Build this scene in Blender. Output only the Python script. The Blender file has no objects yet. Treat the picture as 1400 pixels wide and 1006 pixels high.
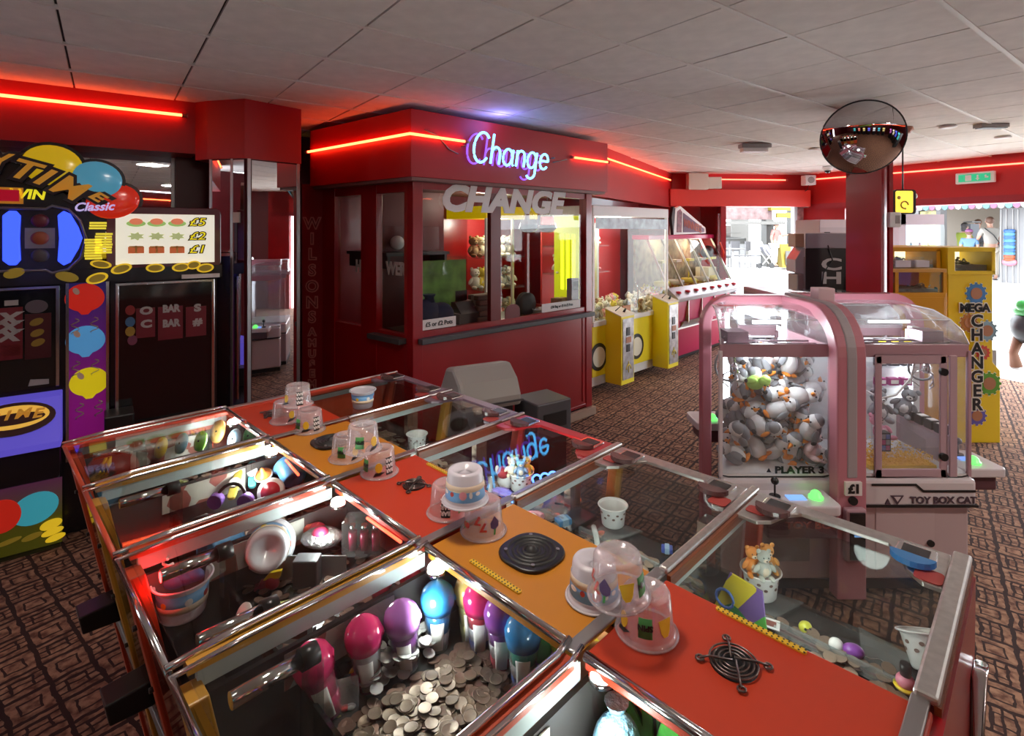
import bpy, bmesh, math, random
from mathutils import Vector, Matrix, Euler
R = math.radians; PI = math.pi; sin = math.sin; cos = math.cos
random.seed(7)
SC = bpy.context.scene; COL = SC.collection
# ---------------------------------------------------------------- camera
CAMH = 2.0; FPX = 740.0; HY = 315.0
cd = bpy.data.cameras.new('camera'); cam = bpy.data.objects.new('camera', cd); COL.objects.link(cam)
cam.location = (0, 0, CAMH); cam.rotation_euler = (R(90), 0, 0)
cd.sensor_fit = 'HORIZONTAL'; cd.sensor_width = 36; cd.lens = 36*FPX/1400
cd.shift_y = -(503-HY)/1400; cd.clip_start = .05; cd.clip_end = 200
SC.camera = cam
# ---------------------------------------------------------------- view, world, sun
SC.view_settings.view_transform = 'Standard'; SC.view_settings.look = 'None'
SC.view_settings.gamma = 1; SC.view_settings.use_curve_mapping = False
SC.view_settings.exposure = 0.45
SC.cycles.max_bounces = 8; SC.cycles.diffuse_bounces = 4; SC.cycles.glossy_bounces = 4
SC.cycles.transmission_bounces = 4; SC.cycles.transparent_max_bounces = 28
SC.cycles.sample_clamp_indirect = 3; SC.cycles.caustics_reflective = False; SC.cycles.caustics_refractive = False
wd = bpy.data.worlds.new('sky'); SC.world = wd; wd.use_nodes = True
nt = wd.node_tree; bg = nt.nodes['Background']
bg.inputs[0].default_value = (.86, .93, 1, 1); bg.inputs[1].default_value = 8.5
sd = bpy.data.lights.new('sun', 'SUN'); sd.energy = 7; sd.angle = R(3); sd.color = (1, .95, .88)
so = bpy.data.objects.new('sun', sd); COL.objects.link(so); so.rotation_euler = (R(38), R(-12), R(20))
# sky portals at the two street openings and the made-up ceiling fill lamps are set up by the structure below
def area(name, loc, rot, sx, sy, power, col=(1, 1, 1)):
    l = bpy.data.lights.new(name, 'AREA'); l.shape = 'RECTANGLE'; l.size = sx; l.size_y = sy; l.energy = power; l.color = col
    o = bpy.data.objects.new(name, l); COL.objects.link(o); o.location = loc; o.rotation_euler = rot
    return o
def point(name, loc, power, col=(1, 1, 1), r=.02, parent=None):
    l = bpy.data.lights.new(name, 'POINT'); l.energy = power; l.color = col; l.shadow_soft_size = r
    o = bpy.data.objects.new(name, l); COL.objects.link(o); o.location = loc
    if parent: o.parent = parent
    return o
# ---------------------------------------------------------------- pixel rays used to measure positions
def W(px, py, z):
    d = FPX*(CAMH-z)/(py-HY); return Vector(((px-700)/FPX*d, d, z))
class PL:                                  # a vertical plane: origin and direction on the floor
    def __init__(s, x, y, ang): s.x, s.y, s.ang, s.c, s.s = x, y, R(ang), cos(R(ang)), sin(R(ang))
    def a(s, px, off=0):
        k = (px-700)/FPX; ox, oy = s.x-off*s.s, s.y+off*s.c
        return (k*oy-ox)/(s.c-k*s.s)
    def z(s, px, py, off=0):
        d = s.y+off*s.c+s.a(px, off)*s.s; return CAMH-(py-HY)/FPX*d
    def p(s, px, py, off=0): return (s.a(px, off), s.z(px, py, off))
# ---------------------------------------------------------------- materials
_M = {}
def _sock(b, n, v):
    if n in b.inputs: b.inputs[n].default_value = v
def c4(c): return (c[0], c[1], c[2], 1)
def mat(name, col=(.5, .5, .5), rough=.5, metal=0, emit=None, es=0, coat=0, noise=0, nscale=20, bump=0):
    if name in _M: return _M[name]
    m = bpy.data.materials.new(name); m.use_nodes = True; _M[name] = m
    n = m.node_tree; b = n.nodes['Principled BSDF']
    b.inputs['Base Color'].default_value = c4(col); b.inputs['Roughness'].default_value = rough; b.inputs['Metallic'].default_value = metal
    if coat: _sock(b, 'Coat Weight', coat); _sock(b, 'Coat Roughness', .08)
    if emit: b.inputs['Emission Color'].default_value = c4(emit); b.inputs['Emission Strength'].default_value = es
    if noise or bump:
        tc = n.nodes.new('ShaderNodeTexCoord'); ns = n.nodes.new('ShaderNodeTexNoise'); ns.inputs['Scale'].default_value = nscale; ns.inputs['Detail'].default_value = 4
        n.links.new(tc.outputs['Object'], ns.inputs['Vector'])
        if noise:
            r = n.nodes.new('ShaderNodeValToRGB'); n.links.new(ns.outputs['Fac'], r.inputs[0])
            r.color_ramp.elements[0].color = c4([x*(1-noise) for x in col]); r.color_ramp.elements[1].color = c4([min(1, x*(1+noise)) for x in col])
            r.color_ramp.elements[0].position = .3; r.color_ramp.elements[1].position = .7
            n.links.new(r.outputs[0], b.inputs['Base Color'])
        if bump:
            bp = n.nodes.new('ShaderNodeBump'); bp.inputs['Strength'].default_value = bump; bp.inputs['Distance'].default_value = .01
            n.links.new(ns.outputs['Fac'], bp.inputs['Height']); n.links.new(bp.outputs[0], b.inputs['Normal'])
    return m
def glow(name, col, s): return mat(name, (0, 0, 0), .5, 0, col, s)
def glass(name, tint=(.96, .98, .97), ior=1.5, rough=.02, milk=0, milkcol=(1, 1, 1)):
    if name in _M: return _M[name]
    m = bpy.data.materials.new(name); m.use_nodes = True; _M[name] = m
    n = m.node_tree; n.nodes.remove(n.nodes['Principled BSDF']); out = n.nodes['Material Output']
    t = n.nodes.new('ShaderNodeBsdfTransparent'); t.inputs[0].default_value = c4(tint)
    g = n.nodes.new('ShaderNodeBsdfGlossy'); g.inputs['Roughness'].default_value = rough
    lw = n.nodes.new('ShaderNodeLayerWeight'); lw.inputs[0].default_value = .5       # facing term: Schlick's curve, the same on both sides of a thin pane
    pw = n.nodes.new('ShaderNodeMath'); pw.operation = 'POWER'; pw.inputs[1].default_value = 5; n.links.new(lw.outputs['Facing'], pw.inputs[0])
    f = n.nodes.new('ShaderNodeMath'); f.operation = 'MULTIPLY_ADD'; f.inputs[1].default_value = .6; f.inputs[2].default_value = ((ior-1)/(ior+1))**2*.8; n.links.new(pw.outputs[0], f.inputs[0])
    mx = n.nodes.new('ShaderNodeMixShader'); n.links.new(f.outputs[0], mx.inputs[0]); n.links.new(g.outputs[0], mx.inputs[2])
    if milk:
        d = n.nodes.new('ShaderNodeBsdfPrincipled'); d.inputs['Base Color'].default_value = c4(milkcol); d.inputs['Roughness'].default_value = .35
        m2 = n.nodes.new('ShaderNodeMixShader'); m2.inputs[0].default_value = milk
        n.links.new(t.outputs[0], m2.inputs[1]); n.links.new(d.outputs[0], m2.inputs[2]); n.links.new(m2.outputs[0], mx.inputs[1])
    else: n.links.new(t.outputs[0], mx.inputs[1])
    n.links.new(mx.outputs[0], out.inputs[0]); return m
def carpet():
    m = bpy.data.materials.new('patterned carpet'); m.use_nodes = True; n = m.node_tree; b = n.nodes['Principled BSDF']; L = n.links.new
    def mt(op, a, bb=None, c=None):
        x = n.nodes.new('ShaderNodeMath'); x.operation = op
        for i, v in enumerate((a, bb, c)):
            if v is None: continue
            if isinstance(v, (int, float)): x.inputs[i].default_value = v
            else: L(v, x.inputs[i])
        return x.outputs[0]
    tc = n.nodes.new('ShaderNodeTexCoord'); mp = n.nodes.new('ShaderNodeMapping'); L(tc.outputs['Object'], mp.inputs[0])
    mp.inputs['Rotation'].default_value = (0, 0, R(38)); mp.inputs['Scale'].default_value = (6.2, 6.2, 6.2)
    ns0 = n.nodes.new('ShaderNodeTexNoise'); ns0.inputs['Scale'].default_value = 2.2; L(mp.outputs[0], ns0.inputs['Vector'])
    ad = n.nodes.new('ShaderNodeVectorMath'); ad.operation = 'MULTIPLY_ADD'; L(ns0.outputs['Color'], ad.inputs[0]); ad.inputs[1].default_value = (.20, .20, 0); L(mp.outputs[0], ad.inputs[2])
    sp = n.nodes.new('ShaderNodeSeparateXYZ'); L(ad.outputs[0], sp.inputs[0]); u, v = sp.outputs[0], sp.outputs[1]
    fu = mt('ABSOLUTE', mt('SUBTRACT', mt('FRACT', u), .5)); fv = mt('ABSOLUTE', mt('SUBTRACT', mt('FRACT', v), .5))
    mx_ = mt('MAXIMUM', fu, fv)                                     # nested lozenges on a skewed lattice
    lines = mt('GREATER_THAN', mx_, .44); ringm = mt('MULTIPLY', mt('GREATER_THAN', mx_, .20), mt('LESS_THAN', mx_, .26))
    par = mt('GREATER_THAN', mt('FRACT', mt('MULTIPLY', mt('ADD', mt('FLOOR', u), mt('FLOOR', v)), .5)), .25)
    st = mt('MULTIPLY', par, mt('GREATER_THAN', mt('FRACT', mt('MULTIPLY', u, 4)), .74))
    st2 = ringm
    mask = mt('MAXIMUM', mt('MAXIMUM', lines, st), st2)
    ns = n.nodes.new('ShaderNodeTexNoise'); ns.inputs['Scale'].default_value = 26; ns.inputs['Detail'].default_value = 3; L(tc.outputs['Object'], ns.inputs['Vector'])
    rp = n.nodes.new('ShaderNodeValToRGB'); L(ns.outputs['Fac'], rp.inputs[0])
    rp.color_ramp.elements[0].color = (.13, .05, .03, 1); rp.color_ramp.elements[1].color = (.42, .23, .14, 1)
    rp.color_ramp.elements[0].position = .35; rp.color_ramp.elements[1].position = .62
    mx = n.nodes.new('ShaderNodeMix'); mx.data_type = 'RGBA'; L(mask, mx.inputs[0]); L(rp.outputs[0], mx.inputs[6]); mx.inputs[7].default_value = (.030, .009, .006, 1)
    L(mx.outputs[2], b.inputs['Base Color']); b.inputs['Roughness'].default_value = .95
    fb = n.nodes.new('ShaderNodeTexNoise'); fb.inputs['Scale'].default_value = 400; L(tc.outputs['Object'], fb.inputs['Vector'])
    bp = n.nodes.new('ShaderNodeBump'); bp.inputs['Strength'].default_value = .5; bp.inputs['Distance'].default_value = .004; L(fb.outputs['Fac'], bp.inputs['Height']); L(bp.outputs[0], b.inputs['Normal'])
    return m
CARPET = carpet()
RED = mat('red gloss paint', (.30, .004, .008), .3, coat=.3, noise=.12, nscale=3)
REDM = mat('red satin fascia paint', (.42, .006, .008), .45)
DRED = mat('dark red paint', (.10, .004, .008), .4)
BLACK = mat('black plastic', (.012, .012, .013), .35)
BLK2 = mat('black glossy panel', (.01, .01, .012), .08, coat=.5)
WHITE = mat('white plastic', (.8, .8, .8), .4)
PRINTW = mat('white print', (.82, .8, .78), .5)
GREY = mat('grey plastic', (.32, .31, .30), .5)
DGREY = mat('dark grey plastic', (.06, .06, .065), .45)
CHROME = mat('chrome', (.75, .74, .74), .14, 1)
ALU = mat('brushed aluminium', (.62, .61, .58), .35, 1, noise=.1, nscale=60)
STEEL = mat('dull steel', (.36, .35, .35), .4, .9)
MIRROR = mat('mirror glass', (.75, .74, .76), .015, 1)
GLASS = glass('clear glass', (.93, .95, .94))
GLASSD = glass('dark tinted glass', (.35, .33, .33))
ACRYL = glass('clear acrylic', (.95, .96, .97), 1.45, .05, .04)
NEONR = glow('red neon tube', (1, .10, .03), 9)
NEONP = glow('red neon tube dim', (1, .14, .08), 4)
YEL = mat('yellow paint', (.80, .58, .02), .4)
# ---------------------------------------------------------------- mesh builder
class MB:
    def __init__(s): s.v = []; s.f = []; s.m = []; s.k = 0; s.T = None; s.sm = []; s.smooth = False
    def mi(s, k): s.k = k; return s
    def add(s, vs, fs, smooth=None):
        o = len(s.v)
        for p in vs:
            p = Vector(p); s.v.append(tuple(s.T @ p) if s.T else tuple(p))
        for f in fs: s.f.append(tuple(i+o for i in f)); s.m.append(s.k); s.sm.append(s.smooth if smooth is None else smooth)
        return s
    def box(s, x0, x1, y0, y1, z0, z1):
        if x0 > x1: x0, x1 = x1, x0
        if y0 > y1: y0, y1 = y1, y0
        if z0 > z1: z0, z1 = z1, z0
        return s.add([(x0, y0, z0), (x1, y0, z0), (x1, y1, z0), (x0, y1, z0), (x0, y0, z1), (x1, y0, z1), (x1, y1, z1), (x0, y1, z1)],
                     [(0, 3, 2, 1), (4, 5, 6, 7), (0, 1, 5, 4), (1, 2, 6, 5), (2, 3, 7, 6), (3, 0, 4, 7)], False)
    def cbox(s, c, d): return s.box(c[0]-d[0]/2, c[0]+d[0]/2, c[1]-d[1]/2, c[1]+d[1]/2, c[2]-d[2]/2, c[2]+d[2]/2)
    def prism(s, poly, a, b, ax='y'):        # extrude a 2d polygon: ax y -> (x,z); z -> (x,y); x -> (y,z)
        n = len(poly)
        def P(p, t): return {'y': (p[0], t, p[1]), 'z': (p[0], p[1], t), 'x': (t, p[0], p[1])}[ax]
        vs = [P(p, a) for p in poly]+[P(p, b) for p in poly]
        fs = [tuple(range(n)), tuple(range(2*n-1, n-1, -1))]+[(i, i+n, (i+1) % n+n, (i+1) % n) for i in range(n)]
        return s.add(vs, fs, False)
    def slab(s, a, b, z0, z1, th):           # a wall slab from a to b on the plan, thickness to its left
        a = Vector(a[:2]); b = Vector(b[:2]); n = (b-a).normalized(); n = Vector((-n.y, n.x))*th
        return s.prism([tuple(a), tuple(b), tuple(b+n), tuple(a+n)], z0, z1, 'z')
    def lathe(s, prof, c=(0, 0, 0), n=24, ax='z', cap=True):
        vs = []; fs = []
        for r, h in prof:
            for i in range(n):
                a = 2*PI*i/n; x, y = r*cos(a), r*sin(a)
                q = {'z': (x, y, h), 'y': (x, h, y), 'x': (h, x, y)}[ax]; vs.append((c[0]+q[0], c[1]+q[1], c[2]+q[2]))
        m = len(prof)
        for j in range(m-1):
            for i in range(n): fs.append((j*n+i, j*n+(i+1) % n, (j+1)*n+(i+1) % n, (j+1)*n+i))
        s.add(vs, fs, True)
        if cap:
            if prof[0][0] > 1e-5: s.add(vs[:n], [tuple(range(n-1, -1, -1))], False)
            if prof[-1][0] > 1e-5: s.add(vs[-n:], [tuple(range(n))], False)
        return s
    def cyl(s, p0, p1, r0, r1=None, n=12):
        r1 = r0 if r1 is None else r1; p0 = Vector(p0); p1 = Vector(p1); d = p1-p0
        q = d.to_track_quat('Z', 'Y'); vs = []
        for p, r in ((p0, r0), (p1, r1)):
            for i in range(n): vs.append(p+q @ Vector((r*cos(2*PI*i/n), r*sin(2*PI*i/n), 0)))
        s.add(vs, [(i, (i+1) % n, (i+1) % n+n, i+n) for i in range(n)], True)
        s.add(vs, [tuple(range(n-1, -1, -1)), tuple(range(n, 2*n))], False); return s
    def tube(s, pts, r, n=8, closed=False):
        pts = [Vector(p) for p in pts]; N = len(pts); vs = []; fs = []; up = Vector((0, 0, 1))
        for i, p in enumerate(pts):
            if closed: d = pts[(i+1) % N]-pts[i-1]
            else: d = pts[min(i+1, N-1)]-pts[max(i-1, 0)]
            if d.length < 1e-9: d = Vector((0, 0, 1))
            d.normalize(); ref = up if abs(d.dot(up)) < .95 else Vector((0, 1, 0))
            x = d.cross(ref).normalized(); y = x.cross(d)
            rr = r[i] if isinstance(r, (list, tuple)) else r
            for k in range(n): vs.append(p+x*rr*cos(2*PI*k/n)+y*rr*sin(2*PI*k/n))
        for i in range(N if closed else N-1):
            j = (i+1) % N
            for k in range(n): fs.append((i*n+k, i*n+(k+1) % n, j*n+(k+1) % n, j*n+k))
        s.add(vs, fs, True)
        if not closed: s.add(vs[:n], [tuple(range(n-1, -1, -1))]); s.add(vs[-n:], [tuple(range(n))])
        return s
    def ball(s, c, r, nu=14, nv=9, rot=None):
        if isinstance(r, (int, float)): r = (r, r, r)
        vs = []; fs = []
        for j in range(nv+1):
            t = PI*j/nv
            for i in range(nu):
                p = Vector((r[0]*sin(t)*cos(2*PI*i/nu), r[1]*sin(t)*sin(2*PI*i/nu), r[2]*cos(t)))
                if rot: p = rot @ p
                vs.append((c[0]+p[0], c[1]+p[1], c[2]+p[2]))
        for j in range(nv):
            for i in range(nu): fs.append((j*nu+i, (j+1)*nu+i, (j+1)*nu+(i+1) % nu, j*nu+(i+1) % nu))
        return s.add(vs, fs, True)
    def mesh(s, name, mats):
        me = bpy.data.meshes.new(name); me.from_pydata(s.v, [], s.f)
        for m in mats: me.materials.append(m)
        me.polygons.foreach_set('material_index', s.m); me.polygons.foreach_set('use_smooth', s.sm); me.update(); return me
    def build(s, name, mats, parent=None, bevel=0, weld=False, **kw):
        if not isinstance(mats, (list, tuple)): mats = [mats]
        me = s.mesh(name, mats)
        bm = bmesh.new(); bm.from_mesh(me); bmesh.ops.remove_doubles(bm, verts=bm.verts, dist=1e-6); bmesh.ops.recalc_face_normals(bm, faces=bm.faces); bm.to_mesh(me); bm.free()
        o = bpy.data.objects.new(name, me); COL.objects.link(o)
        if parent: o.parent = parent
        if bevel:
            b = o.modifiers.new('bevel', 'BEVEL'); b.width = bevel; b.segments = 2; b.limit_method = 'ANGLE'; b.angle_limit = R(40)
        tag(o, **kw); return o
def tag(o, label=None, cat=None, group=None, kind=None):
    if label: o['label'] = label
    if cat: o['category'] = cat
    if group: o['group'] = group
    if kind: o['kind'] = kind
    return o
def thing(name, label, cat, loc=(0, 0, 0), rz=0, group=None, rot=None):
    o = bpy.data.objects.new(name, None); COL.objects.link(o); o.location = loc; o.rotation_euler = rot or (0, 0, rz); o.empty_display_size = .05
    return tag(o, label, cat, group)
def kids(o): return [c for c in bpy.data.objects if c.parent == o]
_KC = {}
def dup(root, loc, rot=None, label=None, group=None, scale=None, mats=None):
    if root.name not in _KC: _KC[root.name] = [(c, kids(c)) for c in kids(root)]
    r = root.copy(); COL.objects.link(r); r.location = loc
    if rot is not None: r.rotation_euler = rot
    if scale: r.scale = (scale,)*3
    if label: r['label'] = label
    if group: r['group'] = group
    for ch, gs in _KC[root.name]:
        c = ch.copy(); COL.objects.link(c); c.parent = r
        for g in gs: d = g.copy(); COL.objects.link(d); d.parent = c
    return r
def rrect(x0, x1, y0, y1, r, n=5):
    out = []
    for cx, cy, a0 in ((x1-r, y1-r, 0), (x0+r, y1-r, 90), (x0+r, y0+r, 180), (x1-r, y0+r, 270)):
        for i in range(n+1):
            a = R(a0+90*i/n); out.append((cx+r*cos(a), cy+r*sin(a)))
    return out
def text_mesh(txt, size, depth=.002, shear=0, sx=1, bold=0, space=1, align='CENTER', outline=0, ax='CENTER'):
    cu = bpy.data.curves.new('t', 'FONT'); cu.body = txt; cu.size = size; cu.extrude = depth; cu.shear = shear; cu.offset = bold; cu.space_character = space
    cu.align_x = align; cu.align_y = ax; cu.resolution_u = 3
    o = bpy.data.objects.new('t', cu); COL.objects.link(o)
    bpy.context.view_layer.update()
    me = bpy.data.meshes.new_from_object(o.evaluated_get(bpy.context.evaluated_depsgraph_get()))
    bpy.data.objects.remove(o); bpy.data.curves.remove(cu)
    if sx != 1:
        for v in me.vertices: v.co.x *= sx
    return me
def letters(name, txt, size, loc, m, parent=None, rz=0, tilt=0, up=90, roll=0, label=None, **k):
    """raised lettering standing upright (XZ plane, facing -Y) turned by rz"""
    me = text_mesh(txt, size, **k); me.materials.clear(); me.materials.append(m)
    o = bpy.data.objects.new(name, me); COL.objects.link(o); o.parent = parent; o.location = loc
    o.rotation_euler = (Matrix.Rotation(rz, 4, 'Z') @ Matrix.Rotation(R(up)+tilt, 4, 'X') @ Matrix.Rotation(roll, 4, 'Z')).to_euler()
    if label: o['label'] = label
    return o
# ================================================================ THE SETTING
U = Vector((.8, .6)); V = Vector((-.6, .8)); UA = math.atan2(.6, .8)
K = Vector((5.25, 9.75)); KR = Vector((.441, -.8975)); WR = math.atan2(KR.y, KR.x)
FAR0 = Vector((2.8, 9.49)); FD = (K-FAR0).normalized()
room = [(-7.0, 1.6), (-3.1, 4.7), (-3.1, 5.3), (-2.1, 6.2), (.5, 8.9), (2.5, 10.8), (3.8, 10.6), (3.8, 9.75), (5.33, 9.9), (8.75, 3.1), (8.75, -4.6), (-7.0, -4.6)]
MB().prism([(p[0], p[1]) for p in room], -.1, 0, 'z').build('floor', CARPET, label='brown and rust patterned carpet floor', kind='structure')
# ceiling: backing, runners and lay-in tiles
def inside(p, poly):
    c = False; j = len(poly)-1
    for i in range(len(poly)):
        a, b = poly[i], poly[j]
        if (a[1] > p[1]) != (b[1] > p[1]) and p[0] < (b[0]-a[0])*(p[1]-a[1])/(b[1]-a[1])+a[0]: c = not c
        j = i
    return c
CZ = 3.0
BACKC = mat('ceiling void', (.08, .07, .065), .9)
TILE = mat('ceiling tile', (.78, .745, .70), .85, noise=.06, nscale=9, bump=.05)
TBAR = mat('white ceiling runner', (.74, .72, .68), .5)
ceil = MB().prism([(p[0], p[1]) for p in room], CZ+.03, CZ+.12, 'z').build('ceiling', BACKC, label='suspended ceiling of pale square tiles', kind='structure')
G0 = Vector((1.438, 2.785)); cells = []
def lit(p):
    return p.y > .25 and abs(p.x/p.y) < 1.02 and (CZ-CAMH)*FPX/p.y < HY+60
for i in range(-16, 16):
    for j in range(-12, 18):
        c = G0+U*.6*(i+.5)+V*.6*(j+.5)
        if inside(c, room): cells.append((0 if lit(c) else 1, c.length, i, j, c))
cells.sort(key=lambda q: q[:4])
tm = MB(); g = .294
tm.box(-g, g, -g, g, 0, .018); tme = None; rest = MB()
for n_, (a_, b_, i, j, c) in enumerate(cells):
    if n_ < 292:
        if tme is None: t0 = tm.build('ceiling_tile', TILE, ceil, bevel=0); tme = t0
        else: t0 = tme.copy(); COL.objects.link(t0)
        t0.location = (c.x, c.y, CZ+random.uniform(0, .003)); t0.rotation_euler = (random.uniform(-.003, .003), random.uniform(-.003, .003), UA)
    else:
        rest.T = Matrix.Translation((c.x, c.y, CZ)) @ Matrix.Rotation(UA, 4, 'Z'); rest.box(-g, g, -g, g, 0, .018)
if rest.v: rest.build('ceiling_tiles_beyond', TILE, ceil, kind='stuff')
rb = MB()
for j in range(-12, 19):                      # long runners, seen as pale bars, along U
    seg = []
    for i in range(-16, 16):
        m = G0+U*(.6*i+.3)+V*.6*j
        if inside(m, room) or inside(m+V*.1, room): seg.append(i)
    if seg:
        a = G0+V*.6*j+U*.6*min(seg); b = G0+V*.6*j+U*.6*(max(seg)+1); d = V*.012
        rb.prism([tuple(a-d), tuple(b-d), tuple(b+d), tuple(a+d)], CZ-.006, CZ+.01, 'z')
rb.build('ceiling_runners', TBAR, ceil, kind='stuff')
# ---- left wall: bulkhead with neon, mirrored wall below
B1 = Vector((-2.48, 4.25)); B0 = B1-U*4.6
def wall(name, a, b, z0, z1, th, m, **k): return MB().slab(a, b, z0, z1, th).build(name, m, kind='structure', **k)
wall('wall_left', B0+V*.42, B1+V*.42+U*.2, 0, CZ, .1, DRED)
wall('trim_1', B0, B1, 2.60, CZ+.02, .42, REDM, label='red bulkhead over the balloon slot machine')
bm_ = MB(); bm_.slab(B0+V*.40, B1+V*.40-U*.10, 1.2, 2.60, .02); bm_.build('wall_mirror', MIRROR, kind='structure', label='mirror strip on the wall above the slot machines')
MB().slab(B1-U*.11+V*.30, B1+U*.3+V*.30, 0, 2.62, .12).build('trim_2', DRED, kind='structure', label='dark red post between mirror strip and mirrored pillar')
MB().slab(B1-U*.135+V*.375, B1-U*.11+V*.375, 1.2, 2.6, .02).build('trim_3', STEEL, kind='structure')
# mirrored pillar
P0, P1, P2, P3 = Vector((-2.36, 4.19)), Vector((-2.03, 4.11)), Vector((-1.745, 4.48)), Vector((-1.95, 5.0))
MB().prism([tuple(P0), tuple(P1), tuple(P2), tuple(P3), (-2.5, 5.0), (-2.48, 4.24)], 2.55, CZ+.02, 'z').build('trim_4', REDM, kind='structure', label='red boxed head of the mirrored pillar')
ins = .025
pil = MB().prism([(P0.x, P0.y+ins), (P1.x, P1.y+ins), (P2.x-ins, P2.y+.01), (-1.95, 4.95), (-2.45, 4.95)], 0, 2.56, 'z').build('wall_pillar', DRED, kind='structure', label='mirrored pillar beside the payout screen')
def strip(a, b, f0, f1, z0, z1, m, name, off, lab=None):
    d = (b-a); p = a+d*f0; q = a+d*f1; n = Vector((d.y, -d.x)).normalized()*off
    return MB().slab(q+n, p+n, z0, z1, .006).build(name, m, pil, label=lab)
A_, B_ = Vector((P0.x, P0.y+ins)), Vector((P1.x, P1.y+ins)); C_ = Vector((P2.x-ins, P2.y+.01))
strip(A_, B_, .10, .62, .15, 2.54, MIRROR, 'mirror_panel', .008)
strip(A_, B_, .64, .97, .15, 2.54, MIRROR, 'mirror_panel', .008)
strip(B_, C_, .08, .94, .15, 2.54, MIRROR, 'mirror_panel', .008)
for a, b, f in ((A_, B_, .06), (A_, B_, .62), (B_, C_, .0), (B_, C_, .94)): strip(a, b, f, f+.06, .1, 2.55, STEEL, 'mirror_edge', .012)
strip(A_, B_, .70, .86, 2.06, 2.14, PRINTW, 'notice', .016, 'small white notice on the mirror')
# far and side walls round the street openings
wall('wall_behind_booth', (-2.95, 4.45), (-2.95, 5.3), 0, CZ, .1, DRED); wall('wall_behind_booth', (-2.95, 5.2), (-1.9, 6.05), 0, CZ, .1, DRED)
wall('wall_back_left', (-1.9, 6.0), (2.5, 10.62), 0, CZ, .1, RED)
F1a, F1b = Vector((.84, 6.02)), Vector((2.8, 9.49))
wall('trim_5', F1a, F1b, 2.40, CZ+.02, .16, REDM, label='red bulkhead behind the booth, above the claw machines')
wall('wall_far_left', (2.45, 10.60), (3.62, 10.35), 0, CZ, .1, RED); wall('wall_far_return', (3.60, 10.40), (3.66, 9.68), 0, 2.5, .05, RED)
wall('trim_6', FAR0-FD*.1, K, 2.70, CZ+.02, .25, REDM, label='red recess over the street doorway')
wall('trim_7', FAR0-FD*.1+Vector((.02, -.2)), K+Vector((.02, -.2)), 2.42, 2.71, .34, mat('bright red painted beam', (.70, .03, .015), .4), label='bright red beam over the street doorway')
FP = PL(FAR0.x, FAR0.y, math.degrees(math.atan2(FD.y, FD.x)))
def far_piece(name, px0, px1, z0, z1, m, th=.1, off=0, **k):
    a = FAR0+FD*FP.a(px0); b = FAR0+FD*FP.a(px1); n = Vector((-FD.y, FD.x))*off
    return MB().slab(a+n, b+n, z0, z1, th).build(name, m, kind='structure', **k)
far_piece('door_frame', 985, 992, 0, 2.42, RED, .12, -.02)
far_piece('window_1', 981.5, 985, 0, 2.3, glass('poster glass', (.9, .9, .92), milk=.35, milkcol=(.75, .45, .5)), .02)
far_piece('door_frame', 1085, 1089, 0, 2.42, STEEL, .1, -.02)
far_piece('wall_far_right', 1089, 1103, 0, 2.42, mat('poster pillar', (.45, .25, .25), .4, noise=.6, nscale=6), .1)
far_piece('trim_8', 1102, 1110, 0, 2.42, RED, .12, -.05); far_piece('trim_9', 1110, 1116, 0, 2.42, mat('pink strip', (.8, .25, .45), .4), .1)
RP = PL(K.x, K.y, math.degrees(WR))
def right_piece(name, a0, a1, z0, z1, m, th=.12, off=0, **k):
    a = K+KR*a0; b = K+KR*a1; n = Vector((-KR.y, KR.x))*off
    return MB().slab(a+n, b+n, z0, z1, th).build(name, m, kind='structure', **k)
right_piece('trim_10', 0, 7.4, 2.47, CZ+.02, REDM, .3, label='long red bulkhead over the right-hand shopfront')
right_piece('trim_11', .1, 7.4, 2.37, 2.47, mat('dark red shutter box', (.30, .01, .02), .5), .34)
right_piece('wall_right', 0, .75, 0, 2.4, RED, .1)
right_piece('wall_right_end', 6.9, 7.5, 0, CZ, RED, .1)
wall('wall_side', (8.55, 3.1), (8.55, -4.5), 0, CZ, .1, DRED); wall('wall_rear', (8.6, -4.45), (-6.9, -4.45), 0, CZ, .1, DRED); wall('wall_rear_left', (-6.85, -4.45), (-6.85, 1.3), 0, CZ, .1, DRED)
# column
cx0, cx1, cy = 2.69, 2.975, 4.36
MB().prism([(cx0, cy), (cx1, cy), (3.09, 4.43), (3.09, 4.62), (2.87, 4.62)], 0, CZ+.02, 'z').build('wall_column', RED, kind='structure', label='square red column behind the pink claw machine')
o = MB().box(0, .03, 0, .03, 1.0, CZ).build('trim_12', RED, kind='structure', label='red cable trunking on the column'); o.location = (3.04, 4.36, 0)
# red neon on the bulkheads: each run a thing
def neon(name, pts, label, m=NEONR, r=.011, group=None):
    t = thing(name, label, 'neon light', pts[0], group=group)
    p = [Vector(q)-Vector(pts[0]) for q in pts]
    MB().tube(p, r, 8).build('tube', m, t)
    for i, q in enumerate((p[0], p[-1])):
        d = (p[1]-p[0]).normalized() if i == 0 else (p[-1]-p[-2]).normalized()
        MB().cyl(q-d*.02, q+d*.02, r*1.5, n=8).build('end_cap', mat('neon end cap', (.5, .1, .08), .4), t)
    return t
def npos(a, n, z, off): q = Vector(a)-Vector(n)*off; return (q.x, q.y, z)
neon('neon_tube', [npos(B0+U*.8, V, 2.89, .04), npos(B1-U*.08, V, 2.885, .04)], 'long red neon tube on the bulkhead above the balloon slot machine')
f1n = Vector((-(F1b-F1a).y, (F1b-F1a).x)).normalized(); fn = Vector((-FD.y, FD.x)); rn = Vector((-KR.y, KR.x)); f1d = (F1b-F1a).normalized()
neon('neon_tube', [npos(F1a+f1d*.1, f1n, 2.86, .04), npos(F1b-f1d*.25, f1n, 2.86, .04)], 'red neon tube running back from the booth above the claw machines')
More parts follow.
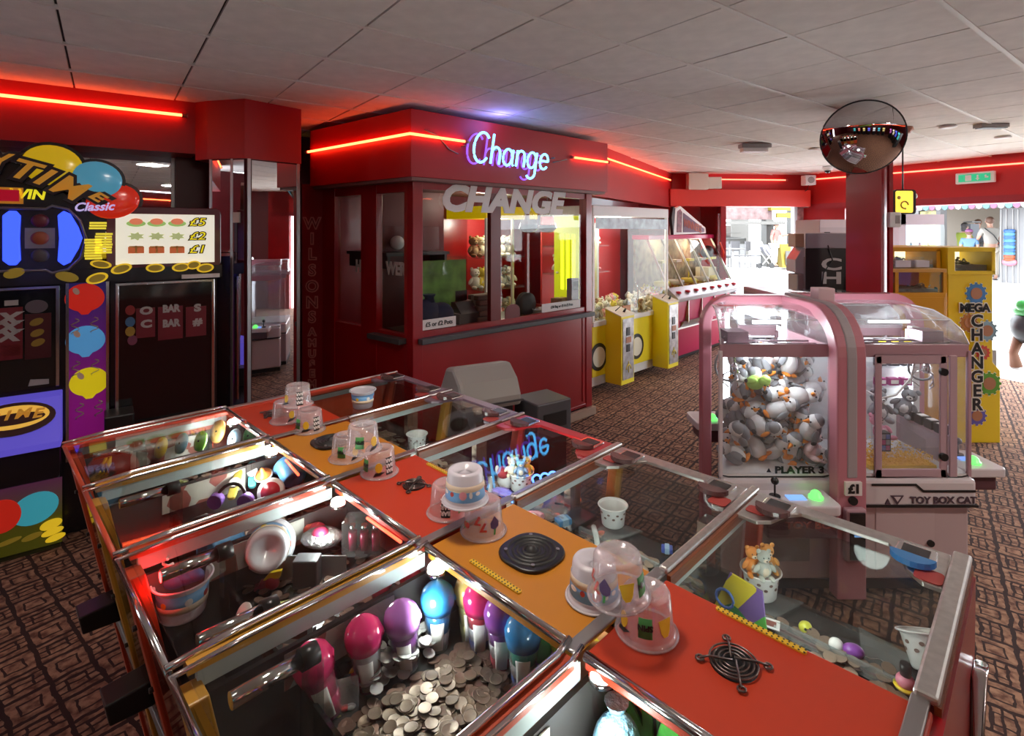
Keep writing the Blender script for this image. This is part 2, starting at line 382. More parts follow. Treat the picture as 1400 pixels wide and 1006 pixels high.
neon('neon_tube', [npos(FAR0+FD*.35, fn, 2.90, .04), npos(K-FD*.35, fn, 2.90, .04)], 'red neon tube over the street doorway, left of the black speaker bracket', NEONP)
neon('neon_tube', [npos(K+KR*.2, rn, 2.90, .04), npos(K+KR*3.6, rn, 2.86, .04)], 'red neon tube along the right bulkhead above the green exit sign', NEONP)
# wall and ceiling fittings
t = thing('junction_box', 'cream metal box fixed high beside the street doorway', 'box', (3.02, 9.25, 2.70))
MB().box(0, .34, 0, .16, 0, .28).build('case', mat('cream metal', (.75, .68, .58), .5), t, bevel=.01); MB().box(.34, .58, .03, .16, .02, .22).build('side_case', mat('cream metal'), t, bevel=.01)
t = thing('loudspeaker', 'small white box speaker fixed at the far corner of the ceiling', 'speaker', (5.12, 9.35, 2.78))
MB().box(-.09, .09, -.08, .08, 0, .17).build('case', WHITE, t, bevel=.01); MB().cyl((0, -.082, .085), (0, -.095, .085), .055, n=16).build('grille', GREY, t); MB().tube([(0, 0, 0), (-.02, 0, -.08), (-.05, .02, -.1)], .006).build('cable', BLACK, t)
q = W(1134, 238, 2.97)
t = thing('dome_camera', 'white dome security camera on the ceiling left of the column', 'security camera', (4.9, 8.4, 2.93))
MB().lathe([(.07, .06), (.075, .03), (.06, .0)], n=18).build('base', WHITE, t); MB().ball((0, 0, -.005), (.045, .045, .04)).build('lens_dome', BLK2, t)
def ceil_fit(px, py, kind, label):
    p = W(px, py, 2.97); t = thing(kind[0], label, kind[1], (p.x, p.y, 2.97)); return t
t = ceil_fit(1032, 199, ('emergency_light', 'ceiling light'), 'rectangular emergency light hanging under the ceiling above the candy crane')
MB().box(-.17, .17, -.06, .06, -.03, .02).build('body', GREY, t, bevel=.01); MB().box(-.15, .13, -.05, .05, -.075, -.03).build('diffuser', glass('frosted diffuser', milk=.6), t)
t = ceil_fit(1238, 178, ('smoke_detector', 'smoke detector'), 'reddish brown smoke detector on the ceiling right of the column')
MB().lathe([(.06, .03), (.065, .0), (.04, -.03)], n=18).build('body', mat('brown plastic', (.4, .16, .10), .5), t); MB().box(-.14, -.06, -.03, .03, -.0, .03).build('bracket', mat('brown plastic'), t)
for px, py, lab in ((1296, 176, 'round white downlight on the ceiling, nearest the column on its right'), (1114, 206, 'round downlight on the ceiling left of the column'), (1371, 190, 'round downlight near the right edge, over the shop entrance')):
    t = ceil_fit(px, py, ('downlight', 'ceiling light'), lab)
    MB().lathe([(.065, .03), (.075, .015), (.055, .005)], n=20).build('rim', WHITE, t); MB().cyl((0, 0, .008), (0, 0, .012), .05, n=16).build('lens', WHITE, t)
t = ceil_fit(1355, 174, ('ceiling_vent', 'vent'), 'small dark flat ceiling vent right of the round downlight')
MB().box(-.13, .13, -.05, .05, -.005, .03).build('frame', GREY, t)
for k in range(4): MB().box(-.12, .12, -.042+k*.022, -.03+k*.022, -.012, -.004).build('slat', DGREY, t)
# exit sign
ep = RP.p(1334, 243, -.06); e = K+KR*ep[0]-rn*.07
t = thing('exit_sign', 'green emergency exit sign on the right-hand red bulkhead', 'sign', (e.x, e.y, ep[1]), WR)
MB().box(-.22, .22, -.03, .03, -.075, .075).build('case', WHITE, t, bevel=.01)
MB().box(-.18, .18, -.036, -.03, -.05, .05).build('panel', mat('green sign face', (.02, .35, .16), .4, 0, (.02, .5, .25), .5), t)
MB().box(-.10, -.03, -.039, -.036, -.04, .04).box(.12, .16, -.039, -.036, -.01, .01).prism([(.03, .035), (.05, .035), (.05, -.01), (.065, -.01), (.04, -.04), (.015, -.01), (.03, -.01)], -.039, -.036, 'y').ball((.13, -.038, .02), (.012, .003, .012)).build('pictogram', PRINTW, t)
# column fittings
t = thing('thermostat', 'white boxed card reader on the right side of the red column', 'control box', (3.05, 4.33, 2.085))
MB().box(-.045, .045, -.03, .02, -.06, .06).build('case', WHITE, t, bevel=.008); MB().box(-.005, .03, -.034, -.03, -.03, .035).build('display', GREY, t)
# convex mirror
t = thing('convex_mirror', 'large round convex security mirror fixed at the top of the red column', 'mirror', (2.655, 4.10, 2.702)); t.rotation_euler = (R(20), 0, R(-24))
RR = .277; rad = .42
prof = []
for i in range(13):
    a = math.asin(RR/rad)*(1-i/12); prof.append((rad*sin(a), -(rad*cos(a)-rad*cos(math.asin(RR/rad)))))
MB().lathe([(max(r, 1e-6), h) for r, h in prof], n=64, ax='y', cap=False).build('reflector', mat('convex mirror', (.62, .60, .60), .01, 1), t)
MB().tube([(RR*cos(2*PI*i/48), 0.004, RR*sin(2*PI*i/48)) for i in range(48)], .008, 8, True).build('rim', BLACK, t)
MB().cyl((0, .005, 0), (0, .02, 0), RR, n=40).build('back_shell', BLACK, t); MB().cyl((0, .02, 0), (.02, .24, .0), .018, n=10).build('bracket', BLACK, t)
# sky portals over the two openings; added ceiling fill lamps, out of view
for nm, a, b in (('doorway_portal', FAR0+FD*FP.a(992), FAR0+FD*FP.a(1085)), ('shopfront_portal', K+KR*.8, K+KR*6.9)):
    m = (a+b)/2; d = (b-a).normalized(); n = Vector((d.y, -d.x))
    o = area(nm, (m.x, m.y, 1.2), (0, 0, 0), (b-a).length, 2.36, 1); o.data.cycles.is_portal = True
    o.rotation_euler = Vector((n.x, n.y, 0)).to_track_quat('-Z', 'Y').to_euler()
FILL_LAMPS = [(2.6, -1.6), (-2.6, -.6), (4.2, 1.2), (-.3, 1.3)]
for i, (x, y) in enumerate(FILL_LAMPS):
    o = area('fill_lamp', (x, y, 2.94), (0, 0, 0), .28, .28, (20, 3, 45, 14)[i], (1, .88, .78))
    t = thing('fill_light_panel', 'added square fill light panel %s' % ('behind the viewer on the right', 'above the far left of the viewer', 'near the right side wall', 'just in front of the viewer')[i], 'ceiling light', (x, y, 2.95))
    MB().box(-.18, .18, -.18, .18, .0, .05).build('frame', WHITE, t); MB().box(-.14, .14, -.14, .14, -.004, .002).build('diffuser', glow('fill panel diffuser', (1, .9, .8), 3), t)
# street: sloping paving, opposite shops
PAV = mat('pale paving', (.62, .61, .60), .8, noise=.08, nscale=3)
pm = MB(); N = 40; RNv = Vector((.8975, .441)); FNv = fn
def gz(p): d = max((p-K).dot(RNv), (p-K).dot(FNv)); return -.02+.075*max(0, d-1)
xs = [-8+i*1.1 for i in range(46)]; ys = [-4+i*1.1 for i in range(40)]
vs = [(x, y, gz(Vector((x, y)))) for y in ys for x in xs]; fs = []
for j in range(len(ys)-1):
    for i in range(len(xs)-1):
        c = Vector((xs[i]+.55, ys[j]+.55))
        if max((c-K).dot(RNv), (c-K).dot(FNv)) > -.9: a = j*len(xs)+i; fs.append((a, a+1, a+len(xs)+1, a+len(xs)))
pm.add(vs, fs); pm.build('ground', PAV, kind='structure', label='bright sunlit street paving')
# ================================================================ COIN PUSHER ISLAND
# local frame: x runs along the spine towards the camera's right, y runs across (0 = left edge, 1.24 = right edge)
IA = math.atan2(-.7034, .7108); ZT = 1.30; PITCH = .43; WID = 1.24
isl = thing('coin_pusher', 'long island of glass-topped coin pushers with orange and amber spine in the foreground', 'coin pusher', (-1.453, 1.768, 0), IA)
IM = Matrix.Translation((-1.453, 1.768, 0)) @ Matrix.Rotation(IA, 4, 'Z')
def IW(s, t, z): return IM @ Vector((s, t, z))
def IL(px, py, z):
    q = IM.inverted() @ W(px, py, z); return q.x, q.y
ORG = mat('orange-red laminate', (.50, .040, .010), .42, noise=.05, nscale=2); AMB = mat('amber laminate', (.53, .20, .013), .42, noise=.05, nscale=2)
ORGL = mat('orange cabinet side', (.50, .06, .02), .4); AMBL = mat('amber cabinet side', (.50, .24, .03), .4)
PC = [ORG, AMB, ORG, AMB, ORG]; PL2 = [ORGL, AMBL, ORGL, AMBL, ORGL]
WELL = mat('inner well grey', (.07, .065, .065), .25); DECK = mat('play deck', (.09, .085, .085), .25, .6)
BAND = mat('pale inner band', (.40, .46, .46), .4); GT = glass('pusher top glass', (.93, .95, .94), 1.5, .015)
GF = glass('pusher front glass', (.80, .82, .80), 1.45, .03)
def art(name, cols, scale, rough=.3):
    m = bpy.data.materials.new(name); m.use_nodes = True; n = m.node_tree; b = n.nodes['Principled BSDF']; b.inputs['Roughness'].default_value = rough
    tc = n.nodes.new('ShaderNodeTexCoord'); v = n.nodes.new('ShaderNodeTexVoronoi'); v.inputs['Scale'].default_value = scale
    n.links.new(tc.outputs['Object'], v.inputs['Vector']); s = n.nodes.new('ShaderNodeSeparateColor'); n.links.new(v.outputs['Color'], s.inputs[0])
    r = n.nodes.new('ShaderNodeValToRGB'); r.color_ramp.interpolation = 'CONSTANT'; n.links.new(s.outputs[0], r.inputs[0])
    e = r.color_ramp.elements
    while len(e) < len(cols): e.new(.5)
    for i, c in enumerate(cols): e[i].position = i/len(cols); e[i].color = c4(c)
    n.links.new(r.outputs[0], b.inputs['Base Color']); return m
ARTJ = art('jungle artwork', [(.10, .45, .08), (.75, .62, .05), (.62, .28, .12), (.20, .12, .35), (.05, .30, .10), (.6, .15, .05)], 14)
ARTD = art('dim artwork', [(.12, .02, .03), (.05, .05, .06), (.10, .06, .12), (.20, .03, .03), (.03, .08, .06)], 9)
ARTR = art('prize picture card', [(.50, .48, .42), (.46, .44, .40), (.30, .10, .08), (.42, .40, .36)], 22, .4)
def fq(z): return .2*(ZT-z)            # how far the outer face leans in
# spine panels
for k in range(5):
    MB().box(PITCH*k+.012, PITCH*(k+1)-.012+(.02 if k == 4 else 0), .485, .755, ZT-.025, ZT).build('top_panel', PC[k], isl, bevel=.003, label=('orange-red' if k % 2 == 0 else 'amber')+' flat spine panel')
    a, b = PITCH*k, PITCH*(k+1)
    for side in (0, 1):
        Y = (lambda q: q) if side == 0 else (lambda q: WID-q)
        # lower cabinet face, leaning in towards the floor
        lo = MB()
        for z0, z1, m in ((.03, .74, 0),):
            lo.add([(a+.03, Y(fq(z1)), z1), (b-.03, Y(fq(z1)), z1), (b-.03, Y(fq(z0)), z0), (a+.03, Y(fq(z0)), z0),
                    (a+.03, Y(fq(z1)+.02), z1), (b-.03, Y(fq(z1)+.02), z1), (b-.03, Y(fq(z0)+.02), z0), (a+.03, Y(fq(z0)+.02), z0)],
                   [(0, 1, 2, 3), (4, 7, 6, 5), (0, 4, 5, 1), (3, 2, 6, 7), (0, 3, 7, 4), (1, 5, 6, 2)])
        lo.build('cabinet_door', BLK2 if side == 0 else PL2[k], isl)
        gl = MB(); z0, z1 = .76, ZT-.035
        gl.add([(a+.03, Y(fq(z1)), z1), (b-.02, Y(fq(z1)), z1), (b-.02, Y(fq(z0)), z0), (a+.03, Y(fq(z0)), z0),
                (a+.03, Y(fq(z1)+.006), z1), (b-.02, Y(fq(z1)+.006), z1), (b-.02, Y(fq(z0)+.006), z0), (a+.03, Y(fq(z0)+.006), z0)],
               [(0, 1, 2, 3), (4, 7, 6, 5), (0, 4, 5, 1), (3, 2, 6, 7), (0, 3, 7, 4), (1, 5, 6, 2)])
        gl.build('front_glass', GF, isl)
        bar = MB(); bar.box(a+.02, b-.01, Y(fq(.75)-.004), Y(fq(.75)+.03), .735, .765); bar.build('front_rail', STEEL, isl, bevel=.003)
        # top glass
        if side == 0: MB().box(a+.014, b-.004, .012, .474, ZT-.004, ZT+.002).build('top_glass', GT, isl)
        else: MB().box(a+.014, b-.004, .762, 1.2, ZT-.004, ZT+.002).build('top_glass', GT, isl)
        # well: deck, spine wall, chute floor
        y0, y1 = Y(.20 if side == 0 else .10), Y(.58)
        MB().box(a+.012, b-.006, y0, y1, 1.10, 1.12).build('play_deck', DECK, isl)
        MB().box(a+.012, b-.006, Y(.58), Y(.60), .95, ZT-.026).build('back_panel', ARTJ if (side == 0 and k >= 3) else ARTD, isl)
        MB().box(a+.012, b-.006, Y(.11), Y(.58), .93, .95).build('chute_floor', WELL if side == 0 else BLACK, isl)
        MB().box(a+.014, b-.008, Y(.196 if side == 0 else .10), Y(.204 if side == 0 else .106), .95, 1.165 if side == 0 else 1.13).build('guard', BLK2 if side == 0 else GF, isl)
    # central mechanism under the spine (keeps light out)
    MB().box(a+.01, b-.01, .60, .64, .6, ZT-.026).build('spine_core', BLACK, isl)
# partitions, posts, rails
for k in range(6):
    s = PITCH*k; c = PC[min(k, 4)]; cl = PL2[min(k, 4)]
    for side in (0, 1):
        Y = (lambda q: q) if side == 0 else (lambda q: WID-q)
        if k < 5 or side == 1 or True:
            MB().prism([(Y(fq(.75)+.01), .75), (Y(.03), ZT-.06), (Y(.60), ZT-.06), (Y(.60), .75)], s-.004, s+.006, 'x').build('partition', GT if side else WELL, isl)
            MB().box(s-.005, s+.008, Y(.03), Y(.48), ZT-.042, ZT-.012).build('partition_band', BAND, isl, label='pale strip under the rail')
        # corner post: coloured strip leaning with the face
        w = .05 if side == 0 else .03; x0, x1 = (s-.004, s+w) if k < 5 else (s-w, s+.004)
        for z0, z1, m in ((.52, ZT-.03, cl), (.03, .52, PL2[(min(k, 4)+1) % 2] if side == 0 and k % 2 else cl)):
            p = MB(); p.add([(x0, Y(fq(z1)-.006), z1), (x1, Y(fq(z1)-.006), z1), (x1, Y(fq(z0)-.006), z0), (x0, Y(fq(z0)-.006), z0),
                   (x0, Y(fq(z1)+.03), z1), (x1, Y(fq(z1)+.03), z1), (x1, Y(fq(z0)+.03), z0), (x0, Y(fq(z0)+.03), z0)],
                  [(0, 1, 2, 3), (4, 7, 6, 5), (0, 4, 5, 1), (3, 2, 6, 7), (0, 3, 7, 4), (1, 5, 6, 2)]).build('corner_post', m, isl, bevel=.003)
        if side == 0 and k < 5:      # hinge bolts on the post
            b_ = MB()
            for z in (1.15, 1.0, .85, .7): b_.cyl((s+.03, fq(z)-.004, z), (s+.03, fq(z)-.014, z), .006, n=8)
            b_.build('post_bolts', BLACK, isl, kind='stuff')
    # rails
    lt = MB(); lt.tube([(s-.008, -.012, ZT+.004), (s-.008, .10, ZT+.012), (s-.008, .44, ZT+.012), (s-.02, .485, ZT+.008)], .0065)
    lt.tube([(s+.012, -.012, ZT), (s+.012, .10, ZT+.006), (s+.012, .45, ZT+.006), (s+.004, .49, ZT+.006)], .0045)
    lt.build('left_rail', CHROME, isl, label='bright chrome double rail')
    MB().box(s-.013, s+.011, .015, .46, ZT-.012, ZT+.005).build('rail_base', cl, isl)
    MB().prism(rrect(s-.02, s+.004, .47, .775, .01), ZT, ZT+.006, 'z').build('spine_joint', STEEL, isl, label='dull steel joint strip across the spine', bevel=.002)
    fat = k >= 3
    MB().box(s-(.018 if k == 5 else .011 if fat else .009), s+(.014 if k == 5 else .009 if fat else .007), .765, 1.262, ZT, ZT+(.014 if fat else .011)).build('right_rail', ALU if fat else CHROME, isl, bevel=.005, label='flat aluminium rail' if fat else 'slim chrome rail')
    MB().box(s+.008, s+.017, .765, 1.24, ZT-.02, ZT+.003).build('right_rail_base', mat('dark brown edge', (.20, .05, .015), .4), isl)
    for y in (.50, .745): pass
# long edges
for k in range(5):
    a, b = PITCH*k, PITCH*(k+1)
    MB().tube([(a+.02, .478, ZT+.006), (b-.02, .478, ZT+.006)], .008).build('spine_trim', CHROME, isl, label='chrome tube beside the spine')
    MB().tube([(a, -.008, ZT-.002), (b, -.008, ZT-.002)], .006).build('outer_trim', CHROME if k in (2, 3) else ORGL, isl)
    # right-hand outer plate with cut-outs for the coin entries
    pm_ = (mat('purple grey plate', (.18, .12, .16), .35), mat('purple grey plate'), mat('red plate', (.45, .03, .04), .35), ALU, ALU)[k]
    pl = MB(); oc = 1.165
    pl.prism(rrect(a+.012, b-.02, 1.215, 1.255, .006, 3), ZT-.006, ZT+.004, 'z')
    pl.prism([(a+.012, 1.10), (a+.06, 1.10), (a+.085, 1.125), (a+.10, 1.18), (a+.13, 1.22), (a+.012, 1.22)], ZT-.006, ZT+.004, 'z')
    pl.prism([(b-.02, 1.10), (b-.05, 1.10), (b-.08, 1.13), (b-.10, 1.18), (b-.13, 1.22), (b-.02, 1.22)], ZT-.006, ZT+.004, 'z')
    pl.build('outer_plate', pm_, isl, bevel=.002)
    for e, (x, d) in enumerate(((a+.075, 1), (b-.075, -1))):
        blue = (k == 4 and e == 1)
        f = MB().prism(rrect(x-.035, x+.035, 1.165, 1.235, .01), ZT+.004, ZT+.010, 'z').build('coin_entry', CHROME, isl, bevel=.002)
        MB().box(x-.024, x+.024, 1.185, 1.222, ZT+.010, ZT+.012).build('coin_slot', BLACK, f)
        h = MB(); 
        for i in range(7): a0 = PI*i/6; 
        h.prism([(x+.04*cos(PI*i/10), 1.165-.036*sin(PI*i/10)) for i in range(11)], ZT+.010, ZT+.022, 'z')
        h.build('coin_guide', glass('blue plastic', (.15, .45, .85), milk=.5, milkcol=(.10, .40, .80)) if blue else glass('smoky plastic', (.45, .30, .30), milk=.3, milkcol=(.35, .22, .22)), f, label='blue plastic coin guide' if blue else None)
    MB().prism(rrect(a+.02, a+.065, 1.13, 1.165, .008), ZT+.004, ZT+.006, 'z').build('decal', mat('red decal', (.40, .06, .05), .5), isl)
    MB().prism(rrect(b-.067, b-.02, 1.105, 1.155, .01), ZT+.004, ZT+.006, 'z').build('decal', mat('red decal'), isl)
    # left cells: chrome coin rollers by the outer edge and their black knobs
    for x in (a+.085, b-.085):
        rl = MB().cyl((x, .055, ZT-.03), (x, .165, ZT-.03), .013, n=14).build('coin_roller', CHROME, isl)
        MB().cyl((x, .165, ZT-.03), (x, .195, ZT-.03), .018, n=12).build('roller_knob', BLACK, rl)
        MB().box(x-.016, x+.016, .175, .20, 1.12, ZT-.04).build('coin_chute', GF, rl)
    # black payout ledges low on the left side
    MB().prism([(.005, .835), (.12, .845), (.12, .775), (.015, .78)], a+.13, a+.21, 'x').build('payout_ledge', BLACK, isl, label='black payout ledge sticking out of the side', bevel=.004)
    # prize picture cards on the partitions
    c_ = MB().box(a+.0085, a+.0105, .17, .40, 1.17, 1.235).build('prize_card', ARTR, isl, label='pale prize picture card')
# end panel nearest the viewer
e = 5*PITCH
MB().prism([(.26, .03), (.02, ZT-.01), (1.22, ZT-.01), (1.02, .03)], e+.002, e+.022, 'x').build('end_panel', RED, isl, label='gloss red end panel')
ew = MB().prism([(1.12, 1.15), (1.17, 1.15), (1.08, .66), (1.0, .66)], e+.022, e+.030, 'x').build('end_window', GLASSD, isl)
MB().tube([(e+.034, 1.12, 1.15), (e+.034, 1.17, 1.15), (e+.034, 1.08, .66), (e+.034, 1.0, .66)], .011, 8, True).build('window_trim', CHROME, ew)
MB().cyl((e+.03, 1.085, .93), (e+.05, 1.085, .93), .02, n=14).build('latch', CHROME, isl)
e0 = MB().prism([(.26, .03), (.005, ZT-.01), (WID, ZT-.01), (1.0, .03)], -.022, -.002, 'x').build('end_panel', ORGL, isl)
MB().box(-.012, .03, -.01, 1.25, ZT-.012, ZT+.004).build('far_edge', ORG, isl, label='orange edge strip at the far end', bevel=.003)
MB().box(.05, e-.05, .25, .95, 0, .93).build('core', BLACK, isl)
# speakers, fan guards and drilled yellow strips on the spine
def speaker_grille(s, t, r, lab):
    g = MB().prism([( s+(r*abs(cos(a))**.75*(1 if cos(a) > 0 else -1)), t+r*abs(sin(a))**.75*(1 if sin(a) > 0 else -1)) for a in [2*PI*i/40 for i in range(40)]], ZT, ZT+.008, 'z').build('speaker_grille', BLACK, isl, bevel=.003, label=lab)
    rg = MB()
    for q in (.28, .45, .62, .8): rg.lathe([(r*q-.003, .008), (r*q, .012), (r*q+.003, .008)], (s, t, ZT), 36, cap=False)
    rg.lathe([(r*.2, .008), (r*.12, .016), (1e-5, .018)], (s, t, ZT), 20, cap=False).build('rings', mat('black mesh', (.02, .02, .02), .5), g)
    sc_ = MB()
    for a in (45, 135, 225, 315): sc_.cyl((s+r*.85*cos(R(a)), t+r*.85*sin(R(a)), ZT+.008), (s+r*.85*cos(R(a)), t+r*.85*sin(R(a)), ZT+.012), .004, n=8)
    sc_.build('screws', STEEL, g, kind='stuff')
s, t = IL(727, 757, ZT); speaker_grille(s, t, .066, 'large black speaker grille')
s, t = IL(452, 605, ZT); speaker_grille(s, t, .060, 'black speaker grille')
def fan_guard(s, t, r, rot, lab):
    h = MB().cyl((s, t, ZT-.02), (s, t, ZT+.001), r, n=28).build('fan_opening', BLACK, isl)
    w = MB()
    for q in (1, .82, .62, .42): w.tube([(s+r*q*cos(2*PI*i/32), t+r*q*sin(2*PI*i/32), ZT+.006) for i in range(32)], .0016, 6, True)
    for k in range(4):
        a = rot+k*PI/2; ex, ey = s+r*1.42*cos(a), t+r*1.42*sin(a)
        w.tube([(s+r*.1*cos(a+1), t+r*.1*sin(a+1), ZT+.009), (s+r*cos(a), t+r*sin(a), ZT+.009), (ex, ey, ZT+.005)], .0018, 6)
        w.tube([(ex+.006*cos(b*PI/4), ey+.006*sin(b*PI/4), ZT+.004) for b in range(8)], .002, 6, True)
    w.build('fan_guard', mat('dark wire', (.16, .13, .12), .3, .9), h, label=lab)
s, t = IL(1003, 908, ZT); fan_guard(s, t, .037, R(35), 'round wire fan guard')
s, t = IL(566, 664, ZT); fan_guard(s, t, .030, R(35), 'small round wire fan guard')
s, t = IL(374, 566, ZT); fan_guard(s, t, .035, R(35), 'round wire fan guard at the far end')
DRILL = mat('yellow drilled strip', (.75, .48, .03), .5)
for (x0, y0), (x1, y1) in (((641, 768), (714, 810)), ((978, 833), (1104, 892)), ((584, 634), (616, 650))):
    a = IL(x0, y0, ZT); b = IL(x1, y1, ZT); tt = (a[1]+b[1])/2
    st = MB().prism(rrect(a[0], b[0], tt-.006, tt+.006, .005), ZT, ZT+.003, 'z').build('vent_strip', DRILL, isl, label='narrow yellow strip of drilled holes')
    hh = MB(); n = int(abs(b[0]-a[0])/.0085)
    for i in range(n):
        for d in (-.0035, .0035): hh.cyl((a[0]+.006+i*.0085, tt+d, ZT+.002), (a[0]+.006+i*.0085, tt+d, ZT+.0035), .0018, n=6)
    hh.build('drilled_holes', BLACK, st, kind='stuff')
# bright lamps under the glass at the far spine corner of each left-hand cell
LAMPM = glow('white cell lamp', (.95, 1, .97), 40)
for k, (px, py) in enumerate(((318, 577), (371, 618), (462, 686), (596, 776), (822, 920))):
    s, t = IL(px, py, 1.275)
    l = MB().cyl((s, t, 1.262), (s, t, 1.272), .021, n=16).build('lamp_housing', CHROME, isl)
    MB().ball((s, t, 1.275), (.018, .018, .012), 14, 8).build('lamp_bulb', LAMPM, l, label='lit white lamp')
    point('cell_light', (s+.05, t-.07, 1.235), .95, (.93, 1, .96), .02, isl)
for k, x in ((1, 1), (2, 1), (3, .8), (4, .8)): point('cell_light', (PITCH*(k+.5), .92, 1.24), .8*x, (.9, 1, .95), .04, isl)  # added fill for the right-hand cells, which have no visible lamps
# glowing red lines imitate neon reflections in the second and third cells' glass
for (x0, y0), (x1, y1) in (((391, 630), (408, 650)), ((502, 709), (548, 742))):
    a = IL(x0, y0, 1.27); b = IL(x1, y1, 1.27)
    MB().tube([(a[0], a[1], 1.272), (b[0], b[1], 1.272)], .0035).build('neon_reflection', glow('red neon reflection', (1, .07, .03), 5), isl, label='thin glowing red line imitating a neon reflection')
point('cell_light', (2*PITCH+.05, .05, 1.24), .35, (1, .02, .02), .02, isl)
point('cell_light', (2*PITCH+.3, 1.17, 1.22), .5, (1, .03, .05), .02, isl)
# ================================================================ SLOT MACHINE BANK (left)
SP = PL(-2.93, 3.52, math.degrees(UA))
slot = thing('slot_machine', 'tall fruit machine bank with big balloon topper and glowing blue reels at the left edge', 'slot machine', (-2.93, 3.52, 0), UA)
SBLK = mat('slot black', (.010, .008, .012), .25, coat=.3); PURP = mat('blue purple backlit panel', (.05, .03, .30), .3, 0, (.16, .12, .8), .38)
def gradient(name, c0, c1, z0, z1, es):
    m = bpy.data.materials.new(name); m.use_nodes = True; n = m.node_tree; b = n.nodes['Principled BSDF']
    tc = n.nodes.new('ShaderNodeTexCoord'); sp = n.nodes.new('ShaderNodeSeparateXYZ'); n.links.new(tc.outputs['Object'], sp.inputs[0])
    mr = n.nodes.new('ShaderNodeMapRange'); mr.inputs[1].default_value = z0; mr.inputs[2].default_value = z1; n.links.new(sp.outputs[2], mr.inputs[0])
    r = n.nodes.new('ShaderNodeValToRGB'); r.color_ramp.elements[0].color = c4(c0); r.color_ramp.elements[1].color = c4(c1); n.links.new(mr.outputs[0], r.inputs[0])
    n.links.new(r.outputs[0], b.inputs['Base Color']); n.links.new(r.outputs[0], b.inputs['Emission Color']); b.inputs['Emission Strength'].default_value = es; b.inputs['Roughness'].default_value = .2
    return m
GOLD = mat('printed gold', (.75, .52, .03), .4, 0, (.9, .6, .02), .35); GOLDD = mat('dim printed gold', (.35, .24, .03), .4, 0, (.5, .35, .03), .10)
def ellip(mb, x, z, rx, rz, y, d, rot=0, n=28):
    c, s = cos(rot), sin(rot)
    return mb.prism([(x+rx*cos(2*PI*i/n)*c-rz*sin(2*PI*i/n)*s, z+rx*cos(2*PI*i/n)*s+rz*sin(2*PI*i/n)*c) for i in range(n)], y, y+d, 'y')
# cabinets
MB().box(-.64, .0, .03, .30, 0, 1.80).build('cabinet_body', SBLK, slot); MB().box(0, .25, .04, .30, 0, 1.76).build('divider_body', SBLK, slot)
MB().box(.255, .90, .03, .30, 0, 1.80).build('cabinet_body', SBLK, slot)
# title board: black cut-out that follows the balloons
YT = -.06
bd = MB(); bd.prism([(-.64, 1.73), (.14, 1.73), (.20, 1.80), (.24, 2.05), (.10, 2.16), (-.05, 2.30), (-.25, 2.44), (-.64, 2.50)], YT, YT+.05, 'y')
bd.build('title_board', SBLK, slot, label='black title board')
def balloon(px, py, r, col, name, lab, yoff=YT-.02, sy=.85, rot=0, knot=True, es=.25):
    a, z = SP.p(px, py, yoff)
    m = mat('balloon '+name, col, .18, 0, col, es, coat=.6)
    k = MB(); ellip(k, a, z, r*1.14, r*sy*1.16, yoff+.012, .012, rot); bk = k.build('balloon_outline', SBLK, slot)
    b = MB(); b.ball((a, yoff, z), (r, .022, r*sy), 28, 14, Matrix.Rotation(-rot, 3, 'Y')); b.build('balloon', m, bk, label=lab)
balloon(72, 226, .152, (.85, .58, .01), 'yellow', 'large yellow balloon topper', sy=.84, rot=-.15)
balloon(133, 245, .135, (.10, .42, .62), 'sky blue', 'blue balloon topper', rot=-.2, yoff=YT-.03, sy=.86)
balloon(155, 275, .148, (.75, .03, .01), 'red', 'red balloon topper', rot=.25, yoff=YT-.01, sy=.78)
# title letters
OUT = mat('letter outline', (.02, .01, .02), .4); TG = mat('title gold', (.60, .28, .03), .35, 0, (.7, .32, .03), .22)
for ch, px, py, sz, ro, sx in (('Y', -6, 222, .15, -.05, 1.0), ('T', 27, 232, .17, -.28, 1.3), ('I', 55, 241, .16, -.38, 1.5), ('M', 91, 256, .19, -.50, 1.05), ('E', 131, 268, .085, -.6, 1.6)):
    a, z = SP.p(px, py, YT-.05)
    q = letters('title_letter', ch, sz*1.06, (a, YT-.035, z), OUT, slot, roll=ro, shear=.3, bold=.018, depth=.010, sx=sx)
    letters('title_letter', ch, sz, (a, YT-.047, z), TG, slot, roll=ro, shear=.3, bold=.003, depth=.008, sx=sx, label='gold title letter')
a, z = SP.p(37, 266, YT); letters('win_letters', 'WIN', .082, (a, YT-.01, z), mat('yellow print', (.8, .7, .02), .4, 0, (.9, .8, .02), .5), slot, roll=-.04, bold=.003, shear=.15, label='yellow WIN lettering')
a, z = SP.p(5, 266, YT); MB().box(a-.08, a+.09, YT-.012, YT, z-.055, z+.045).build('win_display', mat('orange frame', (.5, .2, .02), .4, 0, (.8, .3, .02), .2), slot)
MB().box(a-.08, a+.072, YT-.016, YT-.01, z-.04, z+.03).build('win_display_glass', mat('dark red display', (.15, 0, .01), .3, 0, (.5, 0, .02), .4), slot)
a, z = SP.p(128, 283, YT-.07); letters('script_badge', 'Classic', .075, (a, YT-.075, z), mat('lilac script', (.7, .6, .9), .3, 0, (.6, .5, 1), .4), slot, roll=.06, shear=.35, bold=.002, label='lilac script lettering')
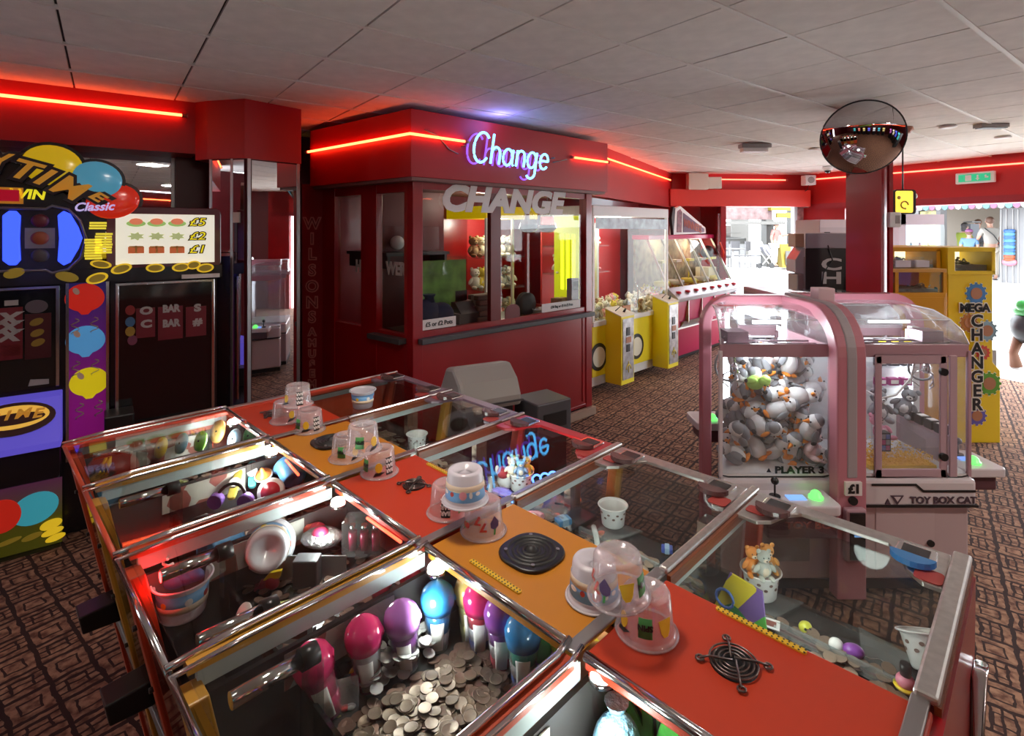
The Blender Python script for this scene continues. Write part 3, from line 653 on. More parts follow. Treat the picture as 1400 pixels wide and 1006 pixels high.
# reel window: blue glowing arcs, dark reels between
BLUEG = glow('blue reel light', (.03, .07, 1), 1.6)
for px0, px1 in ((4, 29), (79, 113)):
    a0, z1 = SP.p(px0, 288, YT); a1, z0 = SP.p(px1, 362, YT); out = px1 > 60
    pts = [(a0+.008, z1-.02), (a0+.03, z1)]
    if out: pts = [(a0, z1-.03), (a0+.03, z1), (a1-.06, z1-.02), (a1-.02, (z0+z1)/2+.07), (a1, (z0+z1)/2), (a1-.02, (z0+z1)/2-.07), (a1-.06, z0+.02), (a0+.03, z0), (a0, z0+.03), (a0+.008, (z0+z1)/2)]
    else: pts = [(a0, z1-.03), (a0+.03, z1), (a1-.02, z1), (a1, z1-.03), (a1-.005, (z0+z1)/2), (a1, z0+.03), (a1-.02, z0), (a0+.03, z0), (a0, z0+.03)]
    MB().prism(pts[::-1], YT-.03, YT-.005, 'y').build('reel_light', BLUEG, slot, bevel=.006, label='glowing blue reel light')
a0, z1 = SP.p(-25, 284, YT); a1, z0 = SP.p(118, 367, YT)
fr = MB(); path = [(a0, z1), (a1-.20, z1), (a1-.17, z1+.02), (a1-.09, z1), (a1-.03, z1-.07), (a1, (z0+z1)/2), (a1-.03, z0+.07), (a1-.09, z0), (a1-.17, z0-.02), (a1-.20, z0), (a0, z0)]
fr.tube([(p[0], YT-.02, p[1]) for p in path], .009); fr.build('reel_frame', mat('grey reel frame', (.25, .24, .30), .3, .6), slot, bevel=0)
for px0, px1 in ((31, 78), (-40, 3)):
    a0, z1 = SP.p(px0, 290, YT); a1, z0 = SP.p(px1, 360, YT)
    rl = MB(); zc = (z0+z1)/2; h = (z1-z0)/2; n = 12
    ring = [(YT+.10-.11*cos(PI*(i/n-.5)), zc+h*sin(PI*(i/n-.5))) for i in range(n+1)]
    rl.prism(ring, a0+.01, a1-.01, 'x'); r_ = rl.build('reel', mat('reel band', (.16, .13, .14), .5, 0, (.3, .25, .3), .06), slot)
    for dz, c in ((0, (.35, .08, .03)), (.11, (.15, .02, .03)), (-.11, (.08, .07, .07))):
        MB().ball(((a0+a1)/2, YT+.0-.012*(dz == 0), zc+dz), ((a1-a0)*.28, .012, .042)).build('reel_symbol', mat('reel symbol %d' % int(c[0]*100), c, .4), r_)
# coin stacks printed beside the reels
for px, py0, py1, w in ((134, 300, 312, 10), (142, 315, 345, 10), (128, 322, 353, 10)):
    m = MB(); n = int((py1-py0)/3.6)
    for i in range(n):
        a, z = SP.p(px+random.uniform(-1, 1), py1-i*3.6, YT); m.box(a-.045, a+.045, YT-.03, YT-.002, z-.0065, z+.0065)
    m.build('coin_stack_art', mat('bright printed gold', (.85, .70, .05), .35, 0, (.9, .75, .05), .45), slot, kind='stuff')
for px, py, rx, rz, ro in ((138, 361, .058, .026, -.2), (20, 373, .05, .03, .3), (92, 378, .06, .03, -.3), (133, 380, .06, .034, .3), (166, 367, .06, .032, .3), (212, 366, .055, .03, .0), (247, 365, .055, .03, .1), (264, 362, .045, .03, .2), (280, 366, .055, .032, .1)):
    a, z = SP.p(px, py, YT); m = MB(); ellip(m, a, z, rx, rz, YT-.028, .012, ro); g_ = m.build('gold_coin_art', GOLD if px != 92 and px != 20 else GOLDD, slot)
    m = MB(); ellip(m, a, z, rx*.75, rz*.7, YT-.031, .003, ro); m.build('coin_face', GOLDD, g_)
MB().box(-.64, .92, YT-.015, .03, 1.66, 1.745).build('coin_shelf_art', SBLK, slot)
# payout screen
a0, z1 = SP.p(158, 292, YT); a1, z0 = SP.p(293, 358, YT)
MB().prism(rrect(a0-.05, a1+.045, z0-.035, z1+.05, .04), YT+.0, YT+.06, 'y').build('screen_surround', mat('maroon surround', (.10, .015, .03), .25, coat=.5), slot, bevel=.006)
scr = MB().box(a0, a1, YT-.008, YT, z0, z1).build('payout_screen', mat('lit cream screen', (.8, .8, .7), .5, 0, (1, .97, .80), .42), slot, label='lit cream payout screen')
yp = mat('yellow prize print', (.9, .75, .02), .4, 0, (1, .8, .0), .4)
for r_, (py, txt) in enumerate(((304, '£5'), (323, '£2'), (341, '£1'))):
    a, z = SP.p(269, py, YT); 
    for off, mm, bo in ((-.010, OUT, .006), (-.013, yp, 0)): letters('prize_amount', txt, .078, (a, YT+off, z), mm, scr, bold=bo, shear=.2, sx=1.3, depth=.001)
    for px in (186, 214, 242):
        a, z = SP.p(px, py, YT); y = YT-.012
        if r_ == 0:
            m = MB(); ellip(m, a, z-.008, .055, .022, y, .003); m.build('symbol', mat('green print', (.30, .50, .15), .5, 0, (.30, .50, .15), .45), scr); m = MB(); ellip(m, a, z+.006, .038, .022, y-.003, .003); m.build('symbol', mat('red print', (.70, .20, .10), .5, 0, (.70, .20, .10), .45), scr)
        elif r_ == 1:
            m = MB(); m.prism([(a+(.052 if i % 2 else .03)*cos(i*PI/7), z+(.03 if i % 2 else .018)*sin(i*PI/7)) for i in range(14)], y, y+.003, 'y'); m.build('symbol', mat('olive print', (.40, .45, .20), .5, 0, (.40, .45, .20), .45), scr)
        else:
            m = MB(); m.box(a-.045, a+.045, y, y+.003, z-.026, z+.018); m.build('symbol', mat('brown print', (.45, .10, .03), .5, 0, (.45, .10, .03), .45), scr); m = MB(); m.box(a-.006, a+.006, y-.002, y, z-.026, z+.026).box(a-.04, a+.04, y-.002, y, z+.014, z+.024); m.build('symbol_ribbon', mat('ribbon print', (.75, .40, .10), .5), scr)
# machine fronts: black glass windows in chrome frames
def window(px0, py0, px1, py1, lab, y=.0):
    a0, z1 = SP.p(px0, py0, y); a1, z0 = SP.p(px1, py1, y)
    w = MB().box(a0, a1, y+.005, y+.02, z0, z1).build('front_glass', BLK2, slot, label=lab)
    f = MB(); r = .010
    f.box(a0-r, a1+r, y-.012, y+.005, z1-r, z1+r).box(a0-r, a0+r, y-.012, y+.005, z0, z1).box(a1-r, a1+r, y-.012, y+.005, z0, z1)
    f.build('chrome_frame', CHROME, slot, bevel=.003); return a0, a1, z0, z1, w
a0, a1, z0, z1, w1 = window(-28, 397, 79, 527, 'dark glass of the left machine')
b0, b1, y0_, y1_, w2 = window(160, 389, 291, 560, 'dark glass of the right machine')
PRW = mat('dim white print', (.42, .40, .40), .4); PRR = mat('dim red print', (.16, .01, .02), .4); PRG = mat('dim gold print', (.30, .20, .03), .4)
def panel(w, px0, py0, px1, py1, m, n='printed_panel', y=.0):
    p, q = SP.p(px0, py0, y), SP.p(px1, py1, y); return MB().box(p[0], q[0], y-.001, y+.004, q[1], p[1]).build(n, m, w)
panel(w1, -10, 422, 31, 490, PRR); panel(w1, 6, 411, 25, 417, PRW); panel(w1, 34, 430, 70, 488, mat('dark maroon print', (.06, .005, .01), .4)); panel(w1, 2, 472, 28, 486, mat('orange red print', (.35, .06, .03), .4))
for py, h in ((436, 9), (448, 9), (460, 8)):
    a, z = SP.p(10, py, -.005); letters('print_mark', 'X', .09, (a, -.003, z), PRW, w1, bold=.006, shear=.2, sx=1.4)
for px, py in ((50, 440), (51, 455), (52, 468)):
    a, z = SP.p(px, py, 0); m = MB(); ellip(m, a, z, .035, .022, -.004, .004, .4); m.build('gold_print', PRG, w1)
a, z = SP.p(50, 419, 0); m = MB(); ellip(m, a, z, .055, .042, -.004, .004); m.build('logo_disc', mat('grey disc', (.12, .10, .12), .3), w1)
MB().prism([(a-.04, z-.50), (a+.06, z-.50), (a+.06, z-.47), (a-.03, z-.46)], -.006, 0, 'y').build('reflected_card', PRW, w1)
for x0, y0, x1, y1 in ((186, 422, 212, 460), (216, 420, 250, 462), (254, 420, 282, 458)): panel(w2, x0, y0, x1, y1, PRR)
for px, py, c in ((178, 424, (.25, .02, .02)), (178, 440, (.05, .15, .30)), (178, 453, (.35, .22, .03)), (181, 465, (.2, .05, .1))):
    a, z = SP.p(px, py, 0); m = MB(); ellip(m, a, z, .028, .034, -.004, .004); m.build('small_balloon_print', mat('balloon print %d' % py, c, .4), w2)
for px, py, tx in ((200, 425, 'O'), (200, 443, 'C'), (234, 422, 'BAR'), (234, 442, 'BAR'), (270, 421, 'S'), (270, 440, '#')):
    a, z = SP.p(px, py, 0); letters('print_mark', tx, .07, (a, -.003, z), PRW, w2, bold=.004, sx=1.3 if len(tx) == 1 else .8)
a, z = SP.p(272, 377, YT); MB().box(a-.11, a+.13, YT-.03, YT, z-.014, z+.014).build('price_label', PRINTW, slot, label='white strip label under the screen')
# divider with three balloons on purple
a0, z1 = SP.p(91, 388, 0); a1, z0 = SP.p(148, 600, 0)
dv = MB().box(a0+.01, a1-.008, .01, .04, z0-.1, z1+.02).build('divider_art', gradient('purple artwork', (.30, .01, .22), (.03, .02, .16), .75, 1.6, .22), slot, label='blue to magenta artwork strip')
MB().box(a0-.004, a0+.012, -.01, .02, z0-.1, z1+.02).build('divider_trim', CHROME, slot); MB().box(a1-.012, a1+.004, -.01, .02, z0-.1, z1+.02).build('divider_trim', CHROME, slot)
for px, py, c, nm, ro in ((116, 408, (.55, .02, .01), 'deep red', .2), (117, 466, (.08, .30, .60), 'mid blue', .35), (122, 523, (.72, .58, .01), 'lemon', -.2)):
    a, z = SP.p(px, py, 0)
    m = MB(); pts = []
    for i in range(32):
        t = 2*PI*i/32; rr = .105*(1-.12*max(0, -sin(t))**2); pts.append((a+rr*cos(t)*1.0, z+rr*sin(t)*.95+(-.02 if sin(t) < -.95 else 0)))
    m.prism(pts, .004, .010, 'y'); bo = m.build('balloon_art', mat('art balloon '+nm, c, .2, 0, c, .35, coat=.5), slot, label='printed '+nm+' balloon')
    m = MB(); ellip(m, a-.045, z+.05, .016, .024, .002, .002, .5); m.build('highlight', mat('highlight print', (.8, .6, .5), .4), bo)
    m = MB()
    for sx_ in (-.05, .05): m.tube([(a+sx_+.022*sin(i*.9), .006, z-.13-i*.008) for i in range(14)], .004, 5)
    m.build('streamers', mat('streamer gold', (.45, .36, .25), .4), bo, kind='stuff')
# slanted purple button panel with an oval badge, black belly, lower artwork
a0, z1 = SP.p(-28, 553, -.02); a1, zz = SP.p(85, 534, -.02); _, z0 = SP.p(60, 606, -.1)
MB().prism([(.03, zz), (-.05, zz-.02), (-.17, z0+.02), (-.17, z0-.02), (.03, z0-.04)], a0, a1, 'x').build('button_deck', PURP, slot, bevel=.006, label='slanted blue-violet lit panel')
bd_ = MB(); a, z = SP.p(24, 572, -.12)
TM = Matrix.Translation((a-.02, -.118, z-.005)) @ Matrix.Rotation(R(-28), 4, 'X')
def onslant(mb): mb.T = TM; return mb
m = onslant(MB()); ellip(m, 0, 0, .20, .10, -.01, .012); em = m.build('oval_badge', mat('maroon badge', (.06, .01, .01), .3), slot)
m = onslant(MB()); ellip(m, 0, .01, .17, .07, -.013, .003); m.build('badge_gold', mat('badge gold', (.5, .28, .05), .4, 0, (.8, .45, .06), .5), em)
m = onslant(MB()); ellip(m, 0, .0, .15, .035, -.016, .003); m.build('badge_centre', mat('maroon badge'), em)
for k, ch in enumerate('TIME'):
    me = text_mesh(ch, .075, depth=.002, bold=.003, shear=.25, sx=1.2); me.materials.clear(); me.materials.append(TG); o = bpy.data.objects.new('badge_letter', me); COL.objects.link(o); o.parent = em
    o.matrix_local = TM @ Matrix.Translation((-.10+k*.07, -.02, .03-abs(k-1.5)*.012)) @ Matrix.Rotation(R(90), 4, 'X')
MB().box(-.64, .0, -.10, .05, .30, z0-.02).build('belly_panel', SBLK, slot, bevel=.01)
a0, z1 = SP.p(-28, 668, -.11); a1, z0 = SP.p(85, 742, -.11)
zt = SP.z(85, 652, -.11)
la = MB().box(a0, a1, -.115, -.10, z0+.01, zt).build('lower_artwork', gradient('lower artwork', (.10, .10, .01), (.16, .01, .14), .2, .55, .15), slot, label='lower artwork with balloons and coins')
m = MB(); ellip(m, *SP.p(48, 695, -.12), .115, .095, -.124, .006, .35); m.build('balloon_art', mat('art balloon cyan', (.05, .38, .48), .3, 0, (.05, .4, .5), .3), la)
m = MB(); ellip(m, *SP.p(2, 706, -.12), .09, .10, -.128, .006); m.build('balloon_art', mat('art balloon deep red'), la)
for px, py, rx, rz in ((70, 716, .055, .03), (44, 733, .05, .018), (12, 740, .06, .014), (76, 734, .05, .02), (72, 726, .055, .02)):
    m = MB(); ellip(m, *SP.p(px, py, -.12), rx, rz, -.130, .006, .2); m.build('gold_coin_art', GOLD if rz > .018 else GOLDD, la)
MB().box(-.64, .0, -.12, .05, 0, z0).build('plinth', mat('dark olive plinth', (.04, .04, .015), .3), slot)
# black bracket at the foot of the right machine
p = SP.p(158, 580, -.15); MB().box(p[0]-.06, p[0]+.10, -.2, .0, p[1]-.08, p[1]+.07).build('coin_tray', BLACK, slot, bevel=.01)
MB().box(.27, .90, -.15, .05, 0, p[1]-.08).build('belly_panel', SBLK, slot, bevel=.01)
# ================================================================ CHANGE BOOTH
BA = math.atan2(1.55, 1.66); BP = PL(-.79, 4.38, math.degrees(BA)); BL = 2.27
booth = thing('change_booth', 'red glazed change kiosk with blue script sign and white lettering', 'kiosk', (-.79, 4.38, 0), BA)
FB = Vector((-.79, 4.38)); FD2 = Vector((cos(BA), sin(BA))); FN2 = Vector((-FD2.y, FD2.x))
LD = Vector((-.765, .644)).normalized()                      # left face direction (world)
def LB(v):                                                    # world plan vector -> booth local
    return Vector((v.x*cos(BA)+v.y*sin(BA), -v.x*sin(BA)+v.y*cos(BA)))
ld = LB(LD); lw_ = 1.38
PANEL = mat('booth lower panel', (.32, .003, .006), .35, noise=.06, nscale=2, coat=.2)
zs = 1.12
MB().box(.02, BL, .0, .06, .10, zs-.02).build('front_panel', PANEL, booth, label='plain red lower front')
MB().box(BL-.16, BL-.13, -.008, 0, .16, zs-.06).box(.06, BL-.1, -.008, 0, .10, .13).build('panel_moulding', RED, booth, bevel=.003)
MB().box(.0, BL+.02, -.05, .0, 0, .085).build('kick_board', mat('pale skirting', (.42, .28, .20), .6), booth, label='pale wooden skirting', bevel=.004)
MB().box(.03, BL-.02, -.07, .16, zs-.045, zs).build('counter_sill', DGREY, booth, label='dark grey counter edge', bevel=.006)
for x0, x1, n in ((-.02, .075, 'corner_post'), (BL-.10, BL, 'corner_post')):
    MB().box(x0, x1, -.01, .08, 0, 2.42).build(n, RED, booth, bevel=.004)
m0, m1 = BP.a(672), BP.a(686)
MB().box(m0, m1, .01, .06, zs, 2.40).build('mullion', mat('brown red mullion', (.16, .01, .01), .35), booth, bevel=.003)
MB().box(.05, BL-.05, .005, .06, zs, zs+.05).build('glazing_bar', RED, booth); MB().box(.05, BL-.05, .005, .06, 2.34, 2.42).build('glazing_bar', RED, booth)
BG = glass('booth glass', (.90, .91, .90), 1.5)
MB().box(.07, m0, .03, .036, zs+.05, 2.34).build('window_pane', BG, booth); MB().box(m1, BL-.09, .03, .036, zs+.05, 2.34).build('window_pane', BG, booth)
# fascia box
ov = .13
f = [(-ov*.75, -ov), (BL+.12, -ov), (BL+.12, .6), (ld.x*(lw_+.02)-.02, ld.y*lw_+.25)]
fl = (ld.x*lw_*1.0+ld.y*-.13, ld.y*lw_-.02)
fn_l = Vector((-ld.y, ld.x)); pL = ld*lw_+fn_l*ov; p0 = fn_l*ov
# intersection of the front overhang line y=-ov with the left overhang line
tt = (-ov-p0.y)/ld.y; cxn = (p0.x+ld.x*tt, -ov)
MB().prism([cxn, (BL+.12, -ov), (BL+.12, 1.05), tuple(ld*lw_+Vector((1.2, .1))), tuple(ld*lw_+Vector((.1, .1))), tuple(pL)], 2.42, 2.95, 'z').build('fascia', REDM, booth, label='deep red fascia box', bevel=.004)
MB().prism([(cxn[0]+.02, -ov+.02), (BL+.10, -ov+.02), (BL+.10, 1.0), tuple(ld*lw_+Vector((1.2, .05))), tuple(pL+Vector((.03, 0)))], 2.395, 2.42, 'z').build('fascia_soffit', mat('grey soffit', (.25, .12, .11), .6), booth)
# left face with two windows
def LQ(a, off=0, z=0): p = ld*a-Vector((-ld.y, ld.x))*off; return (p.x, p.y, z)
def lbox(a0, a1, o0, o1, z0, z1): return MB().prism([LQ(a0, o0)[:2], LQ(a1, o0)[:2], LQ(a1, o1)[:2], LQ(a0, o1)[:2]], z0, z1, 'z')
LPp = PL(-.79, 4.38, math.degrees(math.atan2(LD.y, LD.x)))
aa = lambda px: LPp.a(px)
lbox(0, lw_, .0, .06, 0, zs+.02).build('side_panel', PANEL, booth, label='red lower side')
for p0_, p1_, n in ((566, 553, 'side_post'), (515, 494, 'side_post'), (458, 441, 'side_post')):
    lbox(aa(p0_), aa(p1_), -.005, .06, 0, 2.42).build(n, RED, booth, bevel=.003)
lbox(0, lw_, .0, .06, 2.32, 2.42).build('side_head', RED, booth)
lbox(aa(494), aa(458), .03, .036, zs+.04, 2.32).build('side_pane', BG, booth); lbox(aa(553), aa(515), .03, .036, zs+.04, 2.32).build('side_pane', BG, booth)
lbox(aa(556), aa(512), -.08, .02, zs-.05, zs-.005).build('side_sill', DGREY, booth, bevel=.004)
# upright sign strip to the left of the booth
sa = ld*lw_; sg = MB(); w_ = Vector((-2.04, 5.26))-FB; sb = LB(w_)
MB().prism([tuple(sa), tuple(sb), (sb.x+.02, sb.y+.08), (sa.x+.02, sa.y+.08)], 0, 2.45, 'z').build('name_post', mat('dark red name post', (.22, .006, .01), .35), booth, label='dark red upright strip carrying outlined letters')
sdir = (Vector(sa)-Vector(sb)).normalized(); srot = math.atan2(sdir.y, sdir.x); sm = (Vector(sa)+Vector(sb))/2; sn = Vector((sdir.y, -sdir.x))
OL = mat('pale letter outline', (.50, .17, .15), .5)
def outline_letter(ch, px, py, size, nm):
    k = (px-700)/FPX; d = 5.26; z = CAMH-(py-HY)/FPX*d
    q = sm+sn*.004
    letters(nm, ch, size, (q.x, q.y, z), OL, booth, rz=srot, bold=.010, depth=.001); q = sm+sn*.008
    letters(nm+'_face', ch, size*.985, (q.x, q.y, z), mat('name letter face', (.15, .008, .012), .4), booth, rz=srot, bold=-.002, depth=.001)
for ch, py in zip('WILSONS', (306, 327, 348, 370, 392, 414, 434)): outline_letter(ch, 428, py, .15, 'name_letter')
for ch, py in zip('AMUSEM', (454, 469, 484, 498, 511, 525)): outline_letter(ch, 433, py, .10, 'small_name_letter')
# script sign and its tubing
sign = thing('script_sign', 'blue neon-style script sign reading Change on the booth fascia', 'neon sign', (0, 0, 0))
a, z = BP.p(703, 211, -ov-.06)
q = FB+FD2*a-FN2*(ov+.05); sign.location = (q.x, q.y, z); sign.rotation_euler = (0, 0, BA)
def arc(cx, cy, rx, ry, a0, a1, n=12): return [(cx+rx*cos(R(a0+(a1-a0)*i/n)), cy+ry*sin(R(a0+(a1-a0)*i/n))) for i in range(n+1)]
STR = [[arc(.30, .50, .27, .50, 42, 318, 22)],                                                  # C
       [[(.66, 1.0), (.66, 0)], arc(.81, .33, .15, .24, 180, 0)+[(.96, 0)]],                    # h
       [arc(1.25, .28, .17, .28, 10, 350, 20), [(1.43, .55), (1.43, .10), (1.49, .0)]],         # a
       [[(1.60, .56), (1.60, 0)], arc(1.75, .33, .15, .23, 180, 0)+[(1.90, 0)]],                # n
       [arc(2.19, .28, .17, .28, 10, 350, 20), [(2.37, .56), (2.37, -.18)]+arc(2.20, -.18, .17, .20, 0, -150, 10)],  # g
       [[(2.53, .30), (2.86, .30)]+arc(2.70, .28, .17, .28, 5, 318, 18)]]                       # e
x_a, x_b = BP.a(656, -ov-.05), BP.a(758, -ov-.05); sc_ = (x_b-x_a)/2.90
mb1, mb2 = [], []
for w_i, (m_, name_, dx, dz_, yy, rr2, lab_) in enumerate(((glow('blue sign tube', (.10, .50, 1), 4.5), 'letter_tube', 0, 0, 0, .0105, 'bright blue glowing script letter'), (glow('violet sign reflection', (.28, .08, 1), 1.3), 'tube_reflection', -.045, -.012, .035, .008, 'violet reflection of the script letter, built as a glowing tube'))):  # glowing violet copy imitates the letters' reflection in the fascia
    for L_i in STR:
        mb = MB()
        for st_ in L_i: mb.tube([((p[0]-1.45+.14*(p[1]-.4))*sc_+dx, yy, (p[1]-.40)*sc_*.80+dz_) for p in st_], rr2, 8)
        mb.build(name_, m_, sign, label=lab_)
point('sign_glow', (-.25, -.10, .28), 4.5, (.25, .22, 1), .15, sign)
m = MB()
for x in (-.55, -.2, .2, .55): m.cyl((x, 0, .02), (x, .05, .02), .006, n=6)
m.build('stand_offs', GREY, sign, kind='stuff')
m = MB(); m.tube([(-.60, .03, -.05), (-.68, .045, -.02), (-.80, .045, .08), (-.92, .045, .11)], .005); m.tube([(.56, .03, -.02), (.66, .045, .0), (.78, .045, .03)], .005); m.build('cable', GREY, sign)
p1 = FB+FD2*(BP.a(640, -ov-.04)); 
def bw(a, off, z): q = FB+FD2*a-FN2*off; return (q.x, q.y, z)
a_l, z_l = BP.p(638, 197, -ov-.03)
cw = FB+FD2*cxn[0]+FN2*cxn[1]; nl = Vector((LD.y, -LD.x)); nl = nl if nl.y < 0 else -nl
ce = cw-FN2*.03+nl*.03; le = FB+LD*(lw_+.0)+nl*(ov+.03)
neon('neon_tube', [(le.x, le.y, 2.745), (ce.x, ce.y, 2.745), bw(a_l, ov+.03, 2.745)], 'bent red neon tube round the left corner of the booth fascia')
neon('neon_tube', [bw(BP.a(779, -ov), ov+.03, 2.74), bw(BP.a(829, -ov), ov+.03, 2.74)], 'short red neon tube right of the blue script sign')
# window lettering
a, z = BP.p(692, 276, .02); letters('window_letters', 'CHANGE', .305, (a, .006, z), mat('bright white vinyl', (.95, .93, .93), .5), booth, bold=.016, shear=.22, sx=1.22, depth=.002, label='white CHANGE lettering on the window')
a, z = (LPp.a(540)+LPp.a(515))/2, LPp.z(535, 368)
lr = math.atan2(-ld.y, -ld.x)
p = LQ(LPp.a(538), .022, z); letters('window_letters', 'WER', .15, p, mat('faded white print', (.45, .42, .42), .5), booth, rz=lr, bold=.006, sx=.8)
p = LQ(LPp.a(487), .022, z); letters('window_letters', 'H', .15, p, mat('faded white print'), booth, rz=lr, bold=.006, sx=.8)
for px0, px1, py0, py1, tx, tsz in ((578, 625, 449, 434, '£5 or £2 Pots', .052), (743, 795, 427, 412, '£10 Bag or £5 & £2 Pots', .036)):
    x0, x1 = BP.a(px0), BP.a(px1); zc = BP.z(px0, py0); c_ = MB().box(x0, x1, .018, .024, zs+.055, zs+.14).build('price_strip', PRINTW, booth, label='white price strip on the window')
    letters('price_text', tx, tsz, ((x0+x1)/2, .015, zs+.097), BLACK, c_, bold=.001, sx=.95)
# serving hatch and things inside
MB().prism([(BP.a(692), zs), (BP.a(712), zs)]+[((BP.a(692)+BP.a(712))/2+(BP.a(712)-BP.a(692))/2*cos(PI*i/10), zs+.12+.06*sin(PI*i/10)) for i in range(11)], .012, .02, 'y').build('serving_hatch', mat('brown red mullion'), booth)
MB().box(.1, BL-.05, .10, .62, zs-.04, zs).build('inner_counter', mat('dark wood counter', (.06, .03, .02), .4), booth)
MB().prism([(.0, .1), (BL, .1), (BL, 1.0), (-.8, 1.0), tuple(ld*lw_+Vector((.12, .02)))], .0, .05, 'z').build('booth_floor', DGREY, booth)
# booth rear: low counter, post; the back is open above so the machines beyond show through
MB().box(.15, 1.0, 0.98, 1.02, .05, 2.40).build('rear_panel', mat('dark red rear panel', (.12, .01, .012), .45), booth); MB().box(BL-.06, BL, .06, .12, 0, 2.4).build('rear_post', RED, booth)
MB().box(BL-.04, BL, .08, 1.0, 0, zs).build('right_panel', PANEL, booth); MB().box(1.0, BL, .98, 1.02, .05, 1.0).build('rear_panel', mat('dark red rear panel'), booth)
MB().box(BL-.04, BL, .96, 1.0, zs, 2.4).build('rear_post', RED, booth)
def inb(name, lab, cat, a, d, z, **k):
    q = FB+FD2*a+FN2*d; return thing(name, lab, cat, (q.x, q.y, z), BA, **k)
# plain green backboard card, clear box, till, stacked goods, spool, trays, hanging bags
t = inb('backboard', 'plain mottled green board standing inside the booth window', 'board', .20, .42, zs)
MB().box(0, .66, 0, .02, .03, .60).build('board', mat('mottled green card', (.16, .34, .06), .6, noise=.5, nscale=7), t); MB().box(-.01, .67, -.01, .03, 0, .035).build('stand', DGREY, t)
t = inb('clear_box', 'clear storage box with yellow bag on the shelf above the green board', 'box', .24, .72, 1.80)
MB().box(0, .52, 0, .3, 0, .24).build('box', ACRYL, t, bevel=.008); MB().ball((.28, .14, .11), (.08, .07, .09)).build('yellow_bag', YEL, t); MB().ball((.12, .14, .08), (.07, .07, .07)).build('white_bag', WHITE, t)
t = inb('wall_shelf', 'dark shelf inside the booth under the clear box', 'shelf', .15, .70, 1.76); MB().box(0, .72, 0, .80, 0, .03).build('board', DGREY, t); MB().box(.02, .05, .02, .78, -.12, 0).box(.67, .70, .02, .78, -.12, 0).build('bracket', DGREY, t, kind='stuff')
t = inb('money_bag_heap', 'dark blue cloth sack on the booth counter below the green board', 'sack', .30, .30, zs)
MB().ball((0, 0, .13), (.17, .09, .14)).ball((.17, .0, .11), (.14, .09, .12)).lathe([(.05, .24), (.04, .28), (.06, .31)], (.05, 0, 0), 12).build('cloth', mat('dark blue cloth', (.01, .02, .07), .8), t)
t = inb('cash_till', 'black cash till on the booth counter beside the middle post', 'till', .80, .34, zs)
MB().box(-.14, .14, -.08, .12, 0, .10).build('drawer', BLACK, t, bevel=.006); MB().prism([(-.08, .10), (.12, .10), (.12, .20), (.02, .20)], -.12, .12, 'x').build('keyboard_housing', DGREY, t); MB().box(-.07, .07, .08, .10, .20, .30).build('display', BLACK, t)
for k in range(5):
    t = inb('coin_bag', 'brown paper coin parcel in the booth, %s of the stack of five' % ('lowest', 'second from bottom', 'middle', 'second from top', 'top')[k], 'parcel', 1.0+.02*(k % 2), .33, zs+.052*k, group='coin parcels piled in the booth')
    MB().box(-.13, .13, -.08, .08, 0, .05).build('parcel', mat('brown paper %d' % (k % 2), (.14+.05*(k % 2), .08, .06), .8), t, bevel=.012)
    MB().box(-.132, .132, -.02, .02, -.001, .051).build('band', mat('paper band', (.3, .22, .2), .7), t)
t = inb('tape_reel', 'dark grey spool standing on edge inside the right-hand booth window', 'spool', 1.52, .26, zs)
MB().lathe([(.04, -.03), (.12, -.03), (.12, -.022), (.05, -.022), (.05, .022), (.12, .022), (.12, .03), (.04, .03)], (0, 0, .12), 28, 'y').build('spool', mat('dark rubber', (.05, .045, .045), .6), t); MB().box(-.07, .07, -.03, .03, 0, .012).build('foot', BLACK, t)
for k, (a, d, z, lab) in enumerate(((1.75, .22, 0, 'white pot on the booth counter, lower of the pair by the price strip'), (1.62, .18, 0, 'white pot lying nearest the hatch in the booth'))):
    t = inb('pot', lab, 'pot', a, d, zs); MB().lathe([(.045, 0), (.058, .06), (.062, .062), (.055, .065), (.042, .006)], n=20, cap=False).cyl((0, 0, .0), (0, 0, .005), .045, n=20).build('bowl', WHITE, t)
t = inb('card_box', 'small brown cardboard box inside the right booth window', 'box', 1.98, .20, zs); MB().box(-.09, .09, -.05, .05, 0, .15).build('carton', mat('cardboard', (.35, .18, .10), .7), t); MB().box(-.03, .03, -.053, .053, .1, .152).build('tape', mat('parcel tape', (.5, .35, .2), .4), t)
t = inb('card_reader', 'grey boxed card terminal beside the right booth post', 'terminal', 2.10, .12, zs); MB().box(-.06, .06, -.04, .04, .0, .36).build('body', mat('lilac grey plastic', (.30, .26, .32), .5), t, bevel=.008); MB().box(-.04, .04, -.043, -.04, .24, .33).build('screen', BLACK, t)
for k, a in enumerate((1.50, 1.78)):
    t = inb('hanging_bag', ('left' if k == 0 else 'right')+' of two clear bags of dark sweets hanging behind the window lettering', 'bag', a, .20, 2.0, group='bags hanging in the booth window')
    MB().lathe([(.01, .24), (.03, .20), (.08, .10), (.10, .02), (.06, -.02), (.01, -.03)], n=14).build('bag', glass('cellophane', (.9, .9, .88), milk=.12), t); MB().lathe([(.09, .06), (.095, .02), (.055, -.015), (.01, -.02)], n=12).build('sweets', mat('dark sweets', (.10, .05, .05), .5), t); MB().cyl((0, 0, .24), (0, 0, .38), .003).build('string', GREY, t)
point('booth_light', (-.3, 5.6, 2.3), 6, (1, .85, .7), .1)
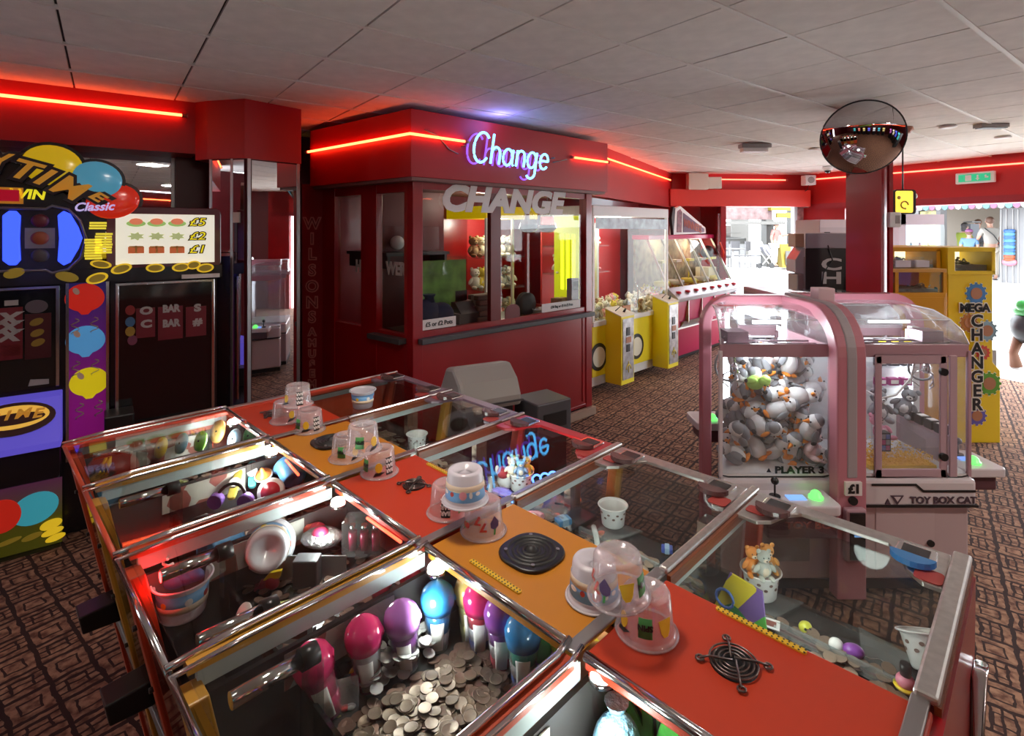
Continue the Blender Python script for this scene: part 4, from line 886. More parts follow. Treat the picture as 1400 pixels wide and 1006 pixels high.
# ================================================================ SOFT TOYS (templates)
def toy_mat(n, c): return mat('plush '+n, c, .95, bump=.25, nscale=60)
PWH, PGR, POR, PBK = toy_mat('white', (.75, .75, .75)), toy_mat('grey', (.24, .25, .27)), toy_mat('orange', (.85, .28, .03)), toy_mat('black', (.03, .03, .03))
def penguin(name, label, cat, loc, body=PGR, belly=PWH, foot=POR, group=None, s=1):
    t = thing(name, label, cat, loc, group=group)
    b = MB().ball((0, .010, .054), (.036, .030, .050), 12, 8).mi(1).ball((0, -.006, .050), (.040, .036, .052), 12, 8); b.build('body', [body, belly], t)
    h = MB().ball((0, .006, .122), (.028, .026, .025), 12, 8).mi(1).ball((0, -.003, .112), (.032, .030, .029), 12, 8).build('head', [body, belly], t)
    MB().cyl((0, -.028, .112), (0, -.055, .108), .011, .002, 8).build('beak', foot, h); MB().ball((-.013, -.030, .122), .0045, 6, 4).ball((.013, -.030, .122), .0045, 6, 4).build('eyes', PBK, h, kind='stuff')
    for sx in (-1, 1):
        MB().ball((sx*.020, -.022, .006), (.017, .026, .009), 8, 5).build('foot', foot, t)
        MB().ball((sx*.044, .0, .062), (.008, .018, .034), 8, 6, Matrix.Rotation(-sx*.35, 3, 'Y')).mi(1).ball((sx*.055, 0, .036), (.007, .012, .012), 8, 5).build('wing', [body, PBK], t)
    t.scale = (s,)*3
    return t
def bear(name, label, cat, loc, col, face, s=1, group=None, ears=.018):
    t = thing(name, label, cat, loc, group=group)
    MB().ball((0, 0, .06), (.055, .048, .06), 12, 8).mi(1).ball((0, -.018, .058), (.038, .034, .042), 10, 7).build('body', [col, face], t)
    h = MB().ball((0, 0, .148), (.048, .044, .042), 12, 8).mi(1).ball((0, -.036, .138), (.020, .016, .015), 8, 6).build('head', [col, face], t)
    MB().ball((-.017, -.040, .158), .005, 6, 4).ball((.017, -.040, .158), .005, 6, 4).ball((0, -.052, .142), (.006, .004, .005), 6, 4).build('face_beads', PBK, h, kind='stuff')
    for sx in (-1, 1):
        MB().ball((sx*.036, 0, .186), (ears, .010, ears), 8, 6).build('ear', col, h); MB().ball((sx*.058, -.020, .075), (.018, .018, .036), 8, 6, Matrix.Rotation(-sx*.6, 3, 'Y')).build('arm', col, t)
        MB().ball((sx*.036, -.050, .016), (.020, .040, .018), 8, 6).build('leg', col, t)
    t.scale = (s,)*3
    return t
def rr_(): return (random.uniform(-.9, .9), random.uniform(-.9, .9), random.uniform(0, 6.28))
# ================================================================ PINK CLAW MACHINE CLUSTER
PX, PY = 1.80, 3.40
PINK = mat('pink paint', (.52, .20, .25), .32, coat=.3); PALE = mat('pale pink panel', (.50, .39, .40), .35, coat=.2); WSH = mat('white shell', (.62, .57, .59), .3, coat=.2)
claw = thing('claw_machine', 'pink four-sided claw machine cluster with clear domes in front of the red column', 'claw machine', (PX, PY, 0))
def cl(x, y): return (x-PX, y-PY)
def cb(x0, x1, y0, y1, z0, z1): return MB().box(x0-PX, x1-PX, y0-PY, y1-PY, z0, z1)
def cp(poly, z0, z1, r=0): return MB().prism([cl(*p) for p in poly], z0, z1, 'z')
YF = 2.95
def shell(poly, tag_):
    cp(poly, .10, .50).build('lower_body', PALE, claw, bevel=.012)
    ex = [(p[0]+(.02 if i in (1, 2) else -.015 if i in (0, 3) else 0), p[1]-(.03 if i in (0, 1) else 0)) for i, p in enumerate(poly)]
    cp(ex, .505, .655).build('waist_shell', WSH, claw, bevel=.02, label='white rounded shell round the waist')
    cp([(p[0]+(.004 if i in (1, 2) else -.004), p[1]-(.006 if i in (0, 1) else 0)) for i, p in enumerate(ex)], .508, .520).build('waist_stripe', BLACK, claw)
    cp(poly, .05, .10).build('plinth', BLACK, claw)
LU = [(1.137, YF), (1.735, YF), (1.735, 3.45), (1.33, 3.45)]
RU = [(1.885, YF), (2.49, YF), (2.55, 3.45), (1.885, 3.45)]
BLU = [(1.48, 3.55), (1.735, 3.55), (1.735, 4.0), (1.60, 4.0)]; BRU = [(1.93, 3.55), (2.56, 3.55), (2.58, 4.05), (1.93, 4.05)]
shell(LU, 'l'); shell(RU, 'r'); shell(BLU, 'bl'); shell(BRU, 'br')
LEDW = glow('white claw light', (.90, .95, 1), 7)
def cage(poly, ztop=1.345, dome=1.56, mirror=False):
    a, b, c, d = [Vector(p) for p in poly]
    cp(poly, .655, .675).build('cage_floor', WHITE, claw)
    fr = MB(); w = .018
    for p, q in ((a, b), (b, c), (d, a)):
        dd = (q-p).normalized(); n = Vector((-dd.y, dd.x))*.018
        fr.prism([cl(*p), cl(*q), cl(*(q+n)), cl(*(p+n))], ztop-.035, ztop+.035, 'z')
    fr.build('upper_band', mat('dusty pink band', (.42, .25, .29), .35), claw, bevel=.004, label='dusty pink band under the dome')
    for p, q, nm in ((a, b, 'cage_glass'), (b, c, 'cage_glass'), (d, a, 'cage_glass')):
        dd = (q-p).normalized(); n = Vector((-dd.y, dd.x))*.006; p_, q_ = p+dd*.012, q-dd*.012
        MB().prism([cl(*p_), cl(*q_), cl(*(q_+n)), cl(*(p_+n))], .675, ztop-.035, 'z').build(nm, ACRYL, claw)
    for p in (a, b): cb(p[0]-.010, p[0]+.010, p[1]-.008, p[1]+.012, .66, ztop).build('cage_post', WSH if p is a else mat('dusty pink band'), claw, bevel=.004)
    # dome: shell lofted from the band up to the ridge
    m = MB(); cen = (a+b+c+d)/4; rows = []
    base = [a, b, c, d]
    def ring(k, z, back=True):
        pts = []
        for i, p in enumerate(base):
            q = Vector(p)
            if i in (0, 1): q.y += k*.26
            if i in (0, 3): q.x += k*.05*(1 if cen.x < PX else 0)
            if i in (1, 2): q.x -= k*.12*(1 if cen.x > PX else 0)
            pts.append((q.x-PX, q.y-PY, z))
        return pts
    ks = [(0, ztop+.035), (.10, ztop+.10), (.30, ztop+.155), (.60, ztop+.20), (1, dome)]
    allp = [ring(k, z) for k, z in ks]; vs = [p for r in allp for p in r]; fs = []
    for j in range(len(ks)-1):
        for i in range(4): fs.append((j*4+i, j*4+(i+1) % 4, (j+1)*4+(i+1) % 4, (j+1)*4+i))
    fs.append(tuple((len(ks)-1)*4+i for i in range(4)))
    m.add(vs, fs, True); o = m.build('dome', ACRYL, claw); 
    so_ = o.modifiers.new('thick', 'SOLIDIFY'); so_.thickness = .005
    MB().tube([allp[0][0], allp[1][0], allp[2][0], allp[3][0], allp[4][0]], .004, 6).tube([allp[0][1], allp[1][1], allp[2][1], allp[3][1], allp[4][1]], .004, 6).tube([allp[2][0], allp[2][1], allp[2][2]], .003, 6).build('dome_edges', glass('acrylic edge', milk=.5), o, kind='stuff')
    MB().tube([(a.x-PX, a.y-PY-.003, .70), (a.x-PX+.006, a.y-PY-.004, .668), (a.x-PX+.04, a.y-PY-.004, .66), (b.x-PX-.04, b.y-PY-.004, .66), (b.x-PX-.006, b.y-PY-.004, .668), (b.x-PX, b.y-PY-.003, .70)], .0035, 6).build('door_seal', BLACK, claw)
cage(LU); cage(RU); cage(BLU); cage(BRU)
# back walls of the two front cages (white, lit) and light bars
cb(1.34, 1.73, 3.435, 3.447, .67, 1.32).build('cage_back', MIRROR, claw, label='mirrored back wall'); cb(1.89, 2.54, 3.435, 3.447, .67, 1.32).build('cage_back', WHITE, claw)
for x, y in ((1.715, 3.41), (1.36, 3.42)): cb(x-.010, x+.010, y-.010, y+.010, .70, 1.48).build('light_bar', LEDW, claw, label='vertical white light bar')
cb(1.50, 1.70, 3.36, 3.38, 1.42, 1.44).build('light_bar', LEDW, claw, label='horizontal white light bar'); cb(2.25, 2.5, 3.40, 3.42, 1.42, 1.435).build('light_bar', LEDW, claw)
cb(2.47, 2.485, 3.38, 3.40, .90, 1.38).build('light_bar', LEDW, claw)
point('claw_light', (1.48-PX, 3.20-PY, 1.42), 4.5, (.92, .96, 1), .06, claw); point('claw_light', (2.2-PX, 3.2-PY, 1.40), 3.2, (.92, .96, 1), .06, claw)
point('claw_light', (1.45-PX, 3.02-PY, 1.25), 1.8, (.92, .96, 1), .04, claw)
# arches: side frame behind the left cage, centre post running back, rear frame of the right cage
def arch(path, w, d, m, name, ax, lab=None):
    """sweep a w x d bar along a path in the plane; ax 'y' = path in xz at depth y, 'x' = path in yz"""
    mb = MB(); n = len(path); vs = []; fs = []
    for i, p in enumerate(path):
        a = Vector(path[max(i-1, 0)]); b = Vector(path[min(i+1, n-1)]); t = (b-a).normalized(); nn = Vector((-t.y, t.x))*w/2; p = Vector(p)
        for o_, e in ((nn, -d/2), (nn, d/2), (-nn, d/2), (-nn, -d/2)):
            q = p+o_; vs.append((q.x, q.y, e))
    for i in range(n-1):
        for k in range(4): fs.append((i*4+k, i*4+(k+1) % 4, (i+1)*4+(k+1) % 4, (i+1)*4+k))
    fs += [(0, 1, 2, 3), tuple((n-1)*4+k for k in (3, 2, 1, 0))]
    V3 = []
    for x, z, e in vs: V3.append((x, ax[1]+e, z) if ax[0] == 'y' else (ax[1]+e, x, z))
    mb.add(V3, fs, False); return mb.build(name, m, claw, bevel=.008, label=lab)
def corner(cx, cz, r, a0, a1, n=7): return [(cx+r*cos(R(a0+(a1-a0)*i/n)), cz+r*sin(R(a0+(a1-a0)*i/n))) for i in range(n+1)]
arch([(1.235-PX, .06), (1.235-PX, 1.38)]+corner(1.395-PX, 1.40, .16, 180, 90)+[(1.86-PX, 1.56)], .06, .07, PINK, 'frame_arch', ('y', 3.46-PY), 'pink arch frame, left')
arch([(1.86-PX, 1.565), (2.42-PX, 1.565)]+corner(2.42-PX, 1.38, .19, 90, 0)+[(2.61-PX, .06)], .06, .07, PINK, 'frame_arch', ('y', 3.50-PY), 'pink arch frame, right')
arch([(2.88-PY, .06), (2.88-PY, 1.32)]+corner(3.10-PY, 1.33, .22, 180, 90)+[(4.0-PY, 1.55)], .08, .155, PINK, 'centre_post', ('x', 1.785-PX), 'pink centre post curving back over the top')
arch([(2.845-PY, .70), (2.845-PY, 1.32)]+corner(3.10-PY, 1.33, .255, 180, 95)+[(3.5-PY, 1.59)], .02, .055, mat('grey stripe', (.38, .34, .36), .4), 'post_stripe', ('x', 1.785-PX), 'grey stripe down the centre post')
MB().box(1.742-PX, 1.828-PX, 2.825-PY, 2.84-PY, .615, .685).build('price_card', PRINTW, claw); letters('price_text', '£1', .062, (1.785-PX, 2.822-PY, .65), BLACK, claw, bold=.003)
MB().cyl((1.785-PX, 2.84-PY, .585), (1.785-PX, 2.825-PY, .585), .022, n=18).build('lock', BLACK, claw)
cb(1.732, 1.838, 2.80, 2.84, .28, .555).build('reader_surround', mat('dusty pink band'), claw, bevel=.01); cb(1.747, 1.823, 2.79, 2.80, .30, .54).build('card_reader', BLK2, claw); cb(1.765, 1.805, 2.786, 2.79, .42, .455).build('reader_display', mat('blue display', (.05, .1, .2), .3, 0, (.15, .35, .7), .6), claw)
MB().box(1.80-PX, 1.90-PX, 3.18-PY, 3.27-PY, 1.582, 1.66).build('power_box', mat('pinkish box', (.68, .50, .52), .4), claw, bevel=.006)
# side door of the right cage with black knobs
dx0, dx1 = 1.975, 2.36
d = MB(); yb = YF-.012
d.box(dx0-PX, dx0+.035-PX, yb-PY, yb+.012-PY, .66, 1.32).box(dx1-.035-PX, dx1-PX, yb-PY, yb+.012-PY, .66, 1.32).box(dx0-PX, dx1-PX, yb-PY, yb+.012-PY, .66, .705).box(dx0-PX, dx1-PX, yb-PY, yb+.012-PY, 1.275, 1.32)
dd_ = d.build('side_door', mat('dusty pink frame', (.45, .31, .35), .35), claw, bevel=.004, label='dusty pink door frame')
for z in (1.235, .775): MB().cyl((2.335-PX, yb-PY, z), (2.335-PX, yb-.02-PY, z), .020, n=18).build('door_knob', BLACK, dd_)
cb(2.38, 2.42, YF-.01, YF+.004, .66, 1.32).build('corner_bar', mat('dusty pink frame'), claw, bevel=.003)
# graphics on the shells
MB().prism([cl(1.94, 0)[0:1][0:1][0:1] and (1.94-PX, .635), (2.18-PX, .635), (2.22-PX, .60), (2.50-PX, .60), (2.50-PX, .588), (2.215-PX, .588), (2.175-PX, .623), (1.94-PX, .623)], YF-.034-PY, YF-.030-PY, 'y').build('shell_graphic', BLACK, claw)
letters('shell_lettering', 'TOY BOX CAT', .050, (2.325-PX, YF-.033-PY, .545), mat('dark lettering', (.08, .05, .07), .4), claw, sx=1.08, bold=.0015)
tri = MB(); tri.prism([(2.04-PX, .572), (2.11-PX, .572), (2.075-PX, .522)], YF-.036-PY, YF-.030-PY, 'y'); tri.prism([(2.01-PX, .525), (2.04-PX, .525), (2.025-PX, .555)], YF-.036-PY, YF-.030-PY, 'y'); tri.build('shell_logo', mat('dark lettering'), claw, kind='stuff')
MB().prism([(2.057-PX, .566), (2.093-PX, .566), (2.075-PX, .540)], YF-.038-PY, YF-.035-PY, 'y').build('logo_gap', WSH, claw)
letters('window_lettering', 'PLAYER 3', .052, (1.565-PX, YF-.004-PY, .695), BLACK, claw, sx=1.25, bold=.002); MB().prism([(1.385-PX, .685), (1.41-PX, .685), (1.3975-PX, .707)], YF-.006-PY, YF-.003-PY, 'y').build('window_mark', BLACK, claw)
cb(1.98, 2.30, YF-.004, YF, .14, .49).build('lower_door', mat('pale pink door', (.52, .41, .42), .35), claw, bevel=.002); MB().cyl((2.275-PX, YF-.004-PY, .30), (2.275-PX, YF-.016-PY, .30), .018, n=16).build('door_lock', BLACK, claw)
cb(1.28, 1.62, YF-.006, YF, .20, .46).build('prize_flap', mat('grey smoky flap', (.30, .28, .29), .2), claw, bevel=.004); letters('flap_lettering', 'PRIZE\nOUT', .05, (1.45-PX, YF-.009-PY, .37), mat('dark lettering'), claw, sx=1.2)
# player consoles
def console(x0, x1, y0, y1, zt, face):
    c = MB().prism(rrect(x0-PX, x1-PX, y0-PY, y1-PY, .035), zt-.05, zt, 'z').build('console', WSH, claw, bevel=.008, label='white rounded control shelf')
    cx, cy = (x0+x1)/2, (y0+y1)/2
    if face == 'front': jx, jy, bx, by, sx, sy = x0+.09, cy, x1-.09, cy-.01, cx, cy-.01
    else: jx, jy, bx, by, sx, sy = cx, y1-.08, cx, y0+.08, cx, cy
    MB().cyl((jx-PX, jy-PY, zt), (jx-PX, jy-PY, zt+.010), .028, n=16).cyl((jx-PX, jy-PY, zt), (jx-PX, jy-PY, zt+.075), .005).ball((jx-PX, jy-PY, zt+.085), .020, 12, 8).build('joystick', BLACK, c)
    MB().lathe([(.034, .0), (.036, .010), (.028, .014), (.024, .030), (.012, .040), (1e-5, .042)], (bx-PX, by-PY, zt), 20).build('start_button', mat('lit green button', (.1, .8, .1), .3, 0, (.15, 1, .15), 1.1), c, label='lit green dome button')
    MB().box(sx-.045-PX, sx+.045-PX, sy-.025-PY, sy+.025-PY, zt, zt+.006).build('display', mat('blue lit display', (.05, .1, .3), .3, 0, (.2, .4, 1), .9), c)
    return c
c = console(1.29, 1.68, 2.74, 2.945, .60, 'front')
cb(1.31, 1.67, 2.77, 2.945, .42, .55).build('console_base', mat('dark maroon band', (.10, .04, .05), .35), claw, bevel=.01); letters('base_lettering', 'TOY BOX', .05, (1.54-PX, 2.768-PY, .49), mat('red brown print', (.30, .08, .06), .4), claw, sx=1.3, bold=.001)
cb(1.40, 1.57, 2.944, 2.95, .625, .65).build('instruction_card', BLACK, claw)
console(1.25, 1.50, 3.64, 3.90, .70, 'side'); cb(1.29, 1.50, 3.67, 3.87, .56, .65).build('console_base', mat('dark maroon band'), claw, bevel=.01)
console(2.54, 2.80, 3.05, 3.32, .655, 'side'); cb(2.56, 2.76, 3.08, 3.29, .52, .605).build('console_base', mat('dark maroon band'), claw, bevel=.01)
# gantries and claws
def gantry(x0, x1, y, cx, z=1.36):
    g_ = MB(); g_.cyl((x0-PX, y-PY, z), (x1-PX, y-PY, z), .006).cyl((x0-PX, y+.08-PY, z), (x1-PX, y+.08-PY, z), .006).box(cx-.06-PX, cx+.06-PX, y-.02-PY, y+.10-PY, z+.01, z+.07)
    g_.build('gantry', mat('dark mauve metal', (.28, .20, .24), .4, .5), claw)
    c_ = MB(); c_.cyl((cx-PX, y+.03-PY, z), (cx-PX, y+.03-PY, z-.14), .006).lathe([(.012, 0), (.022, -.02), (.022, -.05), (.01, -.06)], (cx-PX, y+.03-PY, z-.12), 14)
    for k in range(3):
        a = k*2*PI/3+.4; dx, dy = cos(a), sin(a)
        c_.tube([(cx+dx*.015-PX, y+.03+dy*.015-PY, z-.16), (cx+dx*.06-PX, y+.03+dy*.06-PY, z-.19), (cx+dx*.065-PX, y+.03+dy*.065-PY, z-.235), (cx+dx*.03-PX, y+.03+dy*.03-PY, z-.26)], .004, 6)
    c_.build('claw', CHROME, claw, label='three-pronged chrome claw')
    w_ = MB(); w_.tube([(cx-.05-PX+.07*cos(t), y+.0-PY+.02*sin(2*t), z-.11+.10*sin(t)) for t in [i*PI/9+.6 for i in range(15)]], .007, 8); w_.build('coiled_cable', mat('grey hose', (.35, .36, .38), .5), claw)
gantry(1.20, 1.74, 3.06, 1.27); gantry(1.96, 2.5, 3.08, 2.38)
MB().tube([(1.99-PX, 3.04-PY, 1.10), (2.06-PX, 3.03-PY, 1.06), (2.15-PX, 3.03-PY, 1.08), (2.24-PX, 3.04-PY, 1.17), (2.28-PX, 3.05-PY, 1.30)], .006, 8).build('white_hose', WHITE, claw)
# right cage fittings: shelves, clear chute walls
for z in (1.28, 1.16, 1.04): cb(2.20, 2.48, 3.30, 3.43, z, z+.008).build('prize_shelf', ACRYL, claw)
MB().prism([(2.06-PX, 1.00), (2.06-PX, .675), (2.37-PX, .675), (2.37-PX, .80)], 3.10-PY, 3.106-PY, 'y').build('chute_wall', ACRYL, claw)
MB().box(2.365-PX, 2.371-PX, 3.0-PY, 3.3-PY, .675, .86).box(1.98-PX, 2.37-PX, 2.985-PY, 2.99-PY, .675, .80).build('chute_wall', ACRYL, claw)
cb(2.40, 2.44, 3.0, 3.38, .70, .86).build('prize_ledge', mat('dusty pink frame'), claw); cb(2.49, 2.53, 3.36, 3.41, .675, 1.4).build('white_column', WHITE, claw)
# yellow pellets: nobody could count them
mb = MB()
for i in range(1500):
    x, y = random.uniform(1.99, 2.34), random.uniform(3.0, 3.09) if i % 3 else random.uniform(3.0, 3.3)
    z = .68+random.uniform(0, .085)*(1-(x-1.97)*.4); r = .0065; mb.add([(x+random.uniform(-r, r)-PX, y+random.uniform(-r, r)-PY, z+random.uniform(-r, r)) for _ in range(4)], [(0, 1, 2), (0, 2, 3), (0, 3, 1), (1, 3, 2)])
mb.box(1.98-PX, 2.35-PX, 2.995-PY, 3.095-PY, .676, .70)
mb.build('plastic_pellets', mat('yellow pellets', (.95, .55, .02), .4), label='loose yellow plastic pellets on the floor of the right-hand claw cage', cat='pellets', kind='stuff').location = (PX, PY, 0)
# penguins: piled, leaning back in the left-hand cage
pen = penguin('plush_penguin', 'grey and white plush penguin with orange feet in the left claw cage', 'soft toy', (1.30, 3.10, .70), group='plush penguins in the left claw cage')
spots = []
def lx(y): return 1.137+(y-YF)*.386
for row in range(5):
    y = 3.08+row*.078; zmax = .90+row*.14
    z = .70
    while z < min(zmax, 1.20):
        x = lx(y)+.125+random.uniform(0, .04)
        while x < 1.71:
            spots.append((x, y+random.uniform(-.02, .02), z+random.uniform(-.015, .02))); x += .118
        z += .112
random.shuffle(spots)
for n_, p in enumerate(spots[:95]):
    rot = (random.uniform(-1.5, .9), random.uniform(-1.3, 1.3), random.uniform(-1.8, 1.8))
    if n_ == 0: pen.location = p; pen.rotation_euler = rot; pen.scale = (1.25,)*3
    else: dup(pen, p, rot, scale=random.uniform(1.15, 1.4))
gp = penguin('plush_penguin', 'lime green plush bird lying among the grey penguins', 'soft toy', (1.36, 3.12, 1.12), body=toy_mat('lime', (.45, .75, .15)), belly=toy_mat('lime', (.45, .75, .15))); gp.rotation_euler = (1.2, .3, .4)
pb = bear('plush_rabbit', 'pale pink plush rabbit by the right side of the left claw cage', 'soft toy', (1.67, 3.03, .72), toy_mat('pale pink', (.85, .62, .62)), PWH, .85); pb.rotation_euler = (0, .3, .5)
# right cage: toys and boxed prizes
g1 = bear('plush_koala', 'grey plush koala at the back of the right-hand claw cage', 'soft toy', (2.20, 3.25, .86), PGR, PWH, .95)
g2 = bear('plush_pig', 'pink plush pig on top of the pile in the right-hand claw cage', 'soft toy', (2.17, 3.16, .77), toy_mat('hot pink', (.80, .30, .42)), toy_mat('pale pink', (.85, .62, .62)), .8); g2.rotation_euler = (-.4, 0, .3)
g3 = bear('plush_koala', 'grey plush koala sitting beside the white column of the claw cage', 'soft toy', (2.36, 3.30, .88), PGR, PWH, .9); g3.rotation_euler = (0, .4, -.5)
t = thing('puzzle_cube', 'black boxed colour cube puzzle standing in the clear chute', 'toy', (2.085, 3.045, .765))
MB().box(-.03, .03, -.025, .025, 0, .105).build('box', BLACK, t, bevel=.003)
for i in range(3):
    for j in range(2): MB().box(-.022+j*.024, -.002+j*.024, -.028, -.025, .010+i*.031, .035+i*.031).build('window', mat('cube tile %d' % ((i+j) % 3), [(.10, .15, .4), (.4, .08, .2), (.25, .25, .3)][(i+j) % 3], .4), t)
BOXL = ['yellow and black boxed prize on the top shelf of the right claw cage, %s', 'dark boxed prize on the middle shelf of the right claw cage, %s', 'magenta boxed prize on the lowest shelf of the right claw cage, %s']
for r_, z in enumerate((1.288, 1.168, 1.048)):
    for k in range(3):
        t = thing('prize_box', BOXL[r_] % ('left', 'middle', 'right')[k], 'box', (2.27+k*.078, 3.34, z))
        MB().box(-.03, .03, -.02, .02, 0, .045).build('carton', [mat('black carton', (.05, .04, .05), .4), mat('charcoal carton', (.10, .10, .12), .4), mat('magenta carton', (.45, .05, .25), .4)][r_], t, bevel=.002)
        MB().box(-.022, .022, -.023, -.02, .012, .034).build('print', [mat('yellow print', (.8, .7, .02), .4), PRINTW, PRINTW][r_], t)
for k in range(5):
    t = thing('prize_box', 'small black carton on the ledge of the right claw cage, %s from the front' % ('first', 'second', 'third', 'fourth', 'fifth')[k], 'box', (2.42, 3.04+k*.075, .862))
    MB().box(-.03, .03, -.03, .03, 0, .05).build('carton', BLACK, t, bevel=.002); MB().box(-.02, .02, -.02, .02, .05, .053).build('label_patch', PRINTW, t)
# ================================================================ YELLOW PLUSH CRANE BEHIND THE BOOTH
CY = mat('bright yellow panel', (.88, .72, .02), .4); A45 = R(45)
cr = thing('prize_crane', 'wide white-topped prize crane with yellow base and two coin boxes behind the booth', 'claw machine', (.98, 6.60, 0), A45)
L = 1.83; Dp = .85
MB().box(0, L, .03, Dp, .08, .20).build('white_skirt', WHITE, cr); MB().box(0, L, .0, Dp, .20, .82).build('yellow_base', CY, cr, bevel=.006); MB().box(0, L, -.02, Dp, .82, .88).build('white_ledge', WHITE, cr, bevel=.006)
for a in (.10, .96):
    r_ = MB().cyl((a+.02, -.004, .44), (a+.02, -.012, .44), .17, n=36).build('porthole_ring', BLACK, cr); MB().cyl((a+.02, -.013, .44), (a+.02, -.016, .44), .125, n=36).build('porthole', mat('cream disc', (.75, .72, .58), .4), r_)
MB().box(0, L, -.01, Dp, 2.18, 2.31).build('header', WHITE, cr, bevel=.008); MB().box(.05, L-.05, -.015, -.01, 2.02, 2.16).build('header_sign', mat('pale blue sign', (.55, .68, .80), .4, noise=.4, nscale=8), cr)
for x in (0, L-.04): MB().box(x, x+.04, -.005, .035, .88, 2.18).build('post', WHITE, cr, bevel=.003)
MB().box(.62, .66, .38, .42, .88, 2.1).build('inner_post', WHITE, cr)
MB().box(.04, L-.04, .0, .006, .88, 2.02).build('front_glass', GLASS, cr); MB().box(L-.01, L-.004, .03, Dp-.04, .88, 2.18).build('end_glass', GLASS, cr)
MB().box(0, L, Dp-.03, Dp, .88, 2.18).build('back_panel', mat('crane red back', (.62, .04, .05), .45), cr)
MB().box(.0, .95, .42, Dp-.03, 1.42, 1.44).build('prize_shelf', ACRYL, cr); MB().box(.0, .95, .42, Dp-.03, 1.78, 1.80).build('prize_shelf', ACRYL, cr)
MB().tube([(1.05, .02, .95), (1.06, .02, 1.2), (1.0, .02, 1.3)], .01).build('chain', CHROME, cr)
point('crane_light', (.9, .3, 2.1), 15, (1, .96, .86), .1, cr); point('crane_light', (.25, .3, 2.1), 10, (1, .96, .86), .1, cr)
for a0, h, lab in ((.265, 1.0, 'yellow coin box nearer the booth'), (1.40, 1.06, 'yellow coin box at the far end')):
    c = MB().prism([(-.24, .10), (-.0, .10), (0, h+.02), (-.24, h-.06)], a0, a0+.29, 'x').build('coin_box', CY, cr, bevel=.006, label=lab)
    MB().box(a0+.025, a0+.265, -.248, -.24, .16, h-.09).build('coin_box_door', mat('patterned steel plate', (.38, .36, .36), .35, .6, noise=.35, nscale=12), c)
    MB().box(a0+.10, a0+.17, -.256, -.248, .70, .80).box(a0+.10, a0+.17, -.256, -.248, .50, .59).build('coin_acceptor', BLACK, c, kind='stuff'); MB().box(a0+.09, a0+.20, -.254, -.248, .61, .68).build('sticker', mat('brown sticker', (.40, .14, .06), .5), c)
    MB().tube([(a0+.145+.05*cos(R(t)), -.25, .28+.06*sin(R(t))) for t in range(0, 200, 20)], .008, 6).tube([(a0+.145, -.25, .24), (a0+.145, -.25, .38)], .006, 6).build('anchor_mark', mat('yellow mark', (.8, .65, .1), .5), c, kind='stuff')
    tm_ = MB().prism([(-.245, h-.06), (0, h+.02), (0, h+.03), (-.245, h-.048)], a0-.01, a0+.30, 'x').build('coin_box_top', mat('cream metal', (.75, .68, .58), .5), c); MB().cyl((a0+.16, -.17, h-.02), (a0+.20, -.17, h+.015), .014).build('lever', BLACK, tm_); MB().cyl((a0+.05, -.12, h-.0), (a0+.15, -.12, h+.04), .006).build('stick', BLACK, tm_)
MB().box(.62, .80, -.03, -.02, .86, 1.02).build('notice_card', mat('brown notice', (.45, .16, .05), .5), cr)
# plush pile inside
CM = Matrix.Translation((.98, 6.60, 0)) @ Matrix.Rotation(A45, 4, 'Z')
kinds = [('cream', (.85, .74, .52), (.9, .85, .7)), ('white', (.82, .80, .74), (.9, .9, .88)), ('pink', (.85, .35, .38), (.9, .6, .6)), ('brown', (.30, .15, .08), (.7, .5, .3)), ('grey', (.35, .36, .38), (.7, .7, .7)), ('green', (.40, .55, .25), (.8, .8, .6)), ('yellow', (.85, .68, .10), (.9, .8, .3))]
tmpl = {}
CM2 = Matrix.Translation((.43, 7.15, 0)) @ Matrix.Rotation(A45, 4, 'Z')
def put_bear(kind, p, rot, s, where, group):
    n, c, f = kind
    lab = '%s plush bear %s' % (n, where)
    q = (CM2 if p[0] < 0 else CM) @ Vector(p)
    r = (rot[0], rot[1], rot[2]+A45)
    if n not in tmpl: tmpl[n] = bear('plush_bear', lab, 'soft toy', q, toy_mat(n+' fur', c), toy_mat(n+' face', f), s, group); tmpl[n].rotation_euler = r
    else: dup(tmpl[n], q, r, lab, group, s)
random.seed(11)
for i in range(34):
    a = .12+(i % 17)*.105+random.uniform(-.03, .03); y = .12+(i//17)*.22+random.uniform(-.04, .04)
    put_bear(kinds[[0, 1, 0, 2, 1, 6, 0, 4, 1, 0, 3][i % 11]], (a, y, .885+.02*(i//17)), (random.uniform(-.5, .3), random.uniform(-.4, .4), random.uniform(-1, 1)), random.uniform(.9, 1.15), 'in the pile on the floor of the yellow-based crane', 'plush bears heaped in the yellow-based crane')
for i in range(7): put_bear(kinds[[1, 2, 4, 1, 0, 4, 2][i]], (.08+i*.125, .60, 1.442), (0, random.uniform(-.2, .2), random.uniform(-.5, .5)), 1.25, 'sitting on the lower clear shelf of the crane', 'plush bears on the lower crane shelf')
for i in range(7): put_bear(kinds[[0, 1, 3, 0, 5, 6, 1][i]], (.08+i*.125, .60, 1.802), (0, random.uniform(-.2, .2), random.uniform(-.5, .5)), 1.25, 'sitting on the upper clear shelf of the crane', 'plush bears on the upper crane shelf')
